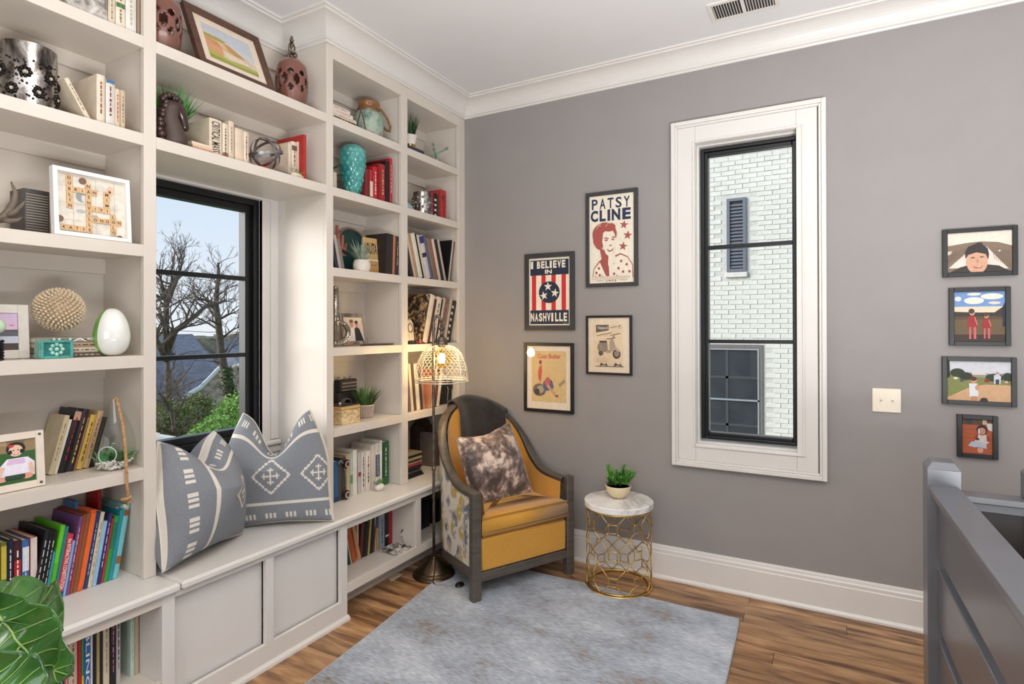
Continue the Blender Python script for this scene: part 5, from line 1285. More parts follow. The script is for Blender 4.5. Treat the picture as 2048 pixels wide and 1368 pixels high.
# third shelf
z0 = SH[2]
row('left of the spiky plant', 'albums at the left of the plant shelf', z0, -.05, .15, [('navy', (34, 40, 58), 672, 678, (660, 470)), ('white-edged', (186, 170, 160), 678.5, 684, (667, 470)), ('grey', (128, 120, 112), 684.5, 690, (673, 478))], kind='album')
cs = thing('coral_ornament', 'rust-pink branching coral piece standing behind the albums', 'ornament', (-.19, yat(681, -.19)-.005, z0+.0005)); CORL = M('rust_coral', (170, 100, 84), .6, var=.15, scale=40)
MB().lathe([(.0005, 0), (.028, 0), (.028, .012), (.012, .016), (.0005, .018)], 16).build('base', CORL, cs, smooth=2)
for k, (pts, r) in enumerate(((((0, 0, .01), (0, -.01, .12), (0, -.02, .26)), .013), (((0, -.006, .10), (0, .02, .16), (.01, .012, .21)), .010), (((0, .012, .15), (0, .040, .13), (.004, .046, .17)), .009), (((0, -.01, .13), (.0, .024, .10), (0, .05, .10)), .008))):
    MB().tube(pts, [r, r*1.1, r*.6], 9).build('branch', CORL, cs, smooth=True)
DP = M('framed_dark_print', (36, 56, 62), .5, c2=(30, 84, 72), scale=6)
fd = thing('dark_picture', 'dark teal round-topped picture leaning behind the spiky plant', 'picture', (-.24, yat(683, -.24), z0+.0005)); facing(fd, 0, rad(8))
ol = [(0, 0), (.20, 0), (.20, .20)]+[(.10+.10*math.cos(rad(a)), .20+.075*math.sin(rad(a))) for a in range(0, 181, 20)]
MB().prism([(a, -.012, b) for a, b in ol], (0, .010, 0)).build('panel', DP, fd); MB().tube([(a, -.013, b) for a, b in ol], .005, 6, closed=True).build('edge', M('rose_edge', (160, 112, 100), .5), fd)
WPOT = M('white_ribbed_ceramic', (226, 216, 204), .6, var=.05, scale=40)
def ribpot(o):
    pr = [(.0005, 0), (.034, 0)]
    for k in range(41): z = .002+.062*k/40; r = .036+.0115*math.sin(PI*(k/40*.75+.12)); pr.append((r+.0011*math.sin(k*2.2), z))
    pr += [(.032, .062), (.030, .05), (.0005, .05)]
    MB().lathe(pr, 36).build('pot', WPOT, o, smooth=True)
grass_pot('frosted grey-green spiky plant in a white ribbed pot', Vector((-.052, yat(724, -.052), z0+.0005)), ribpot, GRN3, 70, .125, .007, .85, .3, .056, .022, 14, 'spiky_plant')
lo = thing('paperback', 'tan paperback with tall dark title letters facing out on third shelf', 'book', (-.10, yat(728, -.10), z0+.0005)); facing(lo, rad(-8), rad(5))
wl, hl = .098, on_x(770, 482, -.10).z-z0
MB().box(0, wl, -.011, 0, 0, hl).build('cover_board', cover((202, 164, 104)), lo, bevel=.001); MB().box(.001, wl-.001, -.010, -.001, .001, hl+.0003).build('pages', PAGES, lo)
Print(wl, hl).rect(0, .36, 1, .40, (232, 220, 200)).rect(.0, .0, 1, .36, (190, 146, 88)).text('LOLITA', .08, .55, .94, .86, (60, 40, 30), .03).line([(.12, .24), (.9, .24)], .003, (96, 70, 46)).build(lo, (0, -.0112, 0))
row('at the right of the third shelf', 'dark books at the right of the third shelf', z0, -.025, .15, [('black back-cover', (40, 34, 34), 776, 789, (791, 474), dict(d=.16)), ('copper', (176, 112, 78), 789.5, 794, (797, 474)), ('dark lettered', (46, 38, 38), 794.5, 801, (803, 476), dict(strokes=(190, 160, 130)))])
# fourth shelf: hammered metal letter, silver photo frame, beads
z0 = SH[3]; HAM = M('hammered_silver', (170, 164, 154), .16, .95, var=.2, scale=60, bump=.6, bscale=90)
lb = thing('metal_letter', 'hammered silver letter ornament with a round bowl on the fourth shelf', 'ornament', (-.05, yat(668, -.05), z0+.0005)); 
zt2 = on_x(672, 577, -.05).z-z0; off = Vector(lb.location); b1 = [on_x(676, 577, -.05), on_x(676, 640, -.05), on_x(678, 648, -.05)]
m = MB(); m.tube([(0, .010, zt2), (0, .010, zt2*.6), (0, .010, .02)], [.016, .017, .016], 14); m.ball((0, .010, zt2), (.016, .016, .012), 14, 6); m.build('stem', HAM, lb, smooth=True)
m = MB(); pts = []
for a in range(0, 200, 10): pts.append((0, .012+.088*math.sin(rad(a)), .074+.056*math.cos(rad(a))))
m.tube(pts, .0145, 12); m.build('bowl_loop', HAM, lb, smooth=True)
sf = thing('photo_frame', 'silver photo frame with a couple behind the metal letter, fourth shelf', 'photo frame', (-.14, yat(690, -.14)-.02, z0+.0005)); facing(sf, rad(4), rad(10)); SF = M('polished_silver', (196, 188, 178), .12, 1, var=.06)
wf, hf = .205, on_x(730, 627, -.14).z-z0
frame_box(sf, wf, hf, .024, .014, SF, .003); 
for a, b, c, d in ((.006, .009, .006, hf-.006), (wf-.009, wf-.006, .006, hf-.006), (.009, wf-.009, hf-.009, hf-.006)): MB().box(a, b, -.0165, -.014, c, d).build('bead', SF, sf)
MB().box(.022, wf-.022, -.009, -.001, .022, hf-.022).build('backing', M('frame_backing', (90, 80, 74), .7), sf)
Print(wf-.048, hf-.048).rect(0, 0, 1, 1, (226, 206, 186)).poly([(.45, 0), (.95, 0), (.80, .5), (.66, .62), (.5, .5)], (40, 42, 46)).poly([(.1, 0), (.5, 0), (.52, .5), (.36, .55), (.2, .3)], (232, 222, 212)).ell(.40, .72, .10, .16, (206, 150, 126)).ell(.40, .84, .10, .08, (120, 92, 66)).ell(.66, .70, .08, .13, (196, 140, 120)).ell(.66, .80, .085, .07, (70, 54, 44)).poly([(.7, .62), (1, .95), (1, .3)], (214, 190, 176)).build(sf, (.024, -.0095, .024))
bd = thing('bead_garland', 'string of small dark beads lying across the fourth shelf', 'garland', (-.03, yat(755, -.03), z0)); BEAD = M('dark_bead', (92, 82, 76), .4, .3, var=.3, scale=50)
for k in range(34):
    s = k/33; MB().ball((-.012-.02*math.sin(5*s), -.115+.235*s, .0062), .006, 8, 6).build('bead', BEAD, bd, smooth=True)
# fifth shelf: brass box, vintage camera, woven grass pot
z0 = SH[4]; BOXM = blotch('gilded_shell_box', [(168, 138, 96), (214, 190, 146), (232, 212, 170)], [.36, .5, .64], 30, .4, 8, (1, 1, 2), .2)
ya, yb = yat(640, -.035), yat(721, -.035); bxx = thing('keepsake_box', 'gilded cream box with a dark lid on the fifth shelf', 'box', (-.10, (ya+yb)/2, z0+.0005)); hb_ = .098
yl_, w_ = (yb-ya)/2, (yb-ya)/2
w_ = .066; ctr = yb-w_; bxx.location.y = ctr
MB().cbox(-.062, .062, -w_, w_, 0, hb_-.022, .002).build('body', BOXM, bxx); MB().cbox(-.063, .063, -w_-.001, w_+.001, hb_-.020, hb_-.004, .002).build('lid', M('gold_band', (222, 182, 122), .35, .3, var=.1), bxx); MB().box(-.060, .060, -w_+.002, w_-.002, hb_-.004, hb_).build('lid_inlay', M('dark_inlay', (66, 56, 52), .3), bxx); MB().ball((.0, -.02, hb_+.006), .007, 10, 8).build('knob', M('crystal_knob', (230, 226, 222), .1), bxx, smooth=True)
vc = thing('vintage_camera', 'old black and silver folding camera behind the cream box', 'camera', (-.225, yat(690, -.225), z0+.0005)); CB = M('black_leatherette', (34, 32, 34), .5, var=.2, scale=80); hcam = on_x(690, 752, -.225).z-z0
MB().cbox(-.03, .03, -.075, .075, 0, hcam*.62, .006).build('body', CB, vc); MB().cbox(-.028, .028, -.06, .07, hcam*.62, hcam*.92, .006).build('top_housing', CB, vc); MB().tube([(.03, -.03, hcam*.35), (.048, -.03, hcam*.35)], .034, 24).build('lens_barrel', M('camera_grey', (150, 142, 132), .3, .6), vc); MB().tube([(.048, -.03, hcam*.35), (.0495, -.03, hcam*.35)], .026, 24).build('lens', M('dark_lens', (20, 20, 26), .05), vc)
for k in range(3): MB().box(.0285, .030, -.05, .06, hcam*(.66+.08*k), hcam*(.69+.08*k)).build('trim_strip', M('camera_grey', (150, 142, 132), .3, .6), vc)
for y_ in (-.045, 0, .045): MB().lathe([(.008, hcam*.92), (.008, hcam*.99), (.0005, hcam*.99)], 12, (0, y_, 0)).build('knob', M('camera_grey', (150, 142, 132), .3, .6), vc)
WOV = M('woven_pot', (150, 130, 122), .8, var=.3, scale=120, bump=.8, bscale=160)
def wovpot(o):
    pr = [(.0005, 0), (.036, 0), (.047, .072), (.042, .072), (.034, .01), (.0005, .01)]; MB().lathe(pr, 36).build('pot', WOV, o, smooth=2)
    WC = M('woven_cream', (226, 212, 194), .8); MB().tube([(.0475*math.cos(2*PI*i/40), .0475*math.sin(2*PI*i/40), .072) for i in range(40)], .003, 6, closed=True).build('rim', WC, o, smooth=True)
    for k in range(20):
        a = 2*PI*k/20; m = MB()
        for j in range(8):
            z = .006+.008*j; r = .037+.0105*z/.072+.0006
            for s in (-1, 1): m.tube([(r*math.cos(a), r*math.sin(a), z), ((r+.001)*math.cos(a+s*.12), (r+.001)*math.sin(a+s*.12), z+.006)], .0012, 4)
        m.build('herringbone_strip', WC, o, kind='stuff')
grass_pot('green grass plant in a woven herringbone pot on the fifth shelf', Vector((-.120, yat(733, -.120)-.010, z0+.0005)), wovpot, GRN2, 130, .125, .008, .62, .35, .066, .036, 40)
# ledge: headphones, books, succulent on white stone
row('on the ledge behind the headphones', 'books on the right ledge', CT, -.095, .15, [
    ('blue', (48, 96, 142), 668, 677, 922, dict(deco=[(.0, .12, (30, 60, 100))])), ('brown', (96, 74, 62), 677.5, 683, 924), ('slate', (70, 70, 78), 683.5, 691, 914), ('tan', (206, 174, 130), 692, 699.5, 908), ('pale teal', (176, 196, 188), 700, 705, 906, dict(deco=[(.3, .5, (90, 150, 120))])), ('white', (226, 220, 208), 705.5, 714, 899), ('grey red-dotted', (190, 186, 182), 716, 721.5, 904, dict(deco=[(.42, .52, (150, 60, 50))])), ('white newsprint', (214, 206, 198), 722, 730, 902, dict(strokes=(90, 84, 80))), ('white lettered', (224, 216, 208), 731, 741, 900, dict(strokes=(120, 80, 60))), ('cream', (214, 204, 192), 742, 750, 888), ('blue-labelled white', (222, 216, 208), 750.5, 759, 886, dict(deco=[(.25, .75, (60, 96, 140))], strokes=(210, 170, 60))), ('white tall', (228, 222, 212), 759.5, 764, 880), ('green', (44, 96, 58), 765, 777, 882, dict(deco=[(.1, .9, (36, 84, 50))], strokes=(190, 200, 180)))])
HP = M('black_headphone_plastic', (30, 28, 30), .35, var=.1); HPM = M('headphone_band_metal', (128, 138, 126), .35, .6)
hp = thing('headphones', 'over-ear headphones hung in front of the books on the right ledge', 'headphones', (-.086, yat(683, -.086), CT+.0005))
ztop = on_x(686, 917, -.086).z-CT; zlo = .028
MB().tube([(.004, -.030, ztop*.90), (.006, -.014, ztop*.97), (.006, .006, ztop*.88), (.006, .020, ztop*.68), (.006, .024, ztop*.48), (.006, .022, ztop*.32)], .0055, 8).build('headband', HPM, hp, smooth=True)
for z in (ztop*.86, zlo): 
    cup = MB().lathe([(.0005, 0), (.020, 0), (.024, .004), (.024, .012), (.020, .018), (.0005, .018)], 24).build('ear_cup', HP, hp, smooth=2); cup.matrix_local = Matrix.Translation((.002, .024, z)) @ Matrix.Rotation(rad(90), 4, 'Y')
    b = MB().tube([(.0005, 0, .0185), (.0005, 0, .0195)], .017, 24).build('badge', M('badge_cream', (216, 196, 180), .4), cup)
    MB().tube([(0, 0, .0196), (0, 0, .0200)], .012, 20).build('badge_ring', M('badge_plum', (96, 44, 48), .4), cup)
st_ = thing('stone_planter', 'small succulents in a white stone beside the green book', 'plant', (-.045, yat(758, -.045), CT+.0005))
rk = MB(); rk.ball((0, 0, .020), (.030, .030, .022), 9, 6); o_ = rk.build('stone', M('white_quartz', (232, 224, 214), .6, var=.06, bump=.3), st_)
tuft('succulent', GRN3, st_, (-.0, -.02, .034), 26, .036, .009, 1.1, .1, .008, random.Random(13)); tuft('succulent', GRN1, st_, (.0, .012, .034), 22, .036, .008, 1.1, .1, .008, random.Random(14))
# trailing bit of plant at the top left of this niche
# lower cabinet
row('in the lower right cabinet', 'books in the lower right cabinet', .163, -.055, .17, [
    ('dark green', (34, 74, 52), 697, 701, (684, 1062)), ('cream', (206, 190, 160), 701.5, 704, (690, 1060)), ('orange', (186, 92, 44), 705, 713, (695, 1058)), ('peach pad', (216, 150, 104), 716, 722, (702, 1056))])
row('upright in the lower right cabinet', 'upright books in the lower right cabinet', .163, -.06, .16, [
    ('cream', (214, 204, 184), 723, 726, 1035), ('maroon', (96, 44, 42), 727, 733, (731, 1046)), ('black', (26, 24, 28), 734, 743, (744, 1040)), ('mustard', (196, 170, 86), 743.5, 747, (747, 1036)), ('black second', (34, 30, 38), 747.5, 753, (754, 1030)), ('plum', (96, 70, 72), 753.5, 757, (758, 1028)), ('slim white', (196, 184, 180), 757.5, 760, 1026), ('ochre', (190, 150, 80), 761, 765, 1052), ('blue-grey', (140, 152, 166), 766, 777, 1024, dict(strokes=(90, 96, 106))), ('black floral', (30, 28, 32), 778, 784.5, 1012, dict(deco=[(.25, .3, (214, 208, 200))])), ('red', (168, 44, 50), 785, 792, 1008)])
NEWS = blotch('crumpled_newsprint', [(56, 50, 50), (150, 140, 134), (216, 206, 198)], [.40, .5, .6], 40, .8, 4, (1, 1, 1), .4)
cp = thing('crumpled_paper', 'crumpled printed paper lying in the lower right cabinet', 'paper', (.035, yat(795, .035), .1635)); m = MB(); rr = random.Random(6); nn = 12
pts = [[((a/nn-.5)*.16+rr.uniform(-.006, .006), (b/nn-.5)*.15+rr.uniform(-.006, .006), .004+.026*rr.random()*(1-abs(2*a/nn-1)**3)*(1-abs(2*b/nn-1)**3)) for b in range(nn+1)] for a in range(nn+1)]
m.grid(lambda a, b: pts[int(round(a*nn))][int(round(b*nn))], nn, nn); m.build('sheet', NEWS, cp)
m = MB(); m.grid(lambda a, b: (-.02+.01*math.sin(7*b), .055+.045*a, .012+.085*b*(1-.3*a)), 5, 6); m.build('sheet', NEWS, cp)
# ================================================================ right bookcase, second column
z0 = SH[0]
for i, (nm, c) in enumerate((('black', (36, 36, 40)), ('dark blue', (50, 62, 78)))): hbook('%s flat book, %s from bottom under the white and gold grass pot' % (nm, ORD[i]), c, -.035, -.505, z0+.0004+.0175*i, .20, .017, .15, 'flat books under the grass pot')
def goldpot(o):
    MB().lathe([(.0005, 0), (.030, 0), (.036, .028), (.0362, .0282)], 28).build('gilded_foot', GOLD, o, smooth=2); MB().lathe([(.0362, .0284), (.046, .085), (.042, .085), (.034, .03), (.0005, .03)], 28).build('pot', M('white_ceramic', (236, 226, 216), .3), o, smooth=2)
grass_pot('dark green grass in a white pot with gilded foot, top right niche', Vector((-.095, -.470, z0+.0365)), goldpot, leafmat('dark_grass', (26, 54, 30), (60, 92, 50)), 150, .14, .006, .45, .3, .078, .032, 77)
VERD = M('verdigris_metal', (140, 166, 148), .5, .4, var=.2, scale=40)
jk = thing('metal_jack', 'pale green metal toy jack ornament in the top right niche', 'ornament', (-.075, yat(872, -.075), z0+.0005)); R_ = .115
dirs = [Vector((.55, -.62, .56)), Vector((-.60, .05, .80)), Vector((.25, .80, .55))]
dirs = [Vector((.35, -.75, .50)), Vector((-.55, .55, .62)), Vector((.70, .50, .50))]
for d in dirs:
    d.normalize(); c = Vector((0, 0, .066)); k = .068; m = MB(); m.tube([c-d*k*1.25, c, c+d*k*1.25], [.0045, .0075, .0045], 8); m.build('bar', VERD, jk, smooth=True)
    for s in (-1, 1):
        if (c+d*s*k*1.25).z > .012: MB().ball(c+d*s*k*1.25, .0105, 10, 8).build('ball_end', VERD, jk, smooth=True)
z0 = SH[1]
hurricane('small dimpled mercury glass vase in the second right niche', Vector((-.10, yat(845, -.10), z0+.0005)), .058, .150, 11, 4, False, (.16, .36, .56, .76))
for i, (nm, wd) in enumerate((('pale blue', .085), ('powder blue', .070), ('light aqua', .050))): hbook('%s little flat book, %s from bottom beside the dimpled vase' % (nm, ORD[i]), ((150, 178, 182), (168, 192, 194), (140, 172, 178))[i], -.025-.004*i, yat(821, -.03)-.012-.006*i, z0+.0004+.0135*i, wd, .013, .06, 'little blue books beside the vase')
row('in the second right niche', 'books in the second right niche', z0, -.07, .14, [('slim crimson', (170, 36, 48), 863, 867.5, 386), ('black white-blocked', (28, 28, 30), 868.5, 873, 388, dict(deco=[(.1, .18, (226, 222, 214)), (.3, .38, (226, 222, 214)), (.5, .58, (226, 222, 214)), (.7, .78, (226, 222, 214))])), ('dark green', (40, 62, 48), 873.5, 878, 390), ('black', (30, 26, 28), 878.5, 881.5, 390), ('large red', (178, 56, 54), 882, 893, 383, dict(dx=.02, d=.18, title=None, strokes=(120, 30, 34)))])
t3 = MB(); bo = [o for o in bpy.data.objects if o.get('label', '').startswith('large red book, fifth')][0]
put_text(t3, '3', (.004, .006, .132), (0, .016, 0), (0, 0, .024), 0, .02); t3.build('numeral', ink((110, 28, 32)), bo, fix=False)
# records
z0 = SH[2]
row('in the leaning record row', 'records in the leaning row', z0, -.035, .235, [
    ('dark', (52, 44, 42), 819, 826, (806, 468)), ('pink-edged', (206, 176, 156), 826.5, 831, (814, 466)), ('tan', (176, 140, 104), 831.5, 835.5, (818, 466)), ('white', (222, 216, 200), 836, 844, (822, 466)), ('black', (28, 28, 28), 844.5, 847, (826, 468)), ('cream-edged', (212, 202, 176), 847.5, 850.5, (829, 470)), ('white blue-topped', (206, 196, 196), 851, 860, (833, 472), dict(deco=[(.82, .98, (48, 50, 110)), (.5, .6, (60, 44, 52))])), ('slate blue', (92, 94, 116), 860.5, 866, (841, 474)), ('olive', (130, 120, 100), 866.5, 869.5, (845, 478)), ('russet', (140, 92, 78), 870, 875.5, (849, 480)), ('cream', (214, 194, 176), 876, 881, (854, 481)), ('black-spined', (40, 32, 32), 881.5, 887, (859, 483)), ('silver-edged', (180, 164, 152), 887.5, 891.5, (863, 483))], kind='record')
row('at the right end of the record niche', 'records standing in the record niche', z0, -.035, .235, [('glossy black', (14, 14, 18), 893.5, 896, (902, 481)), ('white-edged', (196, 180, 166), 896.5, 899, (905, 482)), ('brown', (120, 96, 80), 899.5, 902, (908, 484))], kind='record')
z0 = SH[3]
oc = thing('oval_frame', 'small pale arched clock frame at left in the fourth right niche', 'clock', (-.05, yat(812, -.05), z0+.0195)); facing(oc, rad(0), rad(4))
ol = [(0, 0), (.062, 0), (.062, .085)]+[(.031+.031*math.cos(rad(a)), .085+.045*math.sin(rad(a))) for a in range(0, 181, 15)]
MB().prism([(a, -.012, b) for a, b in ol], (0, .011, 0)).build('case', M('pale_stone_frame', (190, 180, 166), .6, var=.1), oc); MB().tube([(.031+.02*math.cos(2*PI*i/24), -.0135, .078+.026*math.sin(2*PI*i/24)) for i in range(24)], .003, 6, closed=True).build('bezel', M('old_brass', (140, 110, 70), .4, .7), oc, smooth=True); MB().lathe([(.0005, 0), (.019, 0), (.019, .001), (.0005, .001)], 20).build('dial', M('dial_face', (196, 192, 180), .5), oc).matrix_local = Matrix.Translation((.031, -.0125, .078)) @ Matrix.Rotation(rad(90), 4, 'X')
hbook('flat black and red book under the arched clock', (28, 26, 28), -.028, yat(831, -.028), z0+.0004, .150, .018, .15, None, deco=[(.08, .44, (60, 58, 58)), (.52, .98, (150, 44, 50))], title=None)
LEO = blotch('leopard_photo', [(34, 28, 26), (84, 66, 50), (176, 146, 108)], [.42, .5, .6], 42, .5, 3, (1, 1, 1), 0)
row('in the fourth right niche', 'records in the fourth right niche', z0, -.025, .235, [
    ('leopard-spotted', (70, 56, 44), 841, 848, (868, 598), dict(mat=LEO)), ('cream', (220, 206, 184), 848.5, 858, (876, 600), dict(dx=.0)), ('maroon', (70, 40, 40), 858.5, 863, (880, 604)), ('white lettered', (214, 200, 182), 863.5, 873, (886, 602), dict(strokes=(120, 100, 86))), ('black', (34, 30, 30), 873.5, 876, (892, 602)), ('pale grey', (180, 168, 160), 876.5, 881, (895, 600)), ('brown', (120, 84, 66), 881.5, 887, (899, 600), dict(strokes=(190, 120, 90))), ('grey-blue', (130, 128, 130), 887.5, 890, (902, 600)), ('beige', (190, 168, 144), 890.5, 895, (905, 600)), ('black white-dotted', (26, 24, 26), 895.5, 899, (907, 601), dict(deco=[(.06+.15*k, .12+.15*k, (214, 206, 196)) for k in range(6)])), ('charcoal', (40, 36, 38), 899.5, 903.5, (910, 602))], kind='record')
z0 = SH[4]
row('left of the lamp pole in the fifth right niche', 'records in the fifth right niche', z0, -.04, .22, [('violet-grey', (110, 96, 104), 818, 822, (815, 728)), ('cream', (214, 198, 176), 823, 828, (818, 727)), ('brown', (90, 66, 54), 828.5, 833, (822, 728)), ('white', (220, 210, 192), 834, 841, (827, 728)), ('mottled black', (60, 56, 56), 841.5, 846, (833, 732)), ('rose', (170, 116, 96), 846.5, 851, (836, 736))], kind='record')
row('right of the lamp pole in the fifth niche', 'records right of the lamp pole', z0, -.03, .21, [('orange-edged', (190, 130, 100), 857, 861, (866, 740)), ('beige', (196, 176, 150), 861.5, 866, (870, 738)), ('maroon', (110, 60, 56), 866.5, 872, (876, 738)), ('white', (222, 210, 190), 872.5, 878, (881, 736))], kind='record')
bg = thing('black_bag', 'black satchel bag with a thin strap in the fifth right niche', 'bag', (-.10, -.150, z0+.0005)); BAGM = M('black_leather', (26, 25, 28), .5, var=.2, bump=.2)
MB().cbox(-.08, .05, -.060, .075, 0, .155, .016).build('body', BAGM, bg, smooth=2); MB().cbox(-.082, .056, -.062, .077, .085, .162, .014).build('flap', BAGM, bg, smooth=2); MB().tube([(.058, .0, .02), (.062, .005, .10), (.03, .01, .17), (-.03, .012, .21)], .003, 6).build('strap', M('grey_strap', (140, 132, 126), .5), bg, smooth=True)
# ledge of the second column
mg = [(150, 138, 110), (40, 38, 40), (170, 150, 110), (60, 50, 46), (190, 176, 140), (150, 60, 70), (44, 44, 48), (36, 34, 36), (90, 84, 80), (30, 30, 32), (24, 24, 26)][::-1]
zz = CT+.0004
for i, c in enumerate(mg):
    nm = ['black', 'jet black', 'grey', 'charcoal', 'slate', 'dusty pink', 'straw', 'brown', 'khaki', 'dark', 'beige'][i]; th = .010+.003*(i % 3)
    hbook('%s magazine, %s from bottom of the pile behind the lamp pole' % (nm, ORD[i]), c, -.05-.006*(i % 4), yat(836, -.05)-.045-.004*(i % 3), zz, .20-.008*(i % 5), th, .17, 'magazine pile behind the lamp'); zz += th+.0005
cw = thing('carved_chest', 'dark carved wooden cabinet box standing behind the magazine pile', 'box', (-.255, yat(842, -.255)+.01, CT+.0005)); DW = M('dark_carved_wood', (54, 34, 28), .4, var=.3, scale=20, bump=.5)
MB().cbox(-.036, .03, -.085, .085, 0, .25, .004).build('body', DW, cw); 
for k in range(3):
    for j in range(2): MB().cbox(.028, .036, -.075+.078*j, -.005+.078*j, .02+.075*k, .085+.075*k, .006).build('carved_panel', DW, cw)
MB().lathe([(.085, .25), (.085, .262), (.06, .290), (.0005, .30)], 24, sx=.38).build('domed_top', DW, cw, smooth=2)
row('at the right of the magazine ledge', 'dark books at the right of the magazine ledge', CT, -.10, .15, [('grey', (110, 100, 96), 868, 873, 866), ('brown', (96, 78, 70), 873.5, 880, 870), ('charcoal', (52, 48, 50), 880.5, 886, 868)])
row('in the dark lower cabinet beside the chair', 'books in the dark lower cabinet', .163, -.05, .16, [('black', (22, 22, 26), 842, 847, 1000), ('dark teal', (30, 44, 48), 848, 853, 1004), ('charcoal', (44, 40, 44), 854, 859, 998), ('brown', (50, 38, 34), 866, 872, 996), ('jet', (18, 18, 20), 873, 879, 998)])
# scrap of wrapper on the floor
m = MB(); rr = random.Random(2); P0 = on_z(790, 1155, 0)
pts = [[(P0.x+(a/4-.5)*.05, P0.y+(b/6-.5)*.10, .001+.010*rr.random()) for b in range(7)] for a in range(5)]
m.grid(lambda a, b: pts[int(round(a*4))][int(round(b*6))], 4, 6); tag(m.build('paper_scrap', M('cream_wrapper', (206, 184, 158), .5)), 'small crumpled wrapper on the floor under the cabinet by the lamp', 'paper')
# ================================================================ pictures on the grey wall
BFR = M('black_frame', (22, 19, 18), .4, var=.1); GFR = M('charcoal_frame', (58, 56, 56), .45, var=.1)
def wall_frame(name, label, x0, x1, z0, z1, fw, mat, depth=.020, cat='picture', backc=(236, 226, 208), glass=False):
    o = thing(name, label, cat, (x0, -.0006, z0)); w, h = x1-x0, z1-z0
    frame_box(o, w, h, fw, depth, mat); MB().box(fw-.002, w-fw+.002, -.010, -.001, fw-.002, h-fw+.002).build('backing', ink(backc), o)
    if glass: MB().box(fw-.001, w-fw+.001, -.0152, -.0136, fw-.001, h-fw+.001).build('glass', glass_mat('picture_glass', (255, 255, 255), 1.5), o)
    return o, w, h
CRP = (236, 226, 206); NAV = (38, 46, 78); BRK = (166, 82, 74); REDP = (200, 40, 44)
# music poster
o, w, h = wall_frame('framed_poster', 'tall framed concert poster with a rust-red portrait and three stars', .890, 1.211, 1.664, 2.232, .022, GFR, backc=CRP)
P = Print(w-.044, h-.044)
for i, ch in enumerate('PATSY'):
    x = .055+.18*i; P.text(ch, x, .845, x+.135, .965, NAV, .02)
for i, (ch, a, b) in enumerate((('C', .03, .20), ('L', .235, .375), ('I', .415, .475), ('N', .51, .70), ('E', .745, .93))): P.text(ch, a, .705, b, .835, NAV, .045)
for x, y in ((.78, .645), (.86, .525), (.76, .405)): P.star(x, y, .10, BRK, .15)
# generic two-tone portrait of a smiling woman
P.poly([(.06, .05), (.10, .17), (.22, .25), (.32, .29), (.50, .29), (.70, .33), (.86, .29), (.97, .20), (.985, .05)], BRK).poly([(.075, .05), (.115, .165), (.24, .24), (.36, .10), (.42, .05)], CRP).poly([(.46, .05), (.44, .20), (.60, .29), (.70, .315), (.85, .28), (.955, .195), (.965, .05)], CRP)
for k, (x, y) in enumerate(((.16, .12), (.22, .17), (.14, .07), (.30, .07), (.56, .10), (.66, .16), (.62, .07), (.76, .12), (.84, .20), (.80, .06), (.90, .12), (.72, .24), (.24, .09), (.54, .22))): P.ell(x, y, .028, .016, BRK, 8)
P.poly([(.24, .40), (.32, .18), (.40, .06), (.42, .18), (.47, .28), (.40, .36)], BRK).poly([(.44, .33), (.58, .34), (.60, .27), (.50, .15), (.43, .20)], CRP)
P.ell(.35, .555, .275, .135, BRK, 26).poly([(.08, .56), (.10, .46), (.17, .40), (.25, .38), (.30, .40), (.36, .52)], BRK)
P.poly([(.32, .57), (.40, .60), (.52, .60), (.58, .55), (.60, .48), (.58, .38), (.52, .32), (.45, .30), (.38, .33), (.33, .40), (.30, .47)], CRP).ell(.46, .63, .14, .05, BRK, 16)
P.poly([(.32, .505), (.38, .520), (.45, .505), (.44, .495), (.38, .505)], BRK).poly([(.50, .510), (.55, .525), (.59, .515), (.58, .503), (.54, .510)], BRK).ell(.39, .485, .038, .010, BRK, 10).ell(.54, .490, .032, .010, BRK, 10).poly([(.455, .425), (.48, .415), (.52, .425), (.50, .432)], BRK).poly([(.40, .385), (.47, .372), (.56, .39), (.53, .362), (.47, .350), (.43, .362)], BRK).poly([(.425, .380), (.47, .372), (.54, .384), (.48, .364)], CRP)
for a, b, c in ((.30, .70, .065), (.22, .66, .05), (.44, .68, .06)): P.line([(a-c, b-.04), (a, b), (a+c, b-.01)], .002, CRP)
P.rect(.03, .0, .97, .075, CRP)
for i in range(16): P.rect(.06+.055*i, .055, .10+.055*i, .070, (206, 190, 172))
for i in range(15): P.rect(.08+.055*i, .040, .115+.055*i, .050, (206, 190, 172))
P.text('1973', .40, .012, .62, .032, BRK, .02).rect(.16, .024, .34, .028, BRK).rect(.70, .026, .86, .030, BRK); P.build(o, (.022, -.0102, .022))
# state-flag poster
o, w, h = wall_frame('framed_poster', 'framed poster of red stripes and a blue three-star disc', .470, .813, 1.405, 1.890, .030, GFR, backc=CRP)
P = Print(w-.06, h-.06); NV2 = (30, 40, 62)
P.rect(.03, .745, .97, .97, NV2).rect(.03, .02, .97, .225, NV2)
for a in (.07, .31, .555, .80): P.rect(a, .225, a+.105, .745, REDP)
P.ell(.50, .49, .255, .160, NV2, 36)
for x, y, r in ((.47, .575, 0), (.37, .44, -.25), (.64, .475, .15)): P.star(x, y, .105, CRP, r)
P.text('I', .045, .845, .105, .955, CRP, .05)
for i, ch in enumerate('BELIEVE'): P.text(ch, .20+.105*i+(0.0 if i < 4 else -.02), .845, .285+.105*i+(0 if i not in (3,) else -.03)+(0.0 if i < 4 else -.02), .955, CRP, .05)
P.text('IN', .40, .765, .57, .825, CRP, .04)
for i, ch in enumerate('NASHVILLE'): P.text(ch, .045+.102*i+(0 if i < 6 else -.01), .058, .130+.102*i-(.035 if ch == 'I' else 0)-(0 if i < 6 else .01), .185, CRP, .045)
P.rect(.84, .028, .95, .038, (120, 130, 140)); P.build(o, (.030, -.0102, .030))
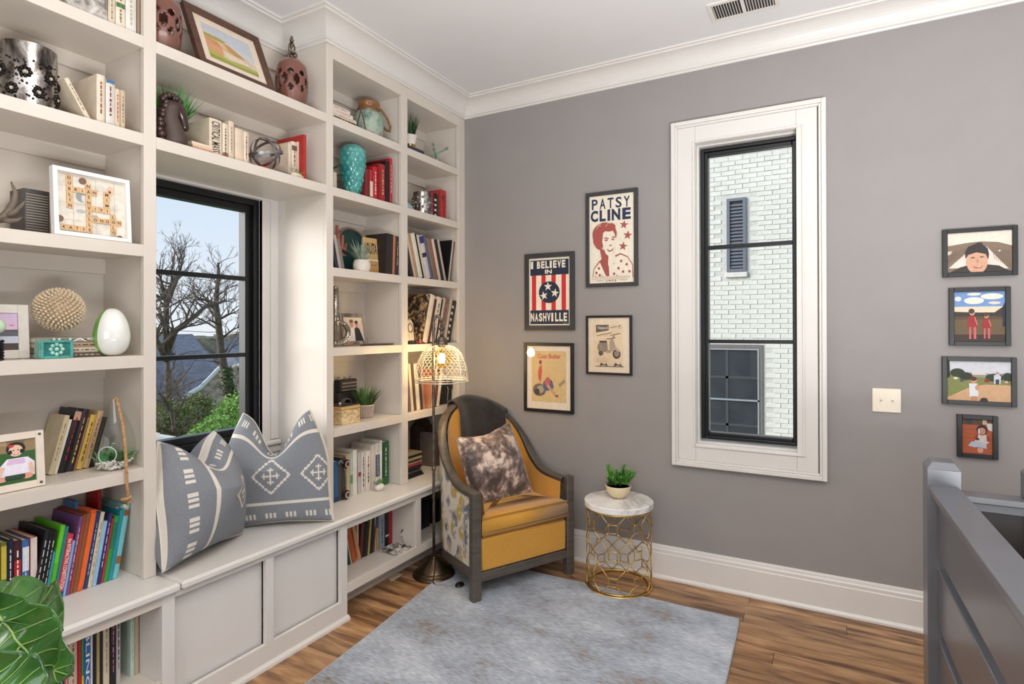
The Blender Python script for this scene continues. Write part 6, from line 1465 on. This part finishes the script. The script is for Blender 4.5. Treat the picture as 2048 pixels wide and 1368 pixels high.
# pin-up print behind glass
o, w, h = wall_frame('framed_print', 'framed tan vintage pin-up print behind reflecting glass, lowest of the posters', .464, .806, .890, 1.325, .019, BFR, backc=(240, 224, 204), glass=True)
P = Print(w-.038, h-.038); SK = (214, 160, 126)
P.rect(.11, .11, .90, .92, (222, 192, 136)).text('Cuss Butler', .25, .80, .78, .875, (206, 96, 84), .03)
P.poly([(.27, .46), (.33, .44), (.36, .60), (.34, .70), (.28, .66), (.26, .55)], (206, 84, 72)).ell(.315, .74, .035, .035, (150, 70, 50)).poly([(.28, .44), (.34, .44), (.33, .32), (.29, .33)], SK)
P.ell(.29, .30, .15, .10, (110, 100, 88), 20).ell(.32, .31, .09, .06, (178, 160, 130), 16).ell(.24, .27, .06, .05, (64, 58, 54), 14).poly([(.38, .42), (.46, .50), (.58, .46), (.62, .36), (.58, .30), (.42, .29), (.38, .34)], (84, 96, 130)).poly([(.40, .42), (.48, .52), (.56, .46), (.52, .38), (.44, .36)], (196, 96, 96)).ell(.48, .54, .04, .035, (226, 196, 120)).poly([(.50, .40), (.60, .30), (.70, .22), (.66, .20), (.55, .28), (.46, .36)], SK).ell(.69, .215, .035, .02, (170, 90, 80)).poly([(.72, .40), (.86, .48), (.88, .44), (.76, .36)], (176, 150, 112))
P.build(o, (.019, -.0102, .019))
# scooter advert
o, w, h = wall_frame('framed_print', 'framed cream scooter advertisement in a thin black frame', .890, 1.174, 1.140, 1.492, .013, BFR, backc=(238, 218, 190), glass=True)
P = Print(w-.026, h-.026); DKB = (74, 62, 54); MD = (150, 134, 112)
P.rect(.12, .10, .84, .88, (234, 208, 172)).poly([(.19, .73), (.50, .77), (.50, .87), (.19, .87)], (92, 80, 70)).text('Vespa', .22, .775, .42, .845, (232, 216, 190), .02).text('GS', .43, .79, .49, .84, (232, 216, 190), .02)
P.line([(.53, .815), (.70, .845)], .003, DKB).poly([(.72, .80), (.80, .80), (.79, .87), (.72, .86)], (214, 190, 156)).poly([(.74, .82), (.79, .87), (.75, .86)], DKB)
P.line([(.21, .67), (.58, .73)], .003, DKB).line([(.54, .675), (.78, .715)], .0035, DKB)
P.poly([(.22, .44), (.24, .52), (.36, .57), (.46, .55), (.48, .42), (.44, .38), (.28, .36)], MD).poly([(.27, .58), (.45, .58), (.46, .545), (.28, .54)], DKB).poly([(.53, .60), (.60, .63), (.64, .54), (.67, .44), (.60, .40), (.54, .36), (.44, .36), (.44, .40), (.52, .42), (.52, .50)], (178, 160, 134)).line([(.44, .61), (.66, .63)], .004, DKB).ell(.62, .645, .03, .025, MD).ell(.31, .35, .055, .045, DKB, 16).ell(.69, .34, .095, .085, DKB, 20).ell(.69, .345, .06, .055, MD, 16).poly([(.58, .42), (.70, .46), (.78, .40), (.74, .38), (.66, .42)], (196, 178, 150))
for k in range(5): P.line([(.20, .265-.018*k), (.52, .262-.018*k)], .0012, (186, 164, 136))
for x in (.34, .68): P.poly([(x-.05, .14), (x-.02, .18), (x+.04, .15), (x+.09, .15), (x+.09, .19), (x+.12, .13)], DKB).ell(x-.03, .135, .022, .018, DKB, 10).ell(x+.11, .135, .02, .018, DKB, 10)
P.rect(.18, .108, .86, .118, DKB); P.build(o, (.013, -.0102, .013))
# four family photos
o, w, h = wall_frame('framed_photo', 'framed photo of a person in a dark knit cap, topmost at right', 2.641, 2.908, 1.647, 1.865, .019, BFR, cat='photo')
P = Print(w-.038, h-.038); P.rect(0, 0, 1, 1, (226, 212, 196)).poly([(0, .68), (.3, .74), (.55, .76), (.8, .72), (1, .62), (1, 0), (0, 0)], (128, 108, 88)).poly([(.02, .12), (.40, .62), (.62, .62), (.95, .06)], (222, 208, 194)).poly([(0, .55), (.08, .55), (.06, .48), (0, .45)], (214, 196, 180)).poly([(.78, .52), (.84, .54), (.82, .47)], (214, 196, 180))
for k in range(9): P.line([(.70+.03*k, .60-.01*k), (.74+.03*k, .30-.03*k)], .0012, (100, 84, 70)); P.line([(.30-.03*k, .62-.01*k), (.24-.03*k, .40-.02*k)], .0012, (100, 84, 70))
P.poly([(.02, 0), (.20, .13), (.34, .18), (.62, .18), (.80, .14), (.96, 0)], (52, 46, 40)).ell(.465, .25, .165, .30, (206, 158, 128), 26).poly([(.285, .34), (.28, .50), (.33, .64), (.44, .70), (.55, .68), (.63, .58), (.65, .44), (.64, .30), (.60, .44), (.46, .49), (.33, .44)], (48, 38, 38)).ell(.50, .70, .055, .03, (48, 38, 38)).ell(.40, .36, .035, .016, (96, 66, 56)).ell(.54, .37, .035, .016, (96, 66, 56)).poly([(.45, .24), (.47, .34), (.50, .24)], (186, 130, 104)).poly([(.39, .15), (.47, .12), (.56, .16), (.53, .09), (.43, .09)], (176, 96, 86)).poly([(.41, .145), (.47, .125), (.54, .15), (.50, .115)], (236, 226, 214)); P.build(o, (.019, -.0102, .019))
o, w, h = wall_frame('framed_photo', 'framed photo of two children in red coats under a cloudy sky', 2.664, 2.883, 1.335, 1.597, .019, BFR, cat='photo')
P = Print(w-.038, h-.038); P.rect(0, .55, 1, 1, (112, 146, 196)).rect(0, .58, 1, .70, (226, 208, 182)).ell(.40, .82, .20, .07, (232, 222, 206)).ell(.75, .90, .22, .06, (236, 224, 208)).ell(.40, .95, .14, .03, (230, 222, 210)).ell(.08, .86, .07, .05, (216, 214, 214)).ell(.80, .77, .12, .03, (220, 206, 190)).rect(0, 0, 1, .58, (88, 68, 48)).poly([(0, .50), (0, .60), (.5, .58), (.8, .58), (1, .72), (1, .5)], (58, 46, 38)).rect(0, .14, 1, .44, (104, 84, 56)).rect(0, 0, 1, .14, (58, 44, 36))
for x, z, s in ((.36, .05, 1.0), (.64, .06, .86)): P.poly([(x-.10*s, z+.24*s), (x-.07*s, z+.46*s), (x+.06*s, z+.46*s), (x+.11*s, z+.24*s)], (156, 36, 40)).ell(x+.0, z+.53*s, .055*s, .06*s, (200, 150, 124)).ell(x-.01, z+.56*s, .06*s, .05*s, (78, 50, 34)).rect(x-.06*s, z, x-.02*s, z+.24*s, (206, 96, 100)).rect(x+.03*s, z, x+.08*s, z+.24*s, (206, 96, 100)).line([(x+.05*s, z+.44*s), (x+.10*s, z+.28*s)], .003, (226, 130, 120))
P.poly([(.95, .30), (1, .30), (1, .78), (.96, .70)], (30, 40, 66)); P.build(o, (.019, -.0102, .019))
o, w, h = wall_frame('framed_photo', 'framed photo of a child on a sandy path in a park', 2.637, 2.902, 1.068, 1.284, .019, BFR, cat='photo')
P = Print(w-.038, h-.038); P.rect(0, 0, 1, 1, (206, 206, 212)).rect(0, .0, 1, .68, (128, 132, 74)).poly([(.3, .68), (.4, .72), (.6, .72), (.7, .68), (1, .72), (1, .6), (.3, .6)], (150, 146, 138)).rect(.40, .66, .62, .72, (216, 206, 192)).poly([(0, 0), (.08, .12), (.36, .34), (.60, .42), (1, .42), (1, 0)], (206, 164, 124)).poly([(0, 0), (0, .08), (.06, .10), (.05, 0)], (206, 164, 124)).ell(.17, .70, .12, .11, (48, 58, 34)).ell(.30, .62, .11, .10, (44, 52, 32)).ell(.75, .60, .14, .10, (52, 62, 36)).ell(.95, .62, .08, .11, (46, 54, 34)).poly([(0, .55), (.05, .6), (.04, 1), (0, 1)], (30, 34, 24)).ell(.14, .56, .035, .03, (226, 220, 210)).ell(.24, .51, .03, .04, (70, 74, 100)).ell(.63, .52, .04, .045, (150, 40, 44)).poly([(.74, .44), (.74, .66), (.80, .70), (.85, .64), (.84, .44)], (206, 206, 216)).rect(.765, .44, .82, .56, (60, 60, 76)).ell(.795, .72, .022, .03, (190, 140, 114)).ell(.93, .50, .03, .03, (206, 170, 150)).poly([(.36, .10), (.35, .44), (.49, .44), (.50, .12)], (222, 222, 226)).ell(.425, .52, .05, .08, (206, 150, 120)).ell(.42, .56, .055, .055, (84, 52, 36)).rect(.39, .02, .42, .12, (196, 136, 104)).rect(.44, .02, .475, .12, (196, 136, 104)).poly([(.49, .44), (.52, .30), (.47, .26), (.44, .34)], (206, 150, 120)).poly([(.52, 0), (.53, .06), (.57, .09), (.63, .08), (.65, 0)], (58, 44, 34)); P.build(o, (.019, -.0102, .019))
o, w, h = wall_frame('framed_photo', 'small framed photo of a child sitting on a wooden floor, lowest at right', 2.691, 2.837, .831, 1.023, .019, BFR, cat='photo')
P = Print(w-.038, h-.038); P.rect(0, 0, 1, 1, (168, 84, 46)).rect(0, .84, 1, 1, (84, 62, 48)).rect(.15, .84, .35, 1, (50, 56, 60)).rect(.68, .86, .82, 1, (196, 166, 124)).poly([(.8, .9), (1, .9), (1, .66), (.86, .72)], (206, 196, 184))
for k in range(5): P.line([(0, .22+.12*k), (1, .20+.12*k)], .0012, (140, 64, 36))
P.poly([(.20, .22), (.30, .34), (.62, .40), (.80, .30), (.82, .16), (.60, .20), (.40, .18)], (170, 176, 190)).poly([(.42, .36), (.46, .56), (.60, .60), (.86, .56), (.92, .36), (.80, .30)], (196, 186, 176)).poly([(.40, .42), (.46, .56), (.54, .58), (.50, .40)], (156, 40, 42)).poly([(.80, .58), (.92, .50), (.92, .36), (.82, .38)], (156, 40, 42)).ell(.66, .70, .18, .15, (46, 34, 36), 20).ell(.66, .67, .12, .10, (196, 132, 110), 18).ell(.56, .66, .04, .08, (190, 186, 200)).ell(.62, .68, .016, .012, (40, 26, 26)).ell(.72, .68, .016, .012, (40, 26, 26)).ell(.66, .62, .03, .012, (200, 80, 70)).ell(.60, .12, .10, .09, (200, 150, 130)).rect(.46, .40, .56, .46, (40, 34, 40)); P.build(o, (.019, -.0102, .019))

# ================================================================ fiddle-leaf fig in the lower left foreground
FIG = M('fig_leaf_green', (42, 84, 36), .16, c2=(74, 124, 50), scale=7, coat=.35); VEIN = M('fig_leaf_vein', (146, 176, 100), .4); FIGB = M('fig_leaf_underside', (104, 138, 92), .5, var=.1, scale=9)
fp = Vector((.62, -2.86, 0)); fg = thing('fig_plant', 'large glossy green fig leaves in the lower left foreground', 'plant', fp)
MB().lathe([(.0005, 0), (.13, 0), (.165, .26), (.155, .26), (.12, .02), (.0005, .02)], 32).build('pot', M('white_planter', (226, 222, 216), .5), fg, smooth=2); MB().lathe([(.0005, .24), (.155, .24)], 24).build('soil', SOIL, fg)
MB().tube([(0, 0, .2), (.01, .01, .45), (-.01, .0, .70), (.0, .0, .86)], [.014, .012, .011, .007], 10).build('stem', M('fig_bark', (110, 92, 70), .8, var=.2, bump=.3), fg, smooth=True)
def fig_leaf(base, tip, up, width, cup=.18, wav=.012, seed=0):
    base, tip, up = Vector(base), Vector(tip), Vector(up); ax = tip-base; L = ax.length; ax.normalize(); sd = ax.cross(up).normalized(); nn = sd.cross(ax).normalized(); rr = random.Random(seed); ph = rr.random()*6
    def pt(a, b):
        k = b; s = 2*a-1; w = width*(math.sin(PI*min(1, k**.85))**.62)*(.62+.45*k)*(1-.12*math.sin(2*PI*k)); 
        edge = 1+.05*math.sin(k*26+ph)*abs(s)
        h = cup*width*abs(s)**1.5-.10*L*math.sin(PI*k*.9)*0+wav*math.sin(k*17+ph)*abs(s)+.006*math.cos(k*24)*(1-abs(s))
        bend = -.16*L*k*k
        return base+ax*(L*k)+sd*(s*w*.5*edge)+nn*(h+bend)
    o = MB().grid(pt, 18, 26).build('leaf', FIG, fg, smooth=True, solid=.0016)
    m = MB(); m.tube([pt(.5, k/14)+nn*.0022 for k in range(15)], [.0032-.0018*k/14 for k in range(15)], 6)
    for k in (.16, .30, .44, .58, .72, .84):
        for s in (0, 1): m.tube([pt(.5+(s-.5)*2*t*.44, min(.98, k+.13*t))+nn*.0018 for t in (0, .25, .5, .75, 1)], [.0018, .0015, .0012, .001, .0006], 5)
    m.build('veins', VEIN, o, smooth=True)
    MB().tube([fp*0+Vector((0, 0, base.z-.03)), base], .004, 6).build('petiole', VEIN, fg)
D = lambda u, v, d: CAMP+ray(u, v)*d-fp
fig_leaf(D(-70, 1225, 1.30), D(106, 1218, 1.17), (.15, -.25, 1), .155, .28, seed=1)
fig_leaf(D(-30, 1165, 1.40), D(114, 1286, 1.36), (-.25, .45, .75), .150, .10, seed=2)
fig_leaf(D(-25, 1195, 1.16), D(85, 1362, 1.12), (.55, -.65, .6), .175, .22, seed=3)
fig_leaf(D(-60, 1310, 1.28), D(120, 1330, 1.20), (.35, -.5, .85), .150, .12, seed=4)
fig_leaf(D(-60, 1330, 1.05), D(60, 1430, 1.0), (.5, -.6, .6), .15, .15, seed=5)
fig_leaf((.02, -.02, .74), (.20, -.22, .80), (0, 0, 1), .14, .15, seed=6)
fig_leaf((.0, -.02, .80), (-.20, -.16, .92), (0, 0, 1), .14, .15, seed=7)
# ================================================================ outside the windows
# ---- neighbour's painted brick wall beyond the tall window
NY = 6.0
nb_ = thing('brick_house', 'white painted brick neighbouring house seen through the tall window', 'building', (1.0, NY, -4))
off = (1.0, NY, -4)
BRK_ = M('white_painted_brick', (214, 212, 204), .75, var=.08, scale=9, bump=.3, bscale=40); MORT = M('painted_mortar', (200, 198, 190), .85, var=.08, scale=20)
MB(off).box(-3.5, 5.5, NY+.002, NY+.3, -4, 7.5).build('wall', MORT, nb_)
bw, bh, gap = .198, .0655, .0075
x_lo, x_hi, z_lo, z_hi = .30, 2.05, -.60, 3.95
WX0, WX1, WZ0, WZ1 = -.35, 1.285, -.9, 1.16; SX0_, SX1_, SZ0_, SZ1_ = .785, 1.060, 2.262, 3.378
bricks = []
k = 0; z = -4.0
rr = random.Random(12)
base_me = []
for q in range(6):
    m = MB(); j = .0035; m.cbox(0+rr.uniform(0, j), bw-rr.uniform(0, j), -.004-rr.uniform(0, .005), .012, rr.uniform(0, .004), bh-rr.uniform(0, .004), .0035); o = m.build('brick', BRK_, nb_); base_me.append(o.data); bpy.data.objects.remove(o)
rest = MB(off); nrow = 0; cnt = 0; cand = []
while z < 7.4:
    x = -3.4+(.5*(bw+gap) if nrow % 2 else 0)
    while x < 5.4:
        win = (x+bw > WX0 and x < WX1 and z+bh > WZ0 and z < WZ1) or (x+bw > SX0_-.0 and x < SX1_ and z+bh > SZ0_-.09 and z < SZ1_)
        soldier = (SX0_-.1 < x+bw/2 < SX1_+.1 and SZ1_ < z < SZ1_+.2)
        if not win:
            inview = x_lo < x+bw/2 < x_hi and z_lo < z < z_hi
            if inview: cand.append((x, z))
            elif -2 < x < 4 and -2 < z < 6: rest.box(x, x+bw, NY-.004, NY+.006, z, z+bh)
        x += bw+gap
    z += bh+gap; nrow += 1
cand.sort(key=lambda c: abs(c[0]-1.15)*2.2+abs(c[1]-1.6))
for i, (x, z) in enumerate(cand):
    if i < 300:
        o = bpy.data.objects.new('brick', base_me[rr.randrange(6)]); COL.objects.link(o); o.parent = nb_; o.location = (x-off[0], NY-off[1], z-off[2])
    else: rest.box(x+rr.uniform(0, .003), x+bw-rr.uniform(0, .003), NY-.004-rr.uniform(0, .005), NY+.006, z+rr.uniform(0, .003), z+bh-rr.uniform(0, .003))
rest.build('brickwork', BRK_, nb_, kind='stuff')
LOUV = M('slate_grey_louvre', (104, 108, 118), .55, var=.05); LDK = M('louvre_gap', (40, 42, 48), .7)
m = MB(off); rect_frame(m, 'y', SX0_, SX1_, SZ0_, SZ1_, .045, NY-.03, NY+.02); sh_ = m.build('shutter', LOUV, nb_)
MB(off).box(SX0_+.04, SX1_-.04, NY-.004, NY+.0015, SZ0_+.04, SZ1_-.04).build('shutter_back', LDK, sh_).parent = nb_
zz = SZ0_+.06
while zz < SZ1_-.07:
    MB(off).add([(SX0_+.045, NY-.022, zz), (SX1_-.045, NY-.022, zz), (SX1_-.045, NY-.002, zz+.034), (SX0_+.045, NY-.002, zz+.034), (SX0_+.045, NY-.016, zz-.004), (SX1_-.045, NY-.016, zz-.004), (SX1_-.045, NY+.004, zz+.030), (SX0_+.045, NY+.004, zz+.030)], [(0, 1, 2, 3), (7, 6, 5, 4), (0, 4, 5, 1), (2, 6, 7, 3), (0, 3, 7, 4), (1, 5, 6, 2)]).build('louvre', LOUV, nb_)
    zz += .052
MB(off).cbox(SX0_-.02, SX1_+.02, NY-.045, NY+.01, SZ0_-.085, SZ0_-.008, .008).build('ledge', BRK_, nb_)
NWF = M('grey_window_frame', (150, 154, 160), .5); NWG = M('dark_window_glass', (58, 62, 66), .35, var=.15, scale=3, spec=.2); NTR = M('taupe_window_trim', (112, 106, 102), .6)
m = MB(off); rect_frame(m, 'y', WX0, WX1, WZ0, WZ1, .055, NY-.02, NY+.05); wn = m.build('window', NTR, nb_)
m = MB(off); rect_frame(m, 'y', WX0+.05, WX1-.05, WZ0+.05, WZ1-.06, .022, NY-.028, NY+.05); m.box(WX0+.05, WX1-.05, NY-.028, NY+.03, .31, .335); m.build('screen_frame', NWF, wn)
MB(off).box(WX0+.06, WX1-.06, NY-.003, NY+.0015, WZ0+.06, WZ1-.06).build('pane', NWG, wn)
m = MB(off); m.box(.76, .80, NY-.009, NY+.0, WZ0+.06, WZ1-.06)
for zz in (.66, -.06, -.5): m.box(WX0+.06, WX1-.06, NY-.009, NY, zz-.018, zz+.018)
m.build('muntin', M('dark_muntin', (66, 68, 72), .5), wn)
# ---- ground, hill, far house, trees, shrubs seen through the bay window
GRD = blotch('spring_lawn', [(84, 72, 54), (92, 110, 58), (120, 150, 70)], [.36, .5, .66], .35, .95, 8, (1, 1, 1), 0)
MB().grid(lambda a, b: (-140+134*a, -30+160*b, -4.2+.4*math.sin(9*a)*math.sin(7*b)), 40, 40).build('ground', GRD, kind='structure', smooth=True)
MB().box(-7, 30, -30, 60, -4.4, -4.3).build('ground', GRD, kind='structure')
HIL = blotch('winter_woodland', [(74, 64, 56), (104, 94, 78), (120, 122, 84)], [.36, .5, .66], 1.2, .95, 9, (1, 1, .5), .4)
rr = random.Random(3); hp_ = [rr.random() for _ in range(400)]
def hill(a, b):
    y = -10+150*a; x = -78-14*b; h = 1.1+.9*math.sin(a*11)+.5*math.sin(a*37+1)+.8*hp_[int(a*240)]
    return (x+2*hp_[int(a*200)+100]*b, y, -4.5+(h+4.3)*min(1, b*1.4))
MB().grid(hill, 240, 6).build('hill', HIL, kind='structure')
P_ = lambda u, v, x: on_x(u, v, x)
hx_ = -24.0
ho = thing('stone_cottage', 'stone cottage with dark slate roofs behind the bare trees', 'building', (hx_, 14, -4)); off = (hx_, 14, -4)
SLATE = M('slate_roof', (116, 114, 120), .7, var=.18, scale=3, stretch=(1, 1, 4), bump=.4); STON = blotch('fieldstone', [(140, 124, 106), (176, 160, 138), (200, 186, 164)], [.38, .5, .62], 2.4, .9, 6, (1, 1, 2), .4); FASC = M('white_fascia', (214, 210, 204), .6)
def wpoly(name, pix, x, mat, thick=.3, par=None):
    pts = [P_(u, v, x) for u, v in pix]; return MB(off).prism(pts, (-thick, 0, 0)).build(name, mat, par or ho)
wpoly('wall', [(372, 800), (436, 738), (452, 800), (452, 900), (372, 900)], hx_, STON); wpoly('wall', [(448, 745), (478, 728), (500, 752), (520, 790), (520, 900), (448, 900)], hx_-1.5, STON)
# roof slopes facing the window
rp = [P_(230, 670, hx_-4), P_(385, 668, hx_-5), P_(438, 736, hx_-.2), P_(402, 770, hx_+.1), P_(365, 795, hx_+.2), P_(230, 796, hx_+.2)]
MB(off).prism(rp, (0, 0, -.25)).build('roof', SLATE, ho)
rp = [P_(440, 690, hx_-7), P_(470, 672, hx_-8), P_(508, 706, hx_-6), P_(520, 750, hx_-2), P_(480, 728, hx_-1.4), P_(446, 742, hx_-2)]
MB(off).prism(rp, (0, 0, -.25)).build('roof', SLATE, ho)
MB(off).tube([P_(364, 797, hx_+.35), P_(400, 776, hx_+.35), P_(418, 758, hx_+.35), P_(440, 735, hx_+.35)], [.12, .11, .10, .10], 6).build('rake_board', FASC, ho); MB(off).tube([P_(477, 729, hx_-1.2), P_(500, 754, hx_-1.2)], .10, 6).build('rake_board', FASC, ho)
wpoly('window', [(330, 706), (350, 706), (350, 716), (330, 716)], hx_+.2, M('skylight_dark', (40, 42, 48), .3), .1)
BARK = M('winter_bark', (98, 84, 72), .9, var=.25, scale=8, bump=.4); TWIG = M('winter_twigs', (112, 98, 88), .9, var=.2)
def bare_tree(name, label, x, path, limbs, r0, seed, twig_n=5):
    """trunk and main limbs follow the photo; finer branches grow from them"""
    rr = random.Random(seed); pts = [P_(u, v, x) for u, v in path]; base = Vector((pts[0].x, pts[0].y, -4.25)); o = thing(name, label, 'tree', base)
    tr_ = [base]+pts; off = base
    def rad_at(i, n, r): return max(.010, r*(1-.80*i/max(1, n-1)))
    MB(off).tube(tr_, [rad_at(i, len(tr_), r0) for i in range(len(tr_))], 9).build('trunk', BARK, o, smooth=True)
    segs = [(tr_[i], tr_[i+1], rad_at(i, len(tr_), r0)) for i in range(1, len(tr_)-1)]
    for lp, lr in limbs:
        q = [P_(u, v, x+dx) for u, v, dx in lp]; MB(off).tube(q, [max(.012, lr*.72*(1-.75*i/(len(q)-1))) for i in range(len(q))], 7).build('limb', BARK, o, smooth=True); segs += [(q[i], q[i+1], lr*(1-.7*i/len(q))) for i in range(len(q)-1)]
    tw = MB(off)
    def grow(p, d, ln, r, lev):
        q = p+d*ln; mid = p+d*ln*.5+Vector((rr.uniform(-1, 1), rr.uniform(-1, 1), rr.uniform(-1, 1)))*ln*.07
        tw.tube([p, mid, q], [r, r*.8, r*.55], 4 if lev < 2 else 3, caps=False)
        if lev < 4:
            for _ in range(2 if lev < 3 else 3):
                nd = (d+Vector((rr.uniform(-1, 1), rr.uniform(-1, 1), rr.uniform(-.55, .85)))*.75).normalized(); grow(q if rr.random() < .7 else mid, nd, ln*rr.uniform(.6, .85), max(.005, r*.55), lev+1)
    for a, b, r in segs:
        for _ in range(twig_n):
            t = rr.random(); p = a.lerp(b, t); d = (b-a).normalized(); nd = (d*.5+Vector((rr.uniform(-1, 1), rr.uniform(-1, 1), rr.uniform(-.2, .9)))).normalized(); grow(p, nd, rr.uniform(.35, .8)*(.5+r*2.5), max(.008, r*.32), 1)
    tw.build('twigs', TWIG, o, fix=False, kind='stuff')
    return o
bare_tree('bare_tree', 'large bare tree with forked limbs at the left of the bay window view', -13.0, [(338, 860), (336, 760), (334, 700)], [
    ([(334, 705, 0), (332, 660, .1), (333, 610, 0), (345, 580, .2), (358, 550, .1), (365, 520, 0)], .13), ([(333, 625, 0), (330, 590, -.2), (322, 560, 0), (316, 540, .2)], .08), ([(336, 700, 0), (352, 660, .3), (385, 636, .4), (412, 612, .3), (440, 606, .2), (452, 600, 0)], .11), ([(334, 720, 0), (312, 680, .2), (305, 630, .3), (312, 600, .2)], .12), ([(345, 580, .1), (343, 545, 0), (350, 500, 0)], .05)], .17, 5, 4)
t2 = bare_tree('bare_tree', 'tall bare ivy-grown tree near the middle of the bay window view', -15.0, [(470, 830), (452, 760), (442, 700), (436, 640), (432, 608), (434, 580), (437, 548), (436, 525)], [
    ([(434, 620, 0), (424, 604, .1), (410, 600, .2), (396, 598, .3), (380, 606, .2)], .08), ([(436, 590, 0), (446, 584, 0), (452, 578, .1)], .05), ([(440, 650, 0), (420, 640, .3), (400, 650, .4)], .06), ([(436, 640, 0), (460, 628, 0), (476, 622, .2)], .06), ([(440, 680, 0), (465, 660, .1), (482, 652, .3)], .06)], .16, 9, 4)
bare_tree('bare_tree', 'slender bare sapling low at the left of the bay window view', -11.0, [(352, 880), (346, 840), (336, 800)], [([(342, 820, 0), (330, 800, .1), (316, 786, .2)], .05), ([(346, 840, 0), (362, 812, .1), (372, 796, .2)], .05), ([(350, 870, 0), (325, 858, .1), (312, 850, .3)], .05)], .09, 12, 5)
LF1 = leafmat('spring_leaf', (118, 160, 70), (172, 204, 108), .6); LF2 = leafmat('hedge_leaf', (96, 116, 60), (146, 152, 86), .7); LF3 = leafmat('ivy_leaf', (48, 72, 38), (88, 104, 56), .6)
def shrub(label, u, v, x, ru, rv, n, mat, seed, ls=.10):
    rr = random.Random(seed); c = P_(u, v, x); R_ = abs(P_(u+ru, v, x).y-c.y); Hh = abs(P_(u, v-rv, x).z-c.z); o = thing('shrub', label, 'shrub', (c.x, c.y, -4.2)); off = o.location; m = MB(off)
    for i in range(n):
        a, b = rr.random()*2*PI, math.acos(2*rr.random()-1); k = .55+.45*rr.random()**.5; lump = 1+.18*math.sin(5*a+seed)*math.sin(4*b)
        p = Vector((c.x+R_*k*lump*math.sin(b)*math.cos(a), c.y+R_*k*lump*math.sin(b)*math.sin(a), c.z+Hh*k*lump*math.cos(b))); d = Vector((rr.uniform(-1, 1), rr.uniform(-1, 1), rr.uniform(-.3, 1))).normalized(); s = d.orthogonal().normalized(); L = ls*rr.uniform(.6, 1.3)
        m.add([p, p+d*L*.5+s*L*.3, p+d*L, p+d*L*.5-s*L*.3], [(0, 1, 2, 3)])
    m.build('foliage', mat, o, fix=False, kind='stuff')
    m = MB(off); 
    for k in range(5): m.tube([(c.x, c.y, -4.2), (c.x+rr.uniform(-.3, .3)*R_, c.y+rr.uniform(-.3, .3)*R_, c.z-.2*Hh), (c.x+rr.uniform(-.7, .7)*R_, c.y+rr.uniform(-.7, .7)*R_, c.z+.5*Hh)], [.03, .025, .008], 5)
    m.build('stems', BARK, o)
shrub('bright green leafy shrub at lower right of the bay window view', 494, 842, -11, 56, 54, 6200, LF1, 1, .085)
shrub('bright green lower shrub beneath the stone cottage gable', 432, 872, -10, 40, 36, 2600, LF1, 2, .08)
shrub('olive green thicket at the left of the bay window view', 330, 845, -12, 46, 42, 2600, LF2, 3, .09)
shrub('dull green bush below the cottage eaves', 392, 826, -14, 34, 34, 2000, LF2, 4, .10)
iv = MB(t2.location); rr = random.Random(6)
for i in range(1500):
    v = 735+95*rr.random(); u = 441+(v-690)*.215+rr.gauss(0, 5); p = P_(u, v, -15.0+rr.uniform(-.4, .4)); d = Vector((rr.uniform(-1, 1), rr.uniform(-1, 1), rr.uniform(-.6, .6))).normalized(); s = d.orthogonal().normalized(); L = .10*rr.uniform(.6, 1.3)
    iv.add([p, p+d*L*.5+s*L*.3, p+d*L, p+d*L*.5-s*L*.3], [(0, 1, 2, 3)])
iv.build('ivy', LF3, t2, fix=False, kind='stuff')
for i, (v0, v1) in enumerate(((658, 664), (668, 672), (786, 783))):
    a, b = P_(290, v0, -19), P_(520, v1, -19); d = b-a; pts = [a-d*.5, a, a+d*.5-Vector((0, 0, .06)), b, b+d*.5]
    tag(MB().tube(pts, .012, 5).build('power_line', M('grey_cable', (150, 146, 142), .6)), ['upper power line crossing the bay window view', 'second power line just below the upper one', 'lowest power line crossing in front of the slate roof'][i], 'cable', 'power lines outside')
# stepped white siding of the house's own wing, low outside the bay window
sdw = thing('siding_wing', 'white lapped siding of the wing low outside the bay window', 'building', (-1.6, -1.2, -4)); off = (-1.6, -1.2, -4)
for k, (uu, vv) in enumerate(((320, 866), (346, 872), (380, 880))):
    p = P_(uu, vv, -1.6); MB(off).box(-1.72-.02*k, -1.6+.03*k, p.y-2.2, p.y, p.z-.9, p.z-.0).build('siding_board', WHITE, sdw)
